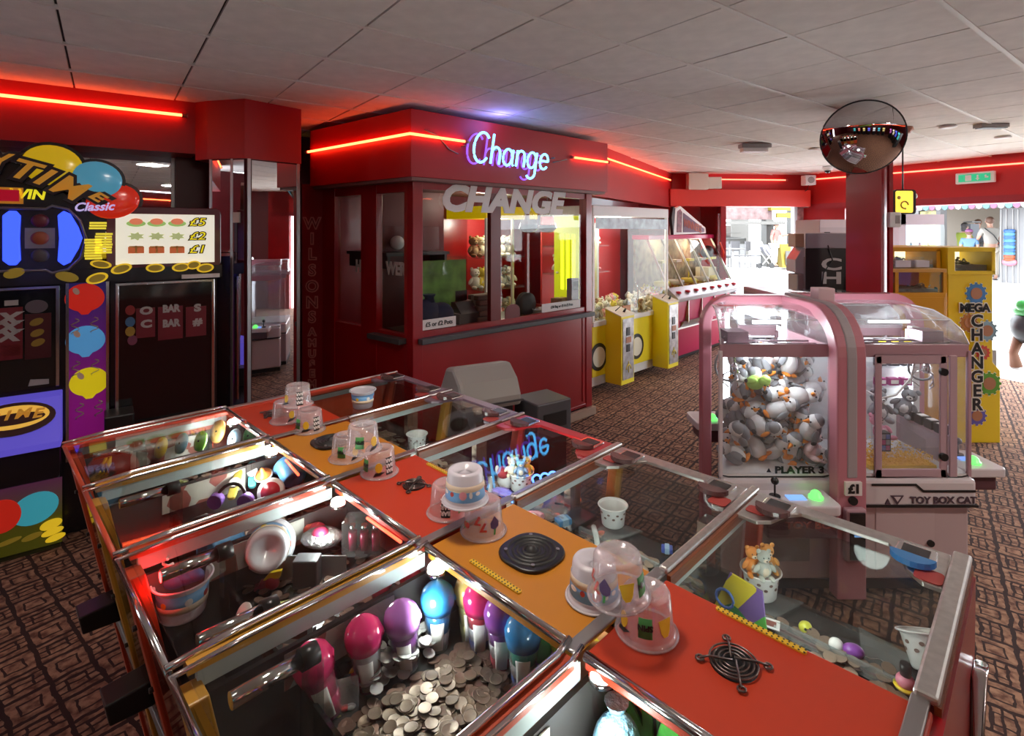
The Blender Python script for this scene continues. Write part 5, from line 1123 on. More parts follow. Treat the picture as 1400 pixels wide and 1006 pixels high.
# second lit cabinet seen through the booth, left of the crane
c2 = thing('display_cabinet', 'lit plush cabinet with bright yellow light strips seen through the booth glass', 'display cabinet', (.43, 7.15, 0), A45)
MB().box(-.95, -.03, .10, .8, 0, .85).build('base', CY, c2); MB().box(-.95, -.03, .88, .92, .85, 2.3).build('back_panel', mat('crane red back'), c2); MB().box(-.95, -.03, .1, .9, 2.15, 2.3).build('header', mat('yellow header', (.80, .60, .02), .4, 0, (.9, .65, .0), .25), c2)
for z in (1.25, 1.65): MB().box(-.93, -.05, .2, .88, z, z+.012).build('shelf', ACRYL, c2)
MB().box(-.012, -.002, .2, .6, .88, 2.18).build('side_panel', mat('lime yellow panel', (.6, .65, .02), .4, 0, (.75, .85, .02), .35), cr)
for k in range(3): MB().box(-.025, -.012, .26+k*.09, .30+k*.09, 1.25, 1.95).build('light_strip', glow('lime yellow strip', (.85, 1, .02), 1.8), cr, label='glowing yellow strip')
for x in (-.95, -.5): MB().box(x, x+.03, .1, .13, .85, 2.15).build('post', WHITE, c2)
point('crane_light', (-.5, .3, 2.1), 12, (1, .95, .85), .1, c2)
for i in range(6): put_bear(kinds[[3, 0, 1, 0, 1, 4][i]], (-.85+i*.12, .45, 1.662), (0, 0, random.uniform(-.5, .5)), 1.35, 'on the top shelf of the cabinet seen through the booth', 'plush bears in the lit cabinet, top shelf')
for i in range(6): put_bear(kinds[[1, 6, 2, 0, 4, 1][i]], (-.85+i*.12, .42, 1.262), (0, 0, random.uniform(-.5, .5)), 1.35, 'on the middle shelf of the cabinet seen through the booth', 'plush bears in the lit cabinet, middle shelf')
for i in range(6): put_bear(kinds[[4, 0, 1, 2, 4, 0][i]], (-.85+i*.12, .38, .852), (0, 0, random.uniform(-.5, .5)), 1.35, 'on the base of the cabinet seen through the booth', 'plush bears in the lit cabinet, bottom')
# ================================================================ RED CANDY CRANE
cc = thing('candy_crane', 'crimson sweet-scoop machine with sloping glass and coffin-shaped sign by the doorway', 'arcade machine', (2.40, 7.78, 0), A45)
L = 2.55; CRIM = mat('crimson panel', (.50, .015, .09), .35, coat=.3)
MB().prism([(.30, .08), (.95, .08), (.95, 1.0), (.10, 1.0), (.16, .60)], 0, L, 'x').build('body', CRIM, cc, bevel=.008)
MB().prism([(.0, 1.02), (.02, .96), (.22, .96), (.22, 1.16)], -.02, L+.02, 'x').build('console', mat('silver console', (.34, .33, .35), .35, .3), cc, bevel=.008, label='silver sloping control console')
for k in range(8):
    a = .15+k*.32; MB().lathe([(.05, 0), (.045, .03), (1e-5, .035)], (a, .09, 1.075), 14).build('button', mat('red button', (.6, .02, .04), .3), cc)
for k in range(1, 5): MB().box(k*L/5-.008, k*L/5+.008, .085, .15, .62, .96).build('trim_bar', ALU, cc)
MB().prism([(.10, .64), (.17, .55), (.20, .55), (.14, .64)], .35, 1.0, 'x').build('prize_tray', STEEL, cc, bevel=.004)
MB().box(0, L, .145, .17, .53, .55).build('trim_bar', ALU, cc)
for k in range(6):
    a = k*(L-.03)/5; MB().prism([(.20, 1.15), (.24, 1.15), (.68, 1.86), (.64, 1.86)], a, a+.03, 'x').build('sloping_frame', ALU if k in (0, 5) else mat('clear bar', (.6, .62, .55), .3), cc)
MB().prism([(.205, 1.16), (.212, 1.16), (.65, 1.86), (.643, 1.86)], .03, L-.03, 'x').build('sloping_glass', GLASS, cc)
MB().prism([(.22, 1.16), (.95, 1.16), (.95, 1.86), (.66, 1.86)], L-.02, L-.01, 'x').build('end_panel', mat('end panel red', (.40, .02, .03), .4), cc); MB().prism([(.22, 1.16), (.95, 1.16), (.95, 1.86), (.66, 1.86)], .01, .02, 'x').build('end_glass', GLASS, cc)
MB().box(0, L, .90, .95, 1.0, 1.9).build('back_panel', mat('buff back', (.24, .20, .12), .6, noise=.6, nscale=9), cc)
MB().box(-.02, L+.02, .60, .97, 1.86, 1.93).build('top_rail', CRIM, cc, bevel=.01)
MB().prism([(.85, 1.93), (.92, 2.35), (1.15, 2.40), (1.30, 2.35), (2.20, 2.05), (2.22, 1.95)], .62, .70, 'y').build('sign_board', PRINTW, cc, label='white-edged coffin-shaped sign', bevel=.006)
MB().prism([(1.0, 1.97), (1.03, 2.31), (1.13, 2.345), (1.20, 2.30), (1.18, 1.97)], .61, .62, 'y').build('sign_print', mat('dark sign print', (.20, .06, .08), .4, noise=.6, nscale=20), cc)
MB().prism([(1.25, 1.97), (1.25, 2.29), (2.12, 2.03), (2.13, 1.97)], .61, .62, 'y').build('sign_print', mat('dark sign print 2', (.12, .05, .10), .4), cc)
letters('sign_letters', 'WINNERS', .17, (1.62, .605, 2.07), mat('orange red print', (.75, .12, .02), .4, 0, (.8, .15, .02), .3), cc, roll=-.16, bold=.006)
MB().prism([(.85, 1.93), (.78, 2.2), (.84, 2.38), (.92, 2.35)], .60, .66, 'y').build('sign_side', BLACK, cc)
point('candy_light', (.7, .7, 1.8), 7, (1, .93, .7), .1, cc); point('candy_light', (1.9, .7, 1.8), 7, (1, .93, .7), .1, cc)
mb = MB(); random.seed(5)
for i in range(900):
    a = random.uniform(.05, L-.05); y = random.uniform(.28, .88); mb.k = random.choice((0, 0, 1, 2, 3)); mb.T = Matrix.Translation((a, y, 1.02+random.uniform(0, .10)+.05*sin(a*9))) @ Euler((random.random()*3, random.random()*3, 0)).to_matrix().to_4x4()
    mb.box(-.018, .018, -.012, .012, -.008, .008)
o = mb.build('sweets', [mat('yellow sweets', (.8, .62, .1), .4), mat('cream sweets', (.8, .75, .6), .4), mat('orange sweets', (.75, .3, .05), .4), mat('lime sweets', (.5, .6, .1), .4)], label='loose wrapped sweets heaped behind the sloping glass', cat='sweets', kind='stuff'); o.location = (2.40, 7.78, 0); o.rotation_euler = (0, 0, A45)
SWEETS = o
for k, a in enumerate((.35, .85, 1.35, 1.85, 2.3)):
    b_ = MB(); b_.lathe([(.13, 0), (.16, .02), (.16, .06), (.14, .08)], (a, .55, 1.14), 20).cyl((a, .55, 1.2), (a, .55, 1.5), .012).box(a-.10, a+.10, .48, .62, 1.5, 1.54)
    b_.build('scoop_turntable', mat('turntable %d' % (k % 2), ((.75, .65, .1), (.6, .6, .55))[k % 2], .35), cc)
MB().ball((2.28, .62, 1.62), (.16, .13, .12)).build('black_dome', BLACK, cc); MB().box(2.10, 2.45, .5, .8, 1.16, 1.36).build('cream_hopper', mat('cream hopper', (.8, .75, .5), .4), cc); MB().tube([(2.20, .30, 1.80), (2.28, .25, 1.62), (2.24, .25, 1.55)], .018).build('red_arm', mat('red arm', (.75, .05, .02), .4), cc)
MB().box(.05, L-.1, .35, .9, .02, .08).build('castor_plinth', BLACK, cc)
cc.scale = (.86, .80, 1); SWEETS.scale = (.86, .80, 1)
# ================================================================ BLACK CHANGER BEHIND THE PINK CLUSTER
t = thing('change_machine', 'black change machine with white stacked letters standing left of the red column', 'change machine', (2.79, 5.15, 0), R(-6))
MB().prism([(0, 0), (.62, 0), (.62, .55), (.25, .55)], 0, 1.83, 'z').build('cabinet', mat('black side panel', (.02, .02, .022), .4), t, bevel=.006); MB().prism([(0, 0), (.62, 0), (.62, .55), (.25, .55)], 1.83, 1.975, 'z').build('top_box', mat('lilac grey top', (.36, .33, .38), .4), t, bevel=.008)
MB().box(-.015, .0, -.005, .2, 0, 1.75).build('front_edge', STEEL, t)
MB().prism([(-.09, 1.60), (-.09, 1.72), (-.02, 1.84), (0, 1.84), (0, 1.58)], .0, .22, 'y').build('sloping_console', mat('pale steel', (.55, .60, .65), .3, .6), t, bevel=.005)
MB().box(-.075, -.01, .0, .22, .2, 1.58).build('coin_hopper', STEEL, t, bevel=.01); MB().box(-.08, .0, .02, .2, 1.84, 1.97).build('display_box', mat('tan display', (.50, .32, .22), .4), t, bevel=.006)
for ch, z in (('C', 1.675), ('H', 1.545), ('A', 1.39), ('N', 1.26), ('G', 1.12), ('E', .98)): letters('side_letter', ch, .155, (.235, -.003, z), mat('grey white print', (.60, .60, .60), .5), t, sx=1.75, bold=.004)
MB().tube([(.20, -.01, 1.86), (.24, -.012, 1.72), (.16, -.012, 1.60), (.14, -.012, 1.42)], .006).build('cable', BLACK, t)
t = thing('vending_cabinet', 'pale lilac cabinet with small dark badge standing behind the black change machine', 'cabinet', (3.95, 6.95, 0))
MB().box(0, .62, 0, .6, .05, 2.14).build('cabinet', mat('pale lilac metal', (.55, .47, .54), .4), t, bevel=.01); MB().box(0, .62, -.01, 0, 2.04, 2.14).build('header', mat('pale lilac header', (.65, .55, .62), .4), t); MB().box(.06, .13, -.008, 0, 1.92, 1.98).build('badge', BLACK, t); MB().box(-.02, .64, .0, .6, 0, .05).build('plinth', BLACK, t)
# ================================================================ YELLOW COIN CABINETS
YD = mat('yellow cabinet', (.78, .56, .015), .4, coat=.2); YO = mat('orange yellow cabinet', (.62, .30, .01), .4)
coinm = mat('coin metal', (.40, .38, .33), .35, .8)
def coin_heap(name, parent, x0, x1, y0, y1, z0, h, n, r=.014):
    mb = MB()
    for i in range(n):
        x, y = random.uniform(x0, x1), random.uniform(y0, y1); z = z0+random.uniform(0, h)*(.6+.4*sin(x*13))
        mb.T = Matrix.Translation((x, y, z)) @ Euler((random.uniform(-.9, .9), random.uniform(-.9, .9), 0)).to_matrix().to_4x4(); mb.cyl((0, 0, 0), (0, 0, .003), r, n=7)
    mb.T = None; mb.box(x0, x1, y0, y1, z0-.01, z0+h*.4)
    return mb.build(name, coinm, parent, kind='stuff')
t = thing('coin_changer', 'tall yellow change machine with cog-wheel artwork and vertical lettering at the right', 'change machine', (4.11, 5.10, 0))
MB().prism([(0, .0), (.49, 0), (.49, .68), (.42, .76), (.42, 1.60), (0, 1.60)], 0, .8, 'y').build('cabinet', YD, t, bevel=.005); MB().box(.415, .50, .05, .7, .70, .86).build('wedge_cap', mat('grey wedge', (.35, .36, .40), .4), t)
MB().prism([(-.02, 1.585), (.43, 1.585), (.43, 1.62), (.05, 1.62), (.05, 1.80), (.43, 1.80), (.43, 1.84), (-.02, 1.84)], -.02, .8, 'y').box(.395, .43, -.02, .8, 1.60, 1.82).build('coin_box_frame', YD, t, bevel=.004)
MB().box(.05, .40, -.012, -.006, 1.62, 1.80).build('coin_window', GLASS, t); coin_heap('coins_inside', t, .06, .39, .03, .3, 1.63, .11, 420)
MB().box(.05, .40, .35, .36, 1.62, 1.80).build('lit_back', mat('cream lit back', (.8, .75, .5), .5, 0, (1, .90, .55), 1.3), t)
KEY = mat('keyline white', (.8, .78, .7), .4)
def cog(px, py, r, col, nm):
    x = (px-700)/FPX*5.1-4.11; z = CAMH-(py-HY)/FPX*5.1
    def ring(rr, teeth, y0, y1, n=12):
        pts = []
        for i in range(n):
            for da, q in ((-.13, rr), (-.09, rr*1.18), (.09, rr*1.18), (.13, rr)): a = 2*PI*i/n+da; pts.append((x+q*cos(a), z+q*sin(a)))
        return MB().prism(pts, y0, y1, 'y')
    k = ring(r*1.06, 1, -.004, 0).build('cog_edge', KEY if r > .07 else mat('dim keyline', (.5, .4, .2), .4), t); ring(r, 1, -.007, -.004).build('cog', mat(nm+' cog', col, .4), k)
    m = MB(); ellip(m, x, z, r*.62, r*.62, -.010, .003); m.build('cog_centre', mat('brown coin face', (.40, .17, .08), .5), k)
for px, py, r, c, n in ((1322, 441, .075, (.45, .18, .04), 'brown'), (1347, 452, .085, (.22, .35, .42), 'grey blue'), (1341, 482, .06, (.60, .06, .04), 'red'), (1350, 524, .095, (.10, .32, .03), 'green'), (1333, 568, .080, (.12, .10, .40), 'violet'), (1332, 401, .088, (.05, .20, .48), 'blue')): cog(px+2, py, r, c, n)
def keyed(txt, px, py, size, sx=1.0):
    x = (px-700)/FPX*5.1-4.11; z = CAMH-(py-HY)/FPX*5.1
    letters('side_letter', txt, size, (x, -.012, z), KEY, t, bold=.014, depth=.001, sx=sx); letters('side_letter', txt, size, (x, -.015, z), BLACK, t, bold=.005, depth=.001, sx=sx)
keyed('MEGA', 1331, 421, .105, 1.0)
for ch, py in zip('CHANGER', (438, 457, 476, 495, 514, 533, 552)): keyed(ch, 1334, py+1, .155, 1.05)
t = thing('coin_cabinet', 'glazed coin cabinet in shade-darkened yellow, joined to the left of the tall yellow change machine', 'cabinet', (3.62, 5.16, 0))
MB().box(0, .46, 0, .7, 0, 1.60).build('cabinet', YO, t, bevel=.005); MB().box(0, .46, -.01, .7, 1.58, 1.625).box(0, .46, -.01, .7, 1.80, 1.84).box(.42, .46, -.01, .7, 1.6, 1.82).box(0, .02, -.01, .7, 1.6, 1.82).build('coin_box_frame', YO, t, bevel=.003)  # darker orange puts the shade on this yellow wing into its colour
MB().box(.02, .42, -.004, .002, 1.625, 1.80).build('coin_window', GLASS, t); coin_heap('coins_inside', t, .03, .41, .03, .3, 1.63, .11, 420); MB().box(.02, .42, .4, .41, 1.62, 1.80).build('lit_back', mat('cream lit back'), t)
t = thing('coin_pusher_cabinet', 'lower orange-yellow prize cabinet in front of the shade-darkened coin cabinet', 'cabinet', (3.22, 4.78, 0))
MB().box(0, .62, 0, .34, 0, 1.45).build('cabinet', YO, t, bevel=.005)
MB().box(0, .62, -.0, .34, 1.63, 1.66).build('top_board', mat('tan top', (.60, .33, .08), .4), t, bevel=.004)
for x in (0, .165, .59): MB().box(x, x+.03, 0, .03, 1.45, 1.63).build('corner_bar', YO, t)
MB().box(.03, .165, .008, .014, 1.45, 1.63).build('window', GLASS, t); MB().box(.195, .59, .008, .014, 1.45, 1.63).build('window', GLASS, t)
MB().box(.02, .60, .30, .33, 1.45, 1.63).build('inner_back', mat('dim orange back', (.35, .08, .03), .5), t); coin_heap('prizes_inside', t, .04, .58, .05, .28, 1.455, .06, 200)
MB().box(.19, .60, -.006, 0, 1.0, 1.41).build('door', YO, t, bevel=.003); MB().cyl((.10, -.002, 1.38), (.10, -.012, 1.38), .035, n=20).build('red_lamp', mat('red lamp', (.5, .04, .02), .4), t)
for k, (a, w) in enumerate(((.20, .17), (.385, .15))):
    b = thing('leaflet_tray', ('left' if k == 0 else 'right')+' clear white leaflet tray on top of the orange prize cabinet', 'tray', (3.22+a, 4.83, 1.66))
    MB().box(0, w, 0, .12, 0, .012).box(0, w, .10, .12, 0, .10).box(0, .008, 0, .12, 0, .085).box(w-.008, w, 0, .12, 0, .085).build('tray', ACRYL, b); MB().box(.015, w-.015, .02, .09, .012, .07).build('leaflets', mat('lilac paper', (.62, .60, .68), .6), b)
b = thing('black_case', 'small black case beside the leaflet trays near the column', 'case', (3.19+.05, 4.84, 1.66)); MB().box(0, .11, 0, .12, 0, .12).build('case', BLACK, b, bevel=.02); MB().tube([(.03, .06, .12), (.04, .06, .15), (.07, .06, .15), (.08, .06, .12)], .006).build('handle', BLACK, b)
# yellow lit sign, drinks fridge, child ride at the right
t = thing('lit_sign', 'square yellow lit sign with black rim hanging right of the column', 'sign', (4.20, 5.95, 2.18)); MB().prism(rrect(0, .24, 0, .27, .03), 0, .07, 'y').build('case', BLACK, t)
MB().prism(rrect(.015, .205, .015, .255, .02), -.006, 0, 'y').build('face', mat('yellow sign face', (.8, .62, .08), .4, 0, (1, .75, .08), .7), t); m = MB()
m.tube([(.11+.04*cos(a), -.008, .10+.04*sin(a)) for a in [i*PI/5 for i in range(9)]], .008, 6).ball((.05, -.006, .18), (.02, .003, .02)).ball((.12, -.006, .06), (.012, .003, .012)).build('face_mark', mat('brown mark', (.35, .2, .03), .5), t, kind='stuff'); MB().cyl((.12, .035, .27), (.12, .035, .84), .008).build('hanger', BLACK, t)
MB().ball((.25, .02, .2), (.02, .02, .03)).build('white_bulb', WHITE, t)
t = thing('drinks_fridge', 'upright lilac-sided glass-door fridge behind the shade-darkened coin cabinet', 'fridge', (5.25, 7.35, 0)); MB().box(0, .10, 0, .6, .1, 2.22).box(0, .62, .55, .6, .1, 2.22).box(0, .62, 0, .6, 2.08, 2.22).box(0, .62, 0, .6, 0, .5).build('cabinet', mat('lilac side', (.50, .40, .46), .4), t)
MB().box(.10, .62, -.01, .0, .5, 2.08).build('door', GLASS, t); MB().box(.10, .62, .40, .42, .5, 2.08).build('inner_back', mat('pale lit back', (.7, .85, .9), .5, 0, (.7, .9, 1), .6), t)
for z in (.9, 1.25, 1.6): MB().box(.1, .62, .05, .4, z, z+.015).build('shelf', WHITE, t)
for k in range(12):
    b = thing('drink_bottle', 'pastel drink bottle standing in the glass-door fridge', 'bottle', (5.25+.16+(k % 4)*.12, 7.5, (.915, 1.265, 1.615)[k//4]), group='bottles in the fridge')
    MB().lathe([(.028, 0), (.03, .12), (.012, .18), (.012, .2)], n=10).build('bottle', mat('drink %d' % (k % 3), [(.3, .6, .8), (.85, .45, .6), (.8, .75, .3)][k % 3], .3), b); MB().cyl((0, 0, .2), (0, 0, .22), .014, n=8).build('cap', WHITE, b)
t = thing('child_ride', 'green and black ride-on toy with brown legs at the right edge by the entrance', 'ride', (7.55, 7.75, 0))
MB().ball((0, 0, .86), (.34, .30, .17), 20, 12).build('green_shell', mat('green shell', (.03, .30, .06), .3, coat=.5), t, label='glossy green top'); MB().ball((0, 0, .62), (.36, .28, .30), 20, 12).build('black_body', BLACK, t); 
for sx, sy in ((-1, -1), (1, -1), (-1, 1), (1, 1)): MB().tube([(sx*.18, sy*.12, .45), (sx*.24, sy*.14, .22), (sx*.20, sy*.14, .02)], [.07, .055, .075], 10).build('leg', mat('brown hide', (.20, .09, .05), .6), t)
MB().ball((-.30, -.1, .95), (.12, .10, .10)).build('head', mat('green shell'), t)
# grey plastic hood and dark box between pusher and booth
t = thing('coin_counter', 'light grey plastic hood on a black machine between the pusher island and the booth', 'machine', (-.17, 2.98, 0), R(28))
MB().box(-.15, .15, -.10, .14, 0, 1.06).build('stand', BLACK, t, bevel=.01); MB().prism([(-.16, 1.06), (.16, 1.06), (.16, 1.13), (.08, 1.25), (-.03, 1.27), (-.12, 1.20), (-.16, 1.12)], -.18, .17, 'x').build('hood', mat('light grey plastic', (.30, .285, .27), .4), t, bevel=.02, label='rounded light grey hood'); MB().box(-.185, .175, -.165, -.158, 1.085, 1.095).build('hood_seam', DGREY, t)
t = thing('bill_validator', 'dark grey metal box on a stand right of the light grey hood', 'machine', (.17, 3.05, 0), R(35))
MB().box(-.09, .11, -.08, .10, .0, .86).build('stand', BLACK, t); MB().box(-.11, .13, -.10, .12, .86, 1.06).build('case', mat('charcoal metal', (.07, .07, .08), .4), t, bevel=.008); MB().box(-.07, .09, -.105, -.10, .92, 1.0).build('slot_plate', BLACK, t)
# ================================================================ PEOPLE (seen across the street)
SKIN = mat('skin', (.30, .16, .11), .5)
def skin_mesh(name, verts, edges, m, parent, sub=2, root=0):
    me = bpy.data.meshes.new(name); me.from_pydata([v[:3] for v in verts], edges, []); me.materials.append(m)
    o = bpy.data.objects.new(name, me); COL.objects.link(o); o.parent = parent
    sk = o.modifiers.new('skin', 'SKIN'); me.skin_vertices.new() if not me.skin_vertices else None
    sv = me.skin_vertices[0].data
    for i, v in enumerate(verts): sv[i].radius = (v[3], v[4] if len(v) > 4 else v[3]); sv[i].use_root = (i == root)
    sb = o.modifiers.new('sub', 'SUBSURF'); sb.levels = sb.render_levels = sub
    for p in me.polygons: p.use_smooth = True
    sk.use_smooth_shade = True
    return o
def person(label, loc, rz, shirt, legs, hair, arms='down', lean=0, s=1, skirt=False, long_hair=False, extras=None):
    t = thing('person', label, 'person', loc, rz); t.scale = (s,)*3
    L_ = lean
    def sp(y, z): return (y-L_*(max(0, z-.95)))
    V_ = []; E = []
    def v(x, y, z, r, r2=None): V_.append((x, sp(y, z), z, r, r2 or r)); return len(V_)-1
    pel = v(0, 0, .95, .15, .11); wa = v(0, 0, 1.12, .13, .095); ch = v(0, 0, 1.32, .16, .11); nk = v(0, 0, 1.45, .065); hd0 = v(0, -.01, 1.53, .06); hd = v(0, -.015, 1.62, .095, .105); ht = v(0, -.01, 1.69, .07)
    E += [(pel, wa), (wa, ch), (ch, nk), (nk, hd0), (hd0, hd), (hd, ht)]
    tips = []
    for sx in (-1, 1):
        h = v(sx*.09, 0, .88, .095); k = v(sx*.10, -.01, .50, .062); a = v(sx*.10, .02, .10, .042); f = v(sx*.105, -.10, .035, .038, .03); E += [(pel, h), (h, k), (k, a), (a, f)]
        sh = v(sx*.18, 0, 1.39, .062)
        if arms == 'fwd': el = v(sx*.24, -.10, 1.16, .045); wr = v(sx*.17, -.32, 1.10, .028)
        elif arms == 'one' and sx == 1: el = v(sx*.27, -.12, 1.20, .045); wr = v(sx*.20, -.36, 1.24, .028)
        else: el = v(sx*.24, .02, 1.13, .045); wr = v(sx*.25, -.05, .90, .028)
        E += [(ch, sh), (sh, el), (el, wr)]
        e_ = Vector(V_[el][:3]); w = Vector(V_[wr][:3]); d = (w-e_).normalized(); pm_ = w+d*.05
        pv = len(V_); V_.append((pm_.x, pm_.y, pm_.z, .030, .016)); E.append((wr, pv))
        side = d.cross(Vector((0, -1, 0)) if abs(d.y) < .6 else Vector((0, 0, 1))).normalized()
        for q, fl in ((-.024, .065), (-.008, .075), (.008, .072), (.024, .055)):
            b0 = pm_+side*q+d*.028; b1 = b0+d*fl*.5; b2 = b1+d*fl*.35+Vector((0, -.012, -.008)); i0 = len(V_)
            for b, r in ((b0, .010), (b1, .009), (b2, .007)): V_.append((b.x, b.y, b.z, r, r))
            E += [(pv, i0), (i0, i0+1), (i0+1, i0+2)]
        b0 = w+d*.035-side*.03; b1 = b0+d*.03-side*.014; i0 = len(V_)
        for b, r in ((b0, .011), (b1, .008)): V_.append((b.x, b.y, b.z, r, r))
        E += [(wr, i0), (i0, i0+1)]
    skin_mesh('body', V_, E, SKIN, t)
    g = V_; A = lambda i, k=1.16: (g[i][0], g[i][1], g[i][2], g[i][3]*k, g[i][4]*k)
    # garments as their own continuous shells
    tv = [A(pel), A(wa, 1.2), A(ch, 1.15), (0, g[nk][1], 1.42, .085, .08)]; te = [(0, 1), (1, 2), (2, 3)]; names = [(x[0], i) for i, x in enumerate(V_)]
    base = 7
    shs = [i for i, x in enumerate(V_) if abs(x[2]-1.39) < 1e-6]
    for i in shs:
        n = len(tv); tv.append(A(i, 1.2)); e2 = Vector(V_[i+1][:3]); s2 = Vector(V_[i][:3]); m2 = s2.lerp(e2, .75); tv.append((m2.x, m2.y, m2.z, .062, .062)); te += [(2, n), (n, n+1)]
    skin_mesh('shirt', tv, te, shirt, t)
    hv = [(0, 0, .93, .16, .125)]; he = []
    for sx in (-1, 1):
        n = len(hv); hv += [(sx*.09, 0, .85, .105, .105), (sx*.10, -.01, .50, .076, .076), (sx*.10, .02, .14, .062, .062)]; he += [(0, n), (n, n+1), (n+1, n+2)]
    skin_mesh('trousers', hv, he, legs, t)
    hy = g[hd][1]
    MB().ball((0, hy+.018, 1.655), (.098, .108, .10), 16, 10).ball((0, hy+.06, 1.57 if long_hair else 1.62), (.085, .05, .14 if long_hair else .07), 12, 8).build('hair', hair, t)
    fc = MB(); fc.ball((-.032, hy-.094, 1.63), (.011, .007, .008), 8, 5).ball((.032, hy-.094, 1.63), (.011, .007, .008), 8, 5).build('eyes', BLACK, t, kind='stuff')
    MB().ball((0, hy-.105, 1.595), (.011, .018, .018), 8, 6).ball((-.092, hy, 1.61), (.010, .020, .028), 8, 6).ball((.092, hy, 1.61), (.010, .020, .028), 8, 6).build('nose_and_ears', SKIN, t, kind='stuff'); MB().ball((0, hy-.093, 1.555), (.024, .008, .006), 8, 5).build('mouth', mat('lips', (.45, .12, .10), .5), t)
    for sx in (-1, 1): MB().ball((sx*.105, -.06, .035), (.045, .12, .035), 12, 7).build('shoe', BLACK, t)
    if extras == 'strap': MB().tube([(.15, sp(-.12, 1.42), 1.42), (0, sp(-.15, 1.25), 1.25), (-.16, sp(-.10, 1.0), 1.0), (-.17, sp(.10, 1.0), 1.0), (0, sp(.16, 1.25), 1.25), (.15, sp(.07, 1.44), 1.44)], .014, 6).build('bag_strap', BLACK, t)
    if extras == 'cap': MB().lathe([(.115, 0), (.11, .05), (.07, .09), (1e-5, .10)], (0, hy+.01, 1.66), 18).build('cap', mat('plum cap', (.15, .04, .12), .6), t)
    return t
# ================================================================ STREET, RIGHT: sweet shop with counter
SO = Vector((13.0, 15.0)); SPL = PL(SO.x, SO.y, math.degrees(WR)); SD = KR; SN = Vector((-KR.y, KR.x)); SN = SN if SN.y > 0 else -SN
shop = thing('shop', 'white shop front across the street with teal menu boards and pink scalloped canopy', 'building', (SO.x, SO.y, 0), WR)
SG = .60
SHW = mat('shop white', (.12, .12, .123), .5); SHI = mat('shop interior beige', (.16, .13, .10), .6); TEAL = mat('teal board', (.03, .16, .15), .5)
def sx_(px): return SPL.a(px)
def szz(px, py): return SPL.z(px, py)
yo = 1 if Vector((-sin(WR), cos(WR))).dot(SN) > 0 else -1
x_l, x_r = sx_(1225), sx_(1500)
def sbox(px0, px1, py0, py1, y0, y1, nm, m, z0=None, **k):
    a, b = sx_(px0), sx_(px1); pc = (px0+px1)/2; return MB().box(a, b, y0*yo, y1*yo, szz(pc, py1) if z0 is None else z0, szz(pc, py0)).build(nm, m, shop, **k)
MB().box(x_l-1.5, x_r, 0, .3*yo, szz(1320, 285), szz(1320, 285)+3.2).build('upper_wall', SHW, shop); MB().box(x_l-1.5, x_r, 4*yo, 4.2*yo, 0, 3.6).build('rear_wall', SHI, shop); MB().box(x_l-1.5, x_r, 0, 4.2*yo, szz(1320, 270), szz(1320, 270)+.2).build('shop_ceiling', SHI, shop); MB().box(x_l-1.5, x_r, .05*yo, 4.2*yo, .3, SG).build('shop_floor', mat('blue grey step', (.10, .14, .20), .6), shop)
MB().box(x_l-1, x_r, -1.1*yo, 0, .2, SG-.08).build('kerb_step', mat('blue grey step'), shop)
sbox(1368, 1420, 284, 367, -.05, .3, 'white_panel', SHW, z0=SG); sbox(1225, 1257, 284, 367, -.05, .3, 'white_panel', SHW, z0=SG); sbox(1281, 1287, 284, 367, -.05, .3, 'white_post', SHW, z0=SG)
for p in (1370, 1377, 1386, 1393): sbox(p, p+1, 286, 364, -.08, -.05, 'panel_rib', mat('rib grey', (.25, .25, .25), .5), z0=SG)
sbox(1258, 1280, 289, 340, .0, .1, 'display_window', mat('window of sweets', (.35, .32, .10), .4, noise=.7, nscale=5)); sbox(1258, 1280, 316, 318, -.02, 0, 'window_rail', SHW)
mb = MB(); n = 26; a0, a1 = sx_(1245), sx_(1500)
for i in range(n):
    xa = a0+(a1-a0)*i/n; xb = a0+(a1-a0)*(i+1)/n; mb.k = i % 3; zt = szz(1320, 276); pts = [(xa, zt), (xb, zt)]+[((xa+xb)/2+(xb-xa)/2*cos(PI*j/6), zt-.12-.12*sin(PI*j/6)) for j in range(7)]
    mb.prism(pts, -.9*yo, -.86*yo, 'y'); mb.box(xa, xb, -.9*yo, 0, zt-.01, zt+.03)
mb.build('canopy', [mat('canopy pink', (.13, .035, .07), .6), mat('canopy white', (.16, .16, .16), .6), mat('canopy cyan', (.04, .12, .14), .6)], shop, label='scalloped pink, white and cyan canopy')
for p in (1325, 1338, 1352): sbox(p, p+12, 287, 300, 3.0, 3.05, 'menu_board', TEAL, label='teal menu board')
a, z = sx_(1317), szz(1317, 294); MB().cyl((a, 3.0*yo, z), (a, 2.95*yo, z), .22, n=24).build('round_sign', mat('brown sign', (.22, .06, .04), .5), shop)
sbox(1287, 1368, 332, 345, .9, 1.4, 'counter', SHW, z0=SG); sbox(1332, 1346, 331, 334, .8, 1.0, 'counter_mat', mat('red mat', (.35, .08, .06), .5))
sbox(1290, 1302, 306, 333, 1.0, 1.5, 'grey_machine', mat('grey machine', (.12, .13, .15), .5)); sbox(1292, 1304, 302, 304, 1.0, 1.5, 'pale_shelf', SHW)
for i in range(7): sbox(1304+i*4, 1306+i*4, 314, 322, 2.9, 3.0, 'jar', mat('jar %d' % (i % 3), [(.25, .08, .08), (.3, .3, .28), (.28, .2, .05)][i % 3], .5))
def at_shop(px, off, z=SG): q = SO+SD*SPL.a(px, off*yo)+SN*off; return (q.x, q.y, z)
cone = thing('cone_sign', 'tall twisted orange and blue cone sign on the white shop panel', 'sign', at_shop(1380, -.12, szz(1380, 357)), WR)
mb = MB()
for i in range(10): mb.k = 0 if i < 2 else (1 if i % 2 else 2); mb.lathe([(.10, i*.085), (.13, i*.085+.04), (.10, i*.085+.085)], n=10)
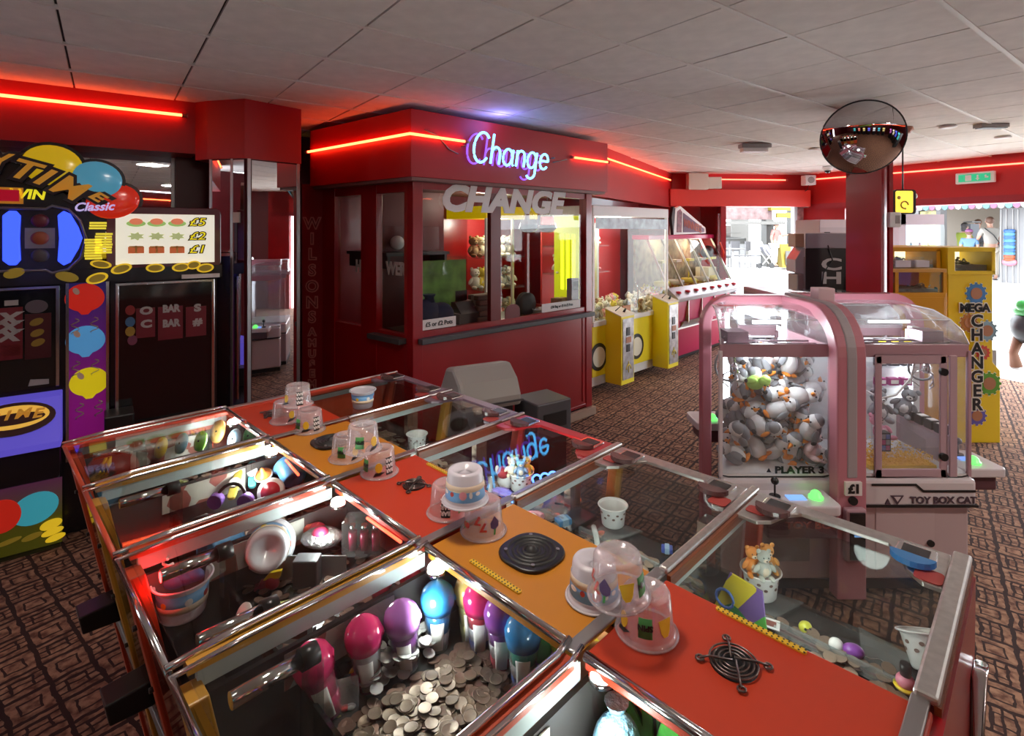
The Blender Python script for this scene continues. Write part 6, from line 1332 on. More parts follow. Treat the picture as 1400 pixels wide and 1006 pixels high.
mb.build('twist', [mat('orange red twist', (.22, .04, .01), .5), mat('blue twist', (.01, .06, .20), .5), mat('pale blue twist', (.03, .12, .20), .5)], cone); MB().ball((0, 0, -.02), (.16, .1, .1)).build('foot_bowl', mat('rose bowl', (.45, .1, .14), .5), cone)
HB, HBR = mat('black hair', (.02, .015, .015), .6), mat('brown hair', (.08, .035, .02), .6)
person('woman with black hair and lime yellow top at the shop counter', at_shop(1315, .5), WR+R(160), mat('lime top', (.16, .20, .015), .7), BLACK, HB, 'fwd', .15, .93, long_hair=True)
person('child in pale blue T-shirt and plum cap at the shop counter', at_shop(1325, .2), WR+R(200), mat('pale blue shirt', (.07, .14, .26), .7), mat('dark shorts', (.05, .05, .07), .7), HBR, 'down', 0, .82, extras='cap')
person('man in white T-shirt with black shoulder strap at the shop counter', at_shop(1355, .25), WR+R(225), mat('white shirt', (.20, .185, .165), .7), mat('beige shorts', (.25, .22, .18), .7), HBR, 'fwd', .1, 1.02, extras='strap')
person('assistant in black behind the shop counter', at_shop(1337, 2.0), WR, mat('black shirt', (.03, .03, .04), .7), BLACK, HBR, 'down', 0, 1.0)
# ================================================================ STREET, LEFT: cafe front
CO = Vector((7.6, 20.0)); CPL = PL(CO.x, CO.y, math.degrees(math.atan2(FD.y, FD.x))); CG = .66; CA = math.atan2(FD.y, FD.x)
cafe = thing('cafe_building', 'sunlit cafe front across the street with shelves behind its outdoor tables', 'building', (CO.x, CO.y, 0), CA)
def cbx(px0, px1, py0, py1, y0, y1, nm, m, z0=None, **k):
    a, b = CPL.a(px0), CPL.a(px1); return MB().box(a, b, y0, y1, CPL.z((px0+px1)/2, py1) if z0 is None else z0, CPL.z((px0+px1)/2, py0)).build(nm, m, cafe, **k)
CWH = mat('cafe white', (.075, .073, .068), .6)
cbx(930, 1118, 262, 284, 0, .3, 'upper_wall', CWH); cbx(950, 1056, 284, 300, .0, .3, 'sign_band', mat('rose sign band', (.13, .08, .08), .6, noise=.5, nscale=4)); cbx(950, 1056, 303, 307, -.8, .1, 'canopy', CWH)
cbx(950, 1046, 307, 366, 2.5, 2.6, 'rear_wall', mat('cafe rear', (.07, .06, .055), .6), z0=CG); cbx(1046, 1056, 300, 366, -.1, .3, 'white_pillar', CWH, z0=CG); cbx(1082, 1118, 284, 366, -.1, .3, 'white_wall', CWH, z0=CG)
cbx(1050, 1090, 283, 288, -.2, .0, 'yellow_sign', mat('yellow street sign', (.15, .11, .01), .5)); cbx(1058, 1080, 291, 298, -.2, -.1, 'yellow_sign', mat('yellow street sign'))
cbx(1056, 1083, 298, 366, 3.0, 3.1, 'far_wall', CWH, z0=CG)
for k in range(3): cbx(1020, 1044, 318+k*7, 319+k*7, 1.6, 2.4, 'shelf', CWH)
cbx(996, 1036, 326, 334, .8, 1.2, 'counter_top', CWH); cbx(996, 1036, 334, 352, .85, 1.2, 'counter_front', mat('cafe counter', (.28, .28, .28), .5)); cbx(993, 1020, 310, 324, 2.0, 2.4, 'dark_shelf', mat('dark shelf', (.05, .05, .06), .5))
def at_cafe(px, off, z=CG): q = CO+FD*CPL.a(px, off)+fn*off; return (q.x, q.y, z)
person('seated-height person in pink top beside the yellow board across the street', at_cafe(1059, -.5), CA+R(30), mat('pink top', (.24, .09, .08), .7), mat('pale shorts', (.4, .38, .35), .7), HBR, 'one', .1, .95)
t = thing('yellow_board', 'yellow pavement board beside the person in the pink top', 'sign', at_cafe(1078, -.6), CA); MB().prism([(-.2, 0), (.2, 0), (.03, .85), (-.03, .85)], -.35, .35, 'x').build('board', mat('yellow street sign'), t); MB().box(-.25, .25, -.24, -.2, .1, .6).build('poster', CWH, t)
for k, px in enumerate((992, 1011, 1030)):
    t = thing('cafe_chair', '%s of three dark outdoor chairs at the cafe' % ('leftmost', 'middle', 'rightmost')[k], 'chair', at_cafe(px, -.7), CA+.3*k, 'outdoor cafe chairs')
    MB().box(-.22, .22, -.22, .22, .42, .46).build('seat', DGREY, t)
    for sx in (-.2, .2):
        for sy in (-.2, .2): MB().cyl((sx, sy, 0), (sx, sy, .95 if sy > 0 else .42), .018).build('leg', DGREY, t)
    MB().box(-.2, .2, .18, .21, .6, .95).build('backrest', DGREY, t)
t = thing('pushchair', 'grey folded pushchair standing right of the cafe chairs', 'pushchair', at_cafe(1050, -1.2), CA)
MB().tube([(-.25, 0, .95), (-.1, 0, .6), (.25, 0, .15)], .025).tube([(.2, 0, .6), (-.2, 0, .15)], .02).tube([(-.25, .35, .95), (-.1, .35, .6), (.25, .35, .15)], .025).build('frame', GREY, t); MB().prism([(-.15, .75), (.1, .45), (.25, .5), (.0, .85)], 0, .35, 'y').build('seat', mat('charcoal cloth', (.10, .10, .12), .8), t, bevel=.02)
for sx in (-.22, .25): MB().lathe([(.06, -.02), (.10, -.02), (.10, .02), (.06, .02)], (sx, .17, .1), 16, 'y').build('wheel', BLACK, t)
t = thing('cafe_table', 'white round outdoor table among the cafe chairs', 'table', at_cafe(1002, -1.5), CA); MB().cyl((0, 0, .70), (0, 0, .73), .38, n=24).build('top', CWH, t); MB().cyl((0, 0, 0), (0, 0, .7), .03).cyl((0, 0, 0), (0, 0, .02), .22, n=18).build('pedestal', GREY, t)
# ================================================================ MACHINES BEHIND THE VIEWER (seen only in the mirrors)
random.seed(3)
for k, (x, y, rz, c, e) in enumerate(((6.2, 1.5, -70, (.05, .35, .38), (.1, .7, .7)), (6.4, .5, -80, (.1, .1, .6), (.1, .15, 1)), (6.5, -.5, -90, (.5, .45, .35), (1, .9, .7)), (6.4, -1.6, -100, (.35, .05, .3), (.8, .2, .7)), (5.2, -3.2, -150, (.4, .35, .1), (1, .8, .3)), (4.0, -3.4, -170, (.05, .3, .35), (.1, .6, .8)), (2.8, -3.55, 180, (.4, .4, .4), (1, 1, 1)), (1.5, -3.55, 180, (.1, .1, .6), (.2, .2, 1)), (.2, -3.55, 180, (.35, .3, .1), (1, .8, .3)), (-1.2, -3.55, 175, (.5, .1, .1), (1, .3, .2)), (-2.6, -3.4, 165, (.05, .35, .38), (.1, .7, .7)))):
    t = thing('arcade_machine', 'upright arcade machine with %s lit header, reflected in the mirrors' % ('teal', 'blue', 'cream', 'violet', 'amber', 'cyan', 'white', 'indigo', 'gold', 'red', 'sea green')[k], 'arcade machine', (x, y, 0), R(rz)+0)
    MB().prism([(0, 0), (0, .85), (-.12, .95), (.10, 1.05), (.18, 1.65), (.0, 1.72), (.0, 2.0), (.7, 2.0), (.7, 0)], -.35, .35, 'x').build('cabinet', BLACK, t, bevel=.01)
    MB().box(-.3, .3, -.012, 0, 1.74, 1.97).build('header', mat('header glow %d' % k, c, .4, 0, e, 1.2), t); MB().prism([(.10, 1.10), (.115, 1.10), (.185, 1.62), (.17, 1.62)], -.28, .28, 'x').build('screen', mat('screen glow %d' % k, c, .3, 0, e, .5), t)
    for j in range(4): MB().cyl((-.2+j*.12, -.03, .98), (-.2+j*.12, -.03, 1.02), .02).build('button', mat('red button'), t)
neon('neon_tube', [(8.4, 2.6, 2.8), (8.4, -4.2, 2.8)], 'red neon tube on the side wall behind the viewer'); neon('neon_tube', [(8.0, -4.35, 2.8), (-6.4, -4.35, 2.8)], 'red neon tube on the rear wall behind the viewer')

for c, n, pts in (((.75, .30, .03), 'orange', [(-.6, -2.2, 2.72), (.2, -2.5, 2.80), (1.0, -2.9, 2.66), (1.8, -3.1, 2.45)]), ((.20, .45, .06), 'green', [(-.2, -1.9, 2.50), (.5, -2.3, 2.62), (1.2, -2.5, 2.74), (2.2, -2.6, 2.78)])):
    t = thing('inflatable_tube', 'thick %s tube hung under the ceiling, seen in the wall mirror' % n, 'decoration', pts[0]); q = [Vector(p)-Vector(pts[0]) for p in pts]
    MB().tube(q, .15, 16).build('tube', mat(n+' vinyl', c, .35), t); MB().cyl(q[1]+Vector((0, 0, .1)), q[1]+Vector((0, 0, 3.0-pts[1][2])), .006).build('hanging_cord', BLACK, t)
# ================================================================ PLASTIC POTS ON THE SPINE
POTC = glass('clear pot plastic', (.97, .95, .96), 1.5, .08, .20, (.90, .84, .86)); POTW = glass('frosted white pot', (.95, .93, .96), 1.5, .12, .72, (.82, .80, .86)); POTO = mat('opaque white pot', (.80, .80, .79), .3)
RB, RT, HP = .0465, .0405, .073
def wall_patch(mb, a0, a1, z0, z1, off=.0006, n=8, flip=False):
    """a curved label on the pot's side: angle a0..a1, height z0..z1 (local, pot standing rim-down)"""
    vs = []; fs = []
    for z in (z0, z1):
        for o_ in (off, off+.0006):
            r = RB+(RT-RB)*z/HP+o_
            for i in range(n+1): a = a0+(a1-a0)*i/n; vs.append((r*cos(a), r*sin(a), z))
    N = n+1
    for i in range(n): fs += [(N+i, N+i+1, 3*N+i+1, 3*N+i), (i, 2*N+i, 2*N+i+1, i+1), (i, i+1, N+i+1, N+i), (2*N+i, 3*N+i, 3*N+i+1, 2*N+i+1)]
    fs += [(0, N, 3*N, 2*N), (n, 2*N+n, 3*N+n, N+n)]
    return mb.add(vs, fs, True)
def wall_shape(mb, pts, ac, zc, off=.0012, flip=True):
    """a flat outline wrapped on the pot's side; printed upside down when the pot stands on its rim"""
    n = len(pts); vs = []
    for o_ in (off, off+.0008):
        for x, z in pts:
            if flip: x, z = -x, -z
            zz = zc+z; r = RB+(RT-RB)*zz/HP+o_; a = ac+x/r; vs.append((r*cos(a), r*sin(a), zz))
    return mb.add(vs, [tuple(range(n)), tuple(range(2*n-1, n-1, -1))]+[(i, i+n, (i+1) % n+n, (i+1) % n) for i in range(n)], False)
def wall_text(name, txt, size, ac, zc, m, parent, off=.0016, sx=1, bold=.0006, flip=True, sp_=1):
    me = text_mesh(txt, size, depth=.0003, sx=sx, bold=bold)
    for v in me.vertices:
        x, z, d = v.co.x, v.co.y, v.co.z
        if flip: x, z = -x, -z
        zz = zc+z+.0015; r = RB+(RT-RB)*zz/HP+off+d; a = ac+x/r; v.co = (r*cos(a), r*sin(a), zz)
    me.materials.clear(); me.materials.append(m); o = bpy.data.objects.new(name, me); COL.objects.link(o); o.parent = parent; return o
GRN = mat('green label', (.06, .28, .07), .5); LEM = mat('lemon print', (.80, .52, .03), .5); PLU = mat('plum print', (.10, .05, .14), .5); RDP = mat('red print pot', (.55, .06, .05), .5)
def circ(rx, rz, n=16): return [(rx*cos(2*PI*i/n), rz*sin(2*PI*i/n)) for i in range(n)]
LEAF = [(-.018, .010), (-.004, .018), (.016, .022), (.010, .012), (-.004, .010)]
def pot_parts(t, style, m=POTC, items=()):
    prof = [(RB+.0065, 0), (RB+.0075, .003), (RB+.001, .006), (RB, .009), (RT, HP-.004), (RT-.003, HP), (RT-.012, HP), (RT-.014, HP-.003), (1e-5, HP-.003)]
    sh = MB().lathe(prof, n=36, cap=False).build('pot_wall', m, t); md = sh.modifiers.new('thick', 'SOLIDIFY'); md.thickness = .0012
    MB().tube([((RB+.0065)*cos(2*PI*i/40), (RB+.0065)*sin(2*PI*i/40), .002) for i in range(40)], .0022, 6, True).build('pot_rim', m, t)
    if style == 'beach':
        mb = MB(); wall_patch(mb, -PI, PI, .014, .048, n=40); s_ = mb.build('print_band', mat('beach blue print', (.18, .42, .75), .5), t, label='printed blue sea band')
        mb = MB(); wall_patch(mb, -PI, PI, .036, .049, off=.0010, n=40); mb.build('sand_band', mat('sand print', (.72, .58, .42), .5), s_)
        for a, c, sh_ in ((-2.2, RDP, circ(.005, .005)), (-1.6, mat('pink print', (.75, .30, .35), .5), circ(.009, .009)), (-1.2, PRINTW, circ(.004, .007)), (-.8, PRINTW, circ(.006, .004)), (-2.7, PRINTW, circ(.009, .004)), (0, RDP, circ(.006, .006)), (.8, PRINTW, circ(.007, .007)), (1.8, LEM, circ(.006, .006))):
            mb = MB(); wall_shape(mb, sh_, a, .030); mb.build('beach_motif', c, s_)
    for kind, a in items:
        if kind == 'SPIN':
            mb = MB(); wall_patch(mb, a-.26, a+.26, .018, .050); l = mb.build('label_square', GRN, t); wall_text('label_text', 'SPIN', .013, a, .034, BLACK, l)
        elif kind == 'BAR':
            mb = MB(); wall_patch(mb, a-.24, a+.24, .010, .056); l = mb.build('label_square', BLACK, t)
            for z in (.019, .033, .047): wall_text('label_text', 'BAR', .0135, a, z, PRINTW, l, sx=.95)
        elif kind == 'LEMON': mb = MB(); wall_shape(mb, circ(.010, .013), a, .032); l = mb.build('lemon_print', LEM, t); mb = MB(); wall_shape(mb, LEAF, a, .030, .0018); mb.build('leaf_print', BLACK, l)
        elif kind == 'BELL': mb = MB(); wall_shape(mb, [(-.013, -.012), (.013, -.012), (.009, .008), (.004, .015), (-.004, .015), (-.009, .008)], a, .034); mb.build('bell_print', LEM, t)
        elif kind == 'PLUM': mb = MB(); wall_shape(mb, [(0, -.018), (.011, -.004), (.010, .006), (0, .012), (-.010, .006), (-.011, -.004)], a, .034); mb.build('plum_print', PLU, t); mb = MB(); wall_shape(mb, [(-.002, .010), (.002, .010), (.004, .022), (.0, .022)], a, .034); mb.build('stalk_print', GRN, t)
        elif kind == '7':
            wall_text('seven_print', '7', .026, a-.20, .044, RDP, t, bold=.001, sx=1.2); wall_text('seven_print', '7', .026, a+.10, .030, RDP, t, bold=.001, sx=1.2)
        elif kind == 'CHERRY': mb = MB(); wall_shape(mb, circ(.006, .006), a-.1, .028); wall_shape(mb, circ(.006, .006), a+.1, .028); mb.build('cherry_print', RDP, t, kind='stuff'); mb = MB(); wall_shape(mb, [(0, -.002), (.002, -.002), (.012, .018), (.009, .018)], a, .034); mb.build('stalk_print', GRN, t)
def pot(label, px, py, z, items, style='', m=POTC, rot=0, s=1, tilt=None, group='upturned plastic pots on the spine', at=None):
    p = W(px, py, z) if at is None else Vector(at)
    view = math.atan2(-p.y, -p.x)                       # label angles are measured from the side facing the viewer
    t = thing('plastic_pot', label, 'pot', p, 0, group); pot_parts(t, style, m, [(k, view+a) for k, a in items]); t.scale = (s,)*3
    if tilt: t.rotation_euler = tilt
    return t
Z1 = ZT+.001; Z2 = ZT+.001+HP-.004
pot('clear pot with yellow lemon, back left under the stack at the far end', 390, 575, Z1, [('LEMON', .5)])
pot('clear pot with bar sign and lemon, front right of the far stack', 423, 588, Z1, [('BAR', .55), ('LEMON', -.25), ('SPIN', -1.0)])
pot('clear pot with bar sign, on top of the far stack', 407, 553, Z2+.003, [('BAR', .15), ('LEMON', -1.0)])
pot('clear pot with green spin label, back left of the amber-panel stack', 474, 626, Z1, [('SPIN', -.35), ('LEMON', .6)])
pot('clear pot with black bar label and lemon, front right of the amber-panel stack', 519, 646, Z1, [('SPIN', -1.05), ('LEMON', -.05), ('BAR', .65)])
pot('clear pot with green spin label and lemon, topping the amber-panel stack', 496, 614, Z2+.003, [('SPIN', -.2), ('LEMON', .75)])
pot('clear pot with bar label, back left under the beach-print pot', 613, 700, Z1, [('BAR', -.15), ('CHERRY', .8)])
pot('clear pot with red sevens and plum, front right of the middle stack', 661, 725, Z1, [('7', -.1), ('PLUM', .6), ('CHERRY', -1)])
pot('frosted pot with blue beach print, topping the middle stack', 636, 683, Z2+.003, [], 'beach', POTW)
pot('frosted pot with blue beach print beside the tilted clear pot', 812, 816, Z1, [], 'beach', POTW)
pot('clear pot with green spin label, nearest the fan guard', 884, 862, Z1, [('SPIN', -.05), ('BELL', .75), ('LEMON', -1.0)])
pot('clear pot with plum and bell prints, topping the nearest stack', 846, 812, Z2+.003, [('PLUM', -.5), ('BELL', .35), ('7', -1.0), ('SPIN', 1.1)], tilt=(R(2), R(-3), 0))
def upright(label, px, py, z, m=POTO, style='', rot=(PI, 0, 0), s=1, group=None, items=()):
    p = W(px, py, z); t = thing('plastic_pot', label, 'pot', (p.x, p.y, z+HP*s), 0, group); view = math.atan2(-p.y, -p.x)
    pot_parts(t, style, m, [(k, -view+a) for k, a in items]); t.rotation_euler = rot; t.scale = (s,)*3; return t
FLR = mat('brown floral print', (.20, .12, .10), .5)
def floral(t):
    for a in [i*.7 for i in range(9)]:
        for z in (.022, .036): mb = MB(); wall_shape(mb, circ(.0055, .004, 8), a+(z-.022)*22, z); mb.build('leaf_motif', FLR, t)
upright('white tub with pale beach print standing on the far cell glass', 496, 556, Z1, POTW, 'beach', s=.95)
# ---- pots inside the cells
dz = 1.121
t = upright('white tub with brown leaf print in the cell beside the amber panel', 838, 716, dz+.02, s=.80); floral(t)
t = upright('white tub with leaf print filled with small toys in the nearest right-hand cell', 1040, 812, dz+.02, s=.84); floral(t)
for k, (dx, dy, c, n) in enumerate(((-.02, .0, (.80, .30, .06), 'orange'), (.02, .01, (.85, .40, .10), 'amber'), (.0, -.015, (.55, .60, .55), 'pale green'))):
    p = W(1040, 815, dz+.02); b = bear('toy_figure', 'small %s soft figure in the leaf-print tub of the nearest right-hand cell' % n, 'toy', (p.x+dx, p.y+dy, dz+.075), mat('figure '+n, c, .5), mat('figure cream', (.8, .7, .55), .5), .32)
t = upright('white tub tipped on its side at the outer end of the nearest right-hand cell', 1262, 905, dz+.0, s=.9, rot=(PI*.86, .25, .4)); floral(t)
t = upright('white tub overflowing with small toys in the red-plated cell', 712, 668, dz+.02, s=.8); floral(t)
for k, (dx, dy, c, n) in enumerate(((-.02, .01, (.60, .75, .20), 'lime'), (.02, .0, (.75, .55, .10), 'mustard'), (.0, -.02, (.25, .40, .60), 'blue'), (-.03, -.01, (.7, .7, .6), 'cream'))):
    p = W(712, 668, dz+.02); bear('toy_figure', 'small %s soft figure in the tub of the red-plated cell' % n, 'toy', (p.x+dx, p.y+dy, dz+.07), mat('figure '+n, c, .5), mat('figure cream'), .30)
t = upright('small white tub at the bottom of the far right-hand cell', 570, 612, dz, s=.8); floral(t)
t = upright('blue and white tub holding white-laced trainers in the second glowing red cell', 250, 838, 1.13, POTW, 'beach', s=1.15)
p = W(250, 838, 1.13)
m = MB(); 
for k in range(3): m.ball((p.x-.02+k*.018, p.y-.005+k*.006, 1.205+.004*k), (.030, .014, .016), 10, 7)
tag(m.build('mini_shoes', mat('navy cloth', (.06, .07, .20), .8)), 'navy miniature shoes bundled in the blue and white tub', 'shoes', kind='stuff')
m = MB(); m.tube([(p.x-.03+.012*cos(i*.9), p.y-.01+.01*sin(i*1.3), 1.225+.003*i) for i in range(14)], .003, 6); tag(m.build('shoelace', PRINTW), 'white looped lace rising from the blue and white tub', 'lace')
def lying(label, px, py, z, rot, s=1.1, m=POTW, style='beach'):
    p = W(px, py, z); t = thing('plastic_pot', label, 'pot', (p.x, p.y, z), 0, None); pot_parts(t, style, m); t.rotation_euler = rot; t.scale = (s,)*3; return t
lying('white-based tub lying on its side behind the clear guard, third left-hand cell', 368, 745, 1.20, (R(70), 0, R(20)), 1.15)
lying('blue-print tub lying left of the white-based one in the third left-hand cell', 318, 742, 1.19, (R(80), 0, R(-30)), 1.0, mat('blue tub', (.12, .35, .65), .35), '')
lying('blue bowl leaning by the lamp in the second left-hand cell', 395, 634, 1.23, (R(120), 0, R(40)), .9, mat('blue tub'), '')
# ================================================================ FROSTED-CUP TOYS
def slush(label, px, py, z, dome, layers, h=.138, rot=None, r=.034):
    p = W(px, py, z) if py > 10 else IW(px, py, z); t = thing('slime_cup', label, 'cup', (p.x, p.y, z), 0); t.rotation_euler = rot or (0, 0, 0)
    mb = MB(); n = len(layers)
    zb = 0; hs = h*.56
    for i, c in enumerate(layers):
        q0, q1 = i/n, (i+1)/n; MB().lathe([(1e-5, hs*q0), (r*(.62+.22*q0), hs*q0), (r*(.62+.22*q1), hs*q1), (1e-5, hs*q1)], n=20).build('cup_filling', mat('slime %s' % c[0], c[1], .2, coat=.5), t, label='%s layer' % c[0])
    MB().lathe([(r*.66, -.001), (r*.90, hs+.002), (r*.98, hs+.004), (r*.98, hs+.010)], n=24).build('clear_cup', glass('cup plastic', (.95, .95, .96), milk=.10), t)
    dm = mat('slime '+dome[0], dome[1], .15, coat=.8)
    MB().lathe([(r*.98, hs+.004), (r*1.06, hs+.018), (r*1.08, hs+.030), (r*.92, hs+.044), (r*.60, hs+.054), (r*.30, hs+.061), (1e-5, hs+.066)], n=24).build('swirl_dome', dm, t, label=dome[0]+' swirled dome lid')
    sw = MB(); sw.tube([((r*1.07*(1-i/30))*cos(i*.42), (r*1.07*(1-i/30))*sin(i*.42), hs+.024+i*.0014) for i in range(28)], .0035, 6); sw.build('swirl_ridge', dm, t)
    lb = MB()
    view = math.atan2(-p.y, -p.x)
    vs = []; 
    for z0_ in (.008, hs-.010):
        for i in range(7): a = view-.5+i*.16; rr = r*(.64+.26*z0_/hs)+.0015; vs.append((rr*cos(a), rr*sin(a), z0_))
    lb.add(vs, [(i, i+1, i+8, i+7) for i in range(6)], True); lo = lb.build('cup_label', PRINTW, t); md = lo.modifiers.new('thick', 'SOLIDIFY'); md.thickness = .0008
    return t
MAG, PUR, BLU, ROS, GRE, GLD, WHT = ('magenta pink', (.78, .03, .18)), ('purple', (.32, .08, .42)), ('sky blue', (.04, .30, .70)), ('rose red', (.80, .05, .10)), ('sea green', (.05, .50, .35)), ('golden', (.60, .48, .15)), ('white', (.75, .75, .78))
slush('magenta domed slush cup, front left of the row in the lamp-lit cell', 1.345, .237, dz, MAG, [MAG, MAG], rot=(.10, -.30, 0))
slush('magenta domed slush cup, second from left in the lamp-lit cell', 1.345, .315, dz, MAG, [MAG, WHT], rot=(.05, -.1, 0))
slush('lilac domed slush cup beside the two magenta ones', 1.36, .392, dz, ('lilac', (.55, .20, .68)), [WHT, PUR], rot=(.05, -.1, 0))
slush('sky blue domed slush cup under the lamp', 1.36, .468, dz, BLU, [WHT, BLU])
slush('golden clear-domed slush cup under the lamp', 1.39, .535, dz, GLD, [GLD, GLD])
slush('magenta slush cup with blue foot, third from right by the amber panel', 1.425, .530, dz, MAG, [('deep blue', (.03, .12, .45)), WHT, ROS])
slush('purple domed slush cup with red foot, second from right', 1.49, .530, dz, PUR, [ROS, WHT, PUR])
slush('sky blue domed slush cup with green layer, nearest the amber panel corner', 1.555, .525, dz, BLU, [('deep blue', (.03, .12, .45)), WHT, GRE])
slush('red domed cup peeping behind the lilac one', 560, 846, dz, ROS, [ROS, ROS], r=.022)
slush('small rose domed cup behind the magenta pair', 520, 862, dz-.01, ROS, [ROS, WHT], r=.020)
# ================================================================ OTHER PRIZES IN THE CELLS
def item(name, label, cat, px, py, z, rz=0, rot=None, group=None):
    p = W(px, py, z); t = thing(name, label, cat, (p.x, p.y, z), rz, group)
    if rot: t.rotation_euler = rot
    return t
# green dinosaur-like soft toy and flat card shapes in the corner by the spine
t = item('plush_frog', 'green plush creature slumped in the corner behind the blue slush cup', 'soft toy', 738, 905, dz+.02)
MB().ball((0, 0, .05), (.028, .024, .05)).build('body', toy_mat('leaf green', (.05, .45, .10)), t); MB().ball((0, -.005, .105), (.026, .024, .022)).build('head', toy_mat('leaf green', (.05, .45, .10)), t)
for sx in (-1, 1): MB().tube([(sx*.02, -.01, .07), (sx*.035, -.03, .04), (sx*.03, -.04, .0)], .010, 8).build('arm', toy_mat('lime stripe', (.30, .65, .10)), t)
def discs(px, py, z, c, n, lab, r=.028):
    t = item('round_toy', lab, 'toy', px, py, z, rot=(R(70), 0, R(-35)))
    MB().lathe([(1e-5, .0), (r, .0), (r*1.05, .004), (r, .010), (r*.5, .013), (1e-5, .011)], n=24).build('disc', mat(n+' disc', c, .3, coat=.4), t); MB().ball((0, 0, .013), (.004, .004, .003)).build('stud', BLACK, t); return t
discs(222, 612, 1.235, (.70, .48, .05), 'amber', 'amber round toy, leftmost in the farthest left-hand cell', .034)
discs(250, 606, 1.235, (.25, .48, .60), 'steel blue', 'pale blue round toy, second in the farthest left-hand cell', .034)
discs(276, 603, 1.235, (.30, .68, .12), 'lime', 'lime round toy, third in the farthest left-hand cell', .034)
discs(300, 590, 1.24, (.85, .50, .15), 'tangerine', 'tangerine round toy left of the lamp in the farthest cell', .04)
discs(343, 596, 1.24, (.10, .45, .15), 'dark green', 'dark green round toy right of the lamp in the farthest cell', .034)
discs(322, 600, 1.235, (.35, .55, .75), 'powder blue', 'powder blue round toy under the lamp in the farthest cell', .034)
def watch(px, py, z, c, n, lab, rot):
    t = item('toy_watch', lab, 'toy', px, py, z, rot=rot)
    MB().prism(rrect(-.012, .012, -.05, .05, .01), 0, .012, 'z').build('strap', mat(n+' strap', c, .4), t, bevel=.002); MB().cyl((0, 0, .012), (0, 0, .020), .016, n=20).build('dial', PRINTW, t)
watch(322, 664, 1.20, (.60, .45, .08), 'mustard', 'mustard slider toy lying in the second left-hand cell', (R(30), 0, R(10)))
watch(345, 650, 1.20, (.10, .55, .60), 'turquoise', 'turquoise slider toy beside the mustard one', (R(30), 0, R(25)))
t = item('spinning_top', 'orange and white spinning top in the second left-hand cell', 'toy', 362, 656, 1.19, rot=(R(25), 0, 0)); MB().lathe([(1e-5, 0), (.026, .02), (.022, .03), (.008, .036), (.006, .05), (1e-5, .052)], n=20).build('top', mat('orange top', (.85, .25, .05), .3), t); MB().lathe([(.027, .018), (.029, .021), (.027, .024)], n=20).build('ring', PRINTW, t)
t = item('yoyo', 'white and crimson yo-yo right of the spinning top', 'toy', 372, 672, 1.18, rot=(R(65), 0, R(15))); MB().lathe([(1e-5, 0), (.035, .002), (.040, .010), (.020, .014), (.020, .018), (.040, .022), (.035, .030), (1e-5, .032)], n=28).build('shell', PRINTW, t); MB().lathe([(.026, .031), (.028, .034), (1e-5, .035)], n=20).build('cap', mat('crimson cap', (.5, .03, .05), .3), t)
t = item('headphones', 'violet and black headphones in the middle of the second left-hand cell', 'headphones', 315, 690, 1.17); MB().tube([(.045*cos(a), .02*sin(a), .045*abs(sin(a))+.01) for a in [i*PI/10 for i in range(11)]], .005, 8).build('headband', BLACK, t)
for sx in (-1, 1): MB().cyl((sx*.045, -.008, .01), (sx*.045, .014, .012), .022, n=16).build('ear_cup', mat('violet plastic', (.25, .12, .45), .3), t)
t = item('wrapped_sweet', 'silver and maroon foil parcel near the lamp of the third left-hand cell', 'sweet', 440, 745, 1.18); MB().ball((0, 0, .02), (.055, .04, .022), 14, 8).build('foil', mat('crinkled silver foil', (.7, .7, .7), .25, .9, bump=1, nscale=90), t); MB().ball((0, -.01, .035), (.022, .018, .018)).build('bow', mat('maroon bow', (.30, .02, .06), .4), t)
t = item('perfume_set', 'clear boxed set with dark red bottles at the spine side of the third left-hand cell', 'box', 498, 752, 1.165); MB().box(-.05, .05, -.03, .03, 0, .085).build('box', ACRYL, t)
for k in range(3): b = MB().cyl((-.03+k*.03, 0, .003), (-.03+k*.03, 0, .05), .011, n=14).build('bottle', mat('dark red bottle', (.22, .01, .04), .2), t); MB().cyl((-.03+k*.03, 0, .05), (-.03+k*.03, 0, .068), .008, n=12).build('cap', CHROME, b)
t = item('toy_figure', 'coral and red finned figure in the third left-hand cell', 'toy', 418, 730, 1.19); MB().prism([(-.02, 0), (.025, .0), (.035, .03), (0, .022)], -.006, .006, 'y').build('fin', mat('coral', (.85, .15, .10), .4), t); MB().ball((.03, 0, .012), (.024, .02, .018)).build('body', mat('dark red figure', (.45, .02, .05), .4), t)
t = item('grey_chute_block', 'dark grey coin divider block in the third left-hand cell', 'coin guide', 420, 800, 1.125); MB().box(-.03, .03, -.02, .02, 0, .07).build('block', DGREY, t, bevel=.004); MB().box(-.09, .09, .02, .024, 0, .06).build('plate', STEEL, t)
def card(px, py, z, w, h, m, lab, rot, nm='printed_card', cat='card'):
    t = item(nm, lab, cat, px, py, z, rot=rot); MB().box(-w/2, w/2, -.0015, .0015, 0, h).build('card', m, t); MB().box(-w*.35, w*.35, -.003, -.0015, h*.2, h*.75).build('print', ARTR, t); return t
card(405, 880, 1.15, .07, .06, PRINTW, 'white printed card in the far corner of the slush-cup cell', (0, 0, R(-5)))
card(548, 800, 1.19, .05, .04, PRINTW, 'small white card by the lamp in the slush-cup cell', (R(-20), 0, R(-30)))
card(466, 990, 1.06, .085, .10, BLK2, 'black hanging card at the front of the slush-cup cell', (R(-15), 0, R(20)))
t = item('sweet_bag', 'clear bag of wrapped sweets hanging below the black card', 'bag', 456, 1000, 1.10, rot=(R(-20), 0, R(20))); MB().box(-.045, .045, -.004, .004, 0, .075).build('bag', glass('bag film', (.9, .9, .9), milk=.2), t, bevel=.003)
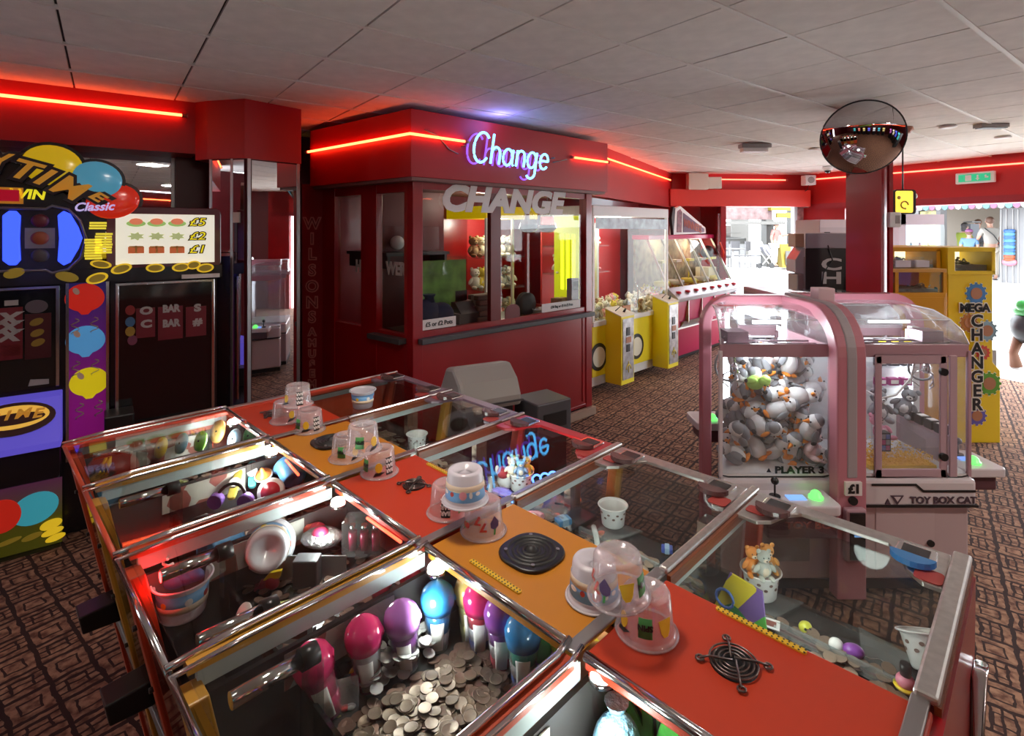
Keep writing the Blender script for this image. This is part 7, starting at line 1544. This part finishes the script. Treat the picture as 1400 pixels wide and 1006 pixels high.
for k in range(8): MB().ball((random.uniform(-.03, .03), 0, random.uniform(.01, .05)), (.010, .006, .006), 8, 5).build('sweet', mat('sweet %d' % (k % 3), [(.6, .08, .08), (.65, .6, .1), (.6, .6, .6)][k % 3], .3), t)
t = item('toy_fish', 'yellow and red finned toy beside the black guard of the slush-cup cell', 'toy', 492, 918, 1.15); MB().prism([(-.02, 0), (.02, .006), (.024, .024), (-.004, .018)], -.005, .005, 'y').build('fin', YEL, t); MB().ball((0, 0, -.008), (.018, .014, .016)).build('body', mat('dark red figure'), t)
t = item('toy_fish', 'yellow and red finned toy in the third left-hand cell by the dark guard', 'toy', 372, 792, 1.15); MB().prism([(-.02, 0), (.02, .006), (.024, .024), (-.004, .018)], -.005, .005, 'y').build('fin', YEL, t); MB().ball((0, 0, -.008), (.018, .014, .016)).build('body', mat('dark red figure'), t)
for px, py, lab in ((334, 842, 'pale speckled oval coin cup, left of the pair by the rail'), (366, 835, 'pale ring-shaped token right of the oval one by the rail')):
    t = item('token', lab, 'token', px, py, 1.20, rot=(R(60), 0, R(-40))); MB().lathe([(.010, 0), (.024, 0), (.024, .004), (.010, .004)], n=22).build('ring', mat('pale token', (.62, .55, .52), .4), t)
t = item('yellow_bunch', 'golden yellow banana bunch toy in the outer corner of the two farthest left-hand cells', 'toy', 140, 648, 1.18)
for k in range(4): MB().tube([(k*.012-.02, 0, 0), (k*.014-.03, .01, .03), (k*.014-.02, .01, .06)], [.006, .010, .004], 8).build('banana', mat('golden plastic', (.85, .62, .05), .3, coat=.5), t)
t = item('blue_oval', 'small bright blue plastic pod under the banana toys', 'toy', 142, 700, 1.18); MB().ball((0, 0, 0), (.012, .018, .022), rot=None).build('pod', mat('bright blue pod', (.10, .10, .85), .2, 0, (.1, .1, 1), .3), t); MB().lathe([(.012, 0), (.014, .004), (.012, .008)], n=14).build('collar', BLACK, t)
# right-hand cells
t = item('blue_light_toy', 'glowing blue looped toy in the red-plated right-hand cell', 'toy', 735, 665, 1.14)
m = MB()
for k in range(4): m.tube([(-.03+k*.028+.016*cos(a), .012*k+.004, .012+.02*abs(sin(a))) for a in [i*PI/8 for i in range(9)]], .0035, 6)
m.build('glow_loops', glow('blue glow loop', (.10, .25, 1), 3), t); MB().box(-.05, .08, -.005, .05, -.01, 0).build('base', DGREY, t)
t = item('blue_light_toy', 'glowing blue looped toy just left of the rail, amber-panel cell', 'toy', 716, 692, 1.14); m = MB()
for k in range(2): m.tube([(-.02+k*.03+.016*cos(a), .012*k, .012+.02*abs(sin(a))) for a in [i*PI/8 for i in range(9)]], .0035, 6)
m.build('glow_loops', glow('blue glow loop', (.10, .25, 1), 3), t); MB().box(-.04, .05, -.005, .03, -.01, 0).build('base', DGREY, t)
t = item('glow_toy', 'small toy glowing orange and red beside the tub, amber-panel cell', 'toy', 785, 688, 1.14); MB().ball((0, 0, .012), (.022, .016, .014)).build('body', glow('orange red glow', (1, .15, .03), 1.2), t); MB().tube([(-.06, 0, .0), (0, -.02, .0), (.05, .0, .01)], .003).build('wire', BLACK, t)
t = item('plush_puppy', 'white and dark red soft puppy in the red-plated right-hand cell', 'soft toy', 692, 668, 1.13); MB().ball((0, 0, .03), (.030, .026, .028)).build('body', PWH, t); MB().ball((-.01, -.015, .062), (.022, .020, .020)).build('head', toy_mat('dark red', (.35, .03, .04)), t)
for sx in (-1, 1): MB().ball((sx*.02-.01, -.012, .07), (.007, .006, .014)).build('ear', PWH, t)
t = item('pink_shell', 'pink and white shell toy at the near corner of the amber-panel cell', 'toy', 728, 712, 1.14); MB().tube([(.03*cos(a), .02*sin(a), .012) for a in [i*PI/8 for i in range(12)]], .008, 8).build('loop', mat('pink plastic', (.80, .35, .40), .3), t); MB().ball((0, 0, .01), (.014, .012, .012)).build('centre', PRINTW, t)
t = item('blue_block', 'small blue box lying in the amber-panel cell', 'box', 770, 716, 1.13, R(25)); MB().box(-.022, .022, -.016, .016, 0, .018).build('box', mat('mid blue box', (.08, .30, .60), .4), t, bevel=.003); MB().box(-.010, .010, -.017, .017, .0, .019).build('band', mat('pale blue band', (.4, .6, .8), .4), t)
t = item('blue_block', 'small blue box lying on the coins by the right-hand rail of the amber-panel cell', 'box', 912, 754, 1.13, R(-15)); MB().box(-.015, .015, -.012, .012, 0, .014).build('box', mat('deep blue box', (.05, .10, .45), .4), t, bevel=.003); MB().box(-.006, .006, -.013, .013, 0, .015).build('band', mat('pale blue band'), t)
t = item('pop_figure', 'yellow-green moulded face charm on the coins of the nearest right-hand cell', 'charm', 1101, 862, 1.135); MB().ball((0, 0, .008), (.014, .011, .012)).build('head', mat('yellow green plastic', (.70, .70, .08), .3), t); MB().ball((-.005, -.010, .010), .003, 6, 4).ball((.005, -.010, .010), .003, 6, 4).build('eyes', BLACK, t, kind='stuff')
t = item('purple_charm', 'purple and white creature charm with chain on the coins', 'charm', 1162, 895, 1.135, R(-20)); MB().ball((.006, 0, .010), (.020, .014, .013)).build('body', mat('violet charm', (.28, .08, .42), .3), t); MB().ball((-.024, .004, .012), (.014, .011, .013)).build('head', PRINTW, t); MB().tube([(.02, 0, .008), (.035, -.004, .004), (.05, .004, .003), (.06, -.004, .003)], .0015, 5).build('chain', CHROME, t)
MB_eye = None
card(1050, 858, 1.14, .045, .02, PRINTW, 'small white framed card on the coins of the nearest right-hand cell', (R(-60), 0, R(-30)))
t = item('pink_cup_toy', 'pink and yellow domed toy with black cap in the last corner of the right-hand cell', 'toy', 1238, 940, 1.14); MB().ball((0, 0, .012), (.016, .016, .014)).build('body', mat('rose plastic', (.75, .25, .35), .3), t); MB().cyl((0, 0, .024), (0, 0, .045), .009, n=14).build('cap', BLACK, t); MB().lathe([(.018, 0), (.020, .004), (.016, .006)], n=18).build('base', YEL, t)
# panel artwork and clear ramps in the nearest right-hand cell
t = item('art_ramp', 'green and orange printed side ramp below the leaf-print tub', 'panel', 1010, 850, 1.13, R(-45)); MB().prism([(-.06, 0), (.06, 0), (.05, .09), (-.02, .10)], 0, .005, 'y').build('board', ARTJ, t); MB().tube([(-.03+.02*cos(a), -.004, .04+.02*sin(a)) for a in [i*PI/6 for i in range(12)]], .003, 6, True).build('ring', mat('blue ring', (.1, .2, .6), .4), t)
for k, side in ((2, 1), (3, 1), (4, 1)):
    for s0, w in ((k*PITCH+.05, 1), (k*PITCH+.36, -1)):
        q = MB().prism([(s0, 1.13), (s0+.10*w, 1.15), (s0+.06*w, 1.01), (s0, 1.03)], 1.125, 1.128, 'z').build('clear_ramp', glass('smoky ramp', (.75, .80, .80), milk=.12), isl)
    MB().box(k*PITCH+.03, k*PITCH+.40, 1.005, 1.012, 1.125, 1.15).build('inner_ledge', glass('smoky ramp'), isl); MB().box(k*PITCH+.03, k*PITCH+.40, 1.012, 1.016, 1.128, 1.134).build('ledge_line', mat('dull red line', (.45, .10, .08), .4), isl)
# coins: the bed below the slush cups and the piles in the other cells
COIN = mat('worn coin', (.17, .125, .09), .42, .6, noise=.25, nscale=30); COIN2 = mat('copper coin', (.17, .10, .075), .45, .6)
cm = MB(); cm.lathe([(1e-5, 0), (.0128, 0), (.013, .0008), (.0128, .0018), (.0115, .0014), (1e-5, .0014)], n=12)
tpl = tag(cm.build('coin', COIN), 'worn silver-brown coin on the deck below the slush cups', 'coin', 'coins on the deck of the slush-cup cell'); first = True; cnt = 0
random.seed(21)
k = 3; pts = []
for i in range(245):
    s = random.uniform(3*PITCH+.12, 3*PITCH+.34); t_ = random.uniform(.24, .49)
    z = dz+.006+.0017*(i//40)+random.uniform(0, .0015); q = IW(s, t_, z); rot = (random.uniform(-.16, .16), random.uniform(-.16, .16), 0)
    o = tpl if first else tpl.copy()
    if not first: COL.objects.link(o)
    o.location = q; o.rotation_euler = rot; first = False
def coin_bed(name, label, s0, s1, t0, t1, n, m, z=dz, h=.012):
    mb = MB()
    for i in range(n):
        s, t_ = random.uniform(s0, s1), random.uniform(t0, t1); mb.T = Matrix.Translation((s, t_, z+random.uniform(0, h))) @ Euler((random.uniform(-.3, .3), random.uniform(-.3, .3), 0)).to_matrix().to_4x4(); mb.cyl((0, 0, 0), (0, 0, .0018), .0128, n=10)
    o = mb.build(name, m, None, label=label, cat='coins', kind='stuff'); o.location = isl.location; o.rotation_euler = isl.rotation_euler
CB = [('farthest', 0), ('second', 1), ('third', 2)]
for nm, k in CB: coin_bed('coin_bed', 'coins spread in the %s left-hand cell' % nm, k*PITCH+.03, k*PITCH+.40, .24, .54, 150, COIN2)
coin_bed('coin_bed', 'coins spread in the left-hand cell under the letter artwork', 4*PITCH+.03, 4*PITCH+.40, .22, .54, 150, COIN2)
coin_bed('coin_bed', 'white and silver token heap behind the magenta slush cups', 3*PITCH+.03, 3*PITCH+.10, .30, .45, 60, mat('pale token 2', (.45, .44, .42), .4), z=1.13, h=.04)
coin_bed('coin_bed', 'dull coins filling the deck under the loose ones of the slush-cup cell', 3*PITCH+.10, 3*PITCH+.385, .22, .55, 420, COIN2, h=.006)
coin_bed('coin_bed', 'coins in the lower tray of the slush-cup cell', 3*PITCH+.04, 3*PITCH+.40, .12, .19, 60, COIN2, z=.952)
for nm, k in (('farthest', 0), ('second', 1), ('red-plated', 2), ('amber-panel', 3), ('nearest', 4)): coin_bed('coin_bed', 'brown coins banked against the spine in the %s right-hand cell' % nm, k*PITCH+.06, k*PITCH+.39, .74, 1.04, 260, mat('dark brown coin', (.28, .20, .15), .5, .35), h=.022)
# mixed small prizes in the dim far cells
random.seed(9)
PC2 = [('maroon', (.25, .02, .04)), ('silver', (.6, .6, .62)), ('olive', (.30, .30, .10)), ('cream', (.62, .56, .45)), ('slate', (.12, .14, .18)), ('teal', (.05, .30, .32))]
seen = set()
for k, side, nm in ((0, 1, 'farthest right-hand cell'), (1, 1, 'second right-hand cell'), (2, 1, 'red-plated right-hand cell'), (1, 0, 'second left-hand cell'), (2, 0, 'third left-hand cell'), (0, 0, 'farthest left-hand cell')):
    for j in range(6):
        c = PC2[j]; s = k*PITCH+.06+j*.056; t_ = (.80+.12*(j % 2)) if side else (.28+.14*(j % 2)); q = IW(s, t_, dz+.004)
        t = thing('keyring_toy', '%s %s on the coins of the %s' % (c[0], ('car charm', 'flat capsule')[j % 2], nm), 'toy', q, random.uniform(0, 3)); mm = mat('charm '+c[0], c[1], .3, .3 if j == 1 else 0)
        if j % 2: MB().lathe([(1e-5, 0), (.016, .002), (.019, .010), (.016, .018), (1e-5, .02)], n=16).build('capsule', mm, t); MB().lathe([(.0195, .008), (.0205, .010), (.0195, .012)], n=16).build('seam', BLACK, t)
        else:
            MB().prism([(-.024, .004), (.024, .004), (.024, .012), (.012, .014), (.008, .022), (-.010, .022), (-.014, .014), (-.024, .012)], -.010, .010, 'y').build('body', mm, t, bevel=.002)
            for x in (-.014, .014): MB().cyl((x, -.012, .005), (x, .012, .005), .005, n=10).build('wheels', BLACK, t)
# brushed metal flippers (curved silver guards) seen in the far right-hand cells
for k in range(4):
    s0 = k*PITCH; m = MB(); m.tube([(s0+.07+.05*sin(i*.3), 1.02-i*.012, 1.16-.006*i) for i in range(9)], .008, 8); m.build('curved_guide', glass('pale curved guide', (.8, .9, .88), milk=.35), isl)
    MB().box(s0+.36, s0+.385, 1.06, 1.11, 1.10, 1.27).build('chrome_box', CHROME, isl)
# letters NA over the coin cell artwork, blue bag, dark display in the nearest left-hand cell
AM = Matrix.Translation((0, 0, 0))
for ch, s, sz in (('N', 4*PITCH+.055, .115), ('A', 4*PITCH+.125, .11), ('N', 4*PITCH+.195, .10)):
    a = letters('art_letter', ch, sz, (s, .572, 1.165), mat('leaf green letter', (.10, .50, .08), .4, noise=.3, nscale=40), isl, bold=.005, depth=.002, sx=.9, shear=-.1); letters('art_letter', ch, sz, (s, .576, 1.165), BLACK, isl, bold=.009, depth=.001, sx=.9, shear=-.1)
t = item('blue_mesh_bag', 'crinkled pale blue bag beside the lamp in the nearest left-hand cell', 'bag', 800, 985, 1.14); t.location = IW(1.785, .50, 1.121); MB().ball((0, 0, .05), (.040, .025, .06), 16, 10).build('bag', mat('crinkled pale blue film', (.25, .50, .68), .3, bump=1, nscale=80), t); MB().lathe([(.012, .11), (.02, .125)], n=12).build('neck', mat('crinkled pale blue film'), t)
t = item('foil_packet', 'silver red-striped packet left of the blue bag', 'packet', 762, 1000, 1.14, R(-20)); t.location = IW(1.765, .40, 1.121); MB().box(-.02, .02, -.01, .01, 0, .09).build('packet', mat('silver film', (.6, .58, .58), .25, .6, bump=.8, nscale=60), t, bevel=.004); MB().box(-.008, .008, -.012, -.01, .01, .08).build('stripe', RDP, t)
print('TRIS', sum(len(o.data.polygons) for o in bpy.data.objects if o.type == 'MESH'), len(bpy.data.objects))
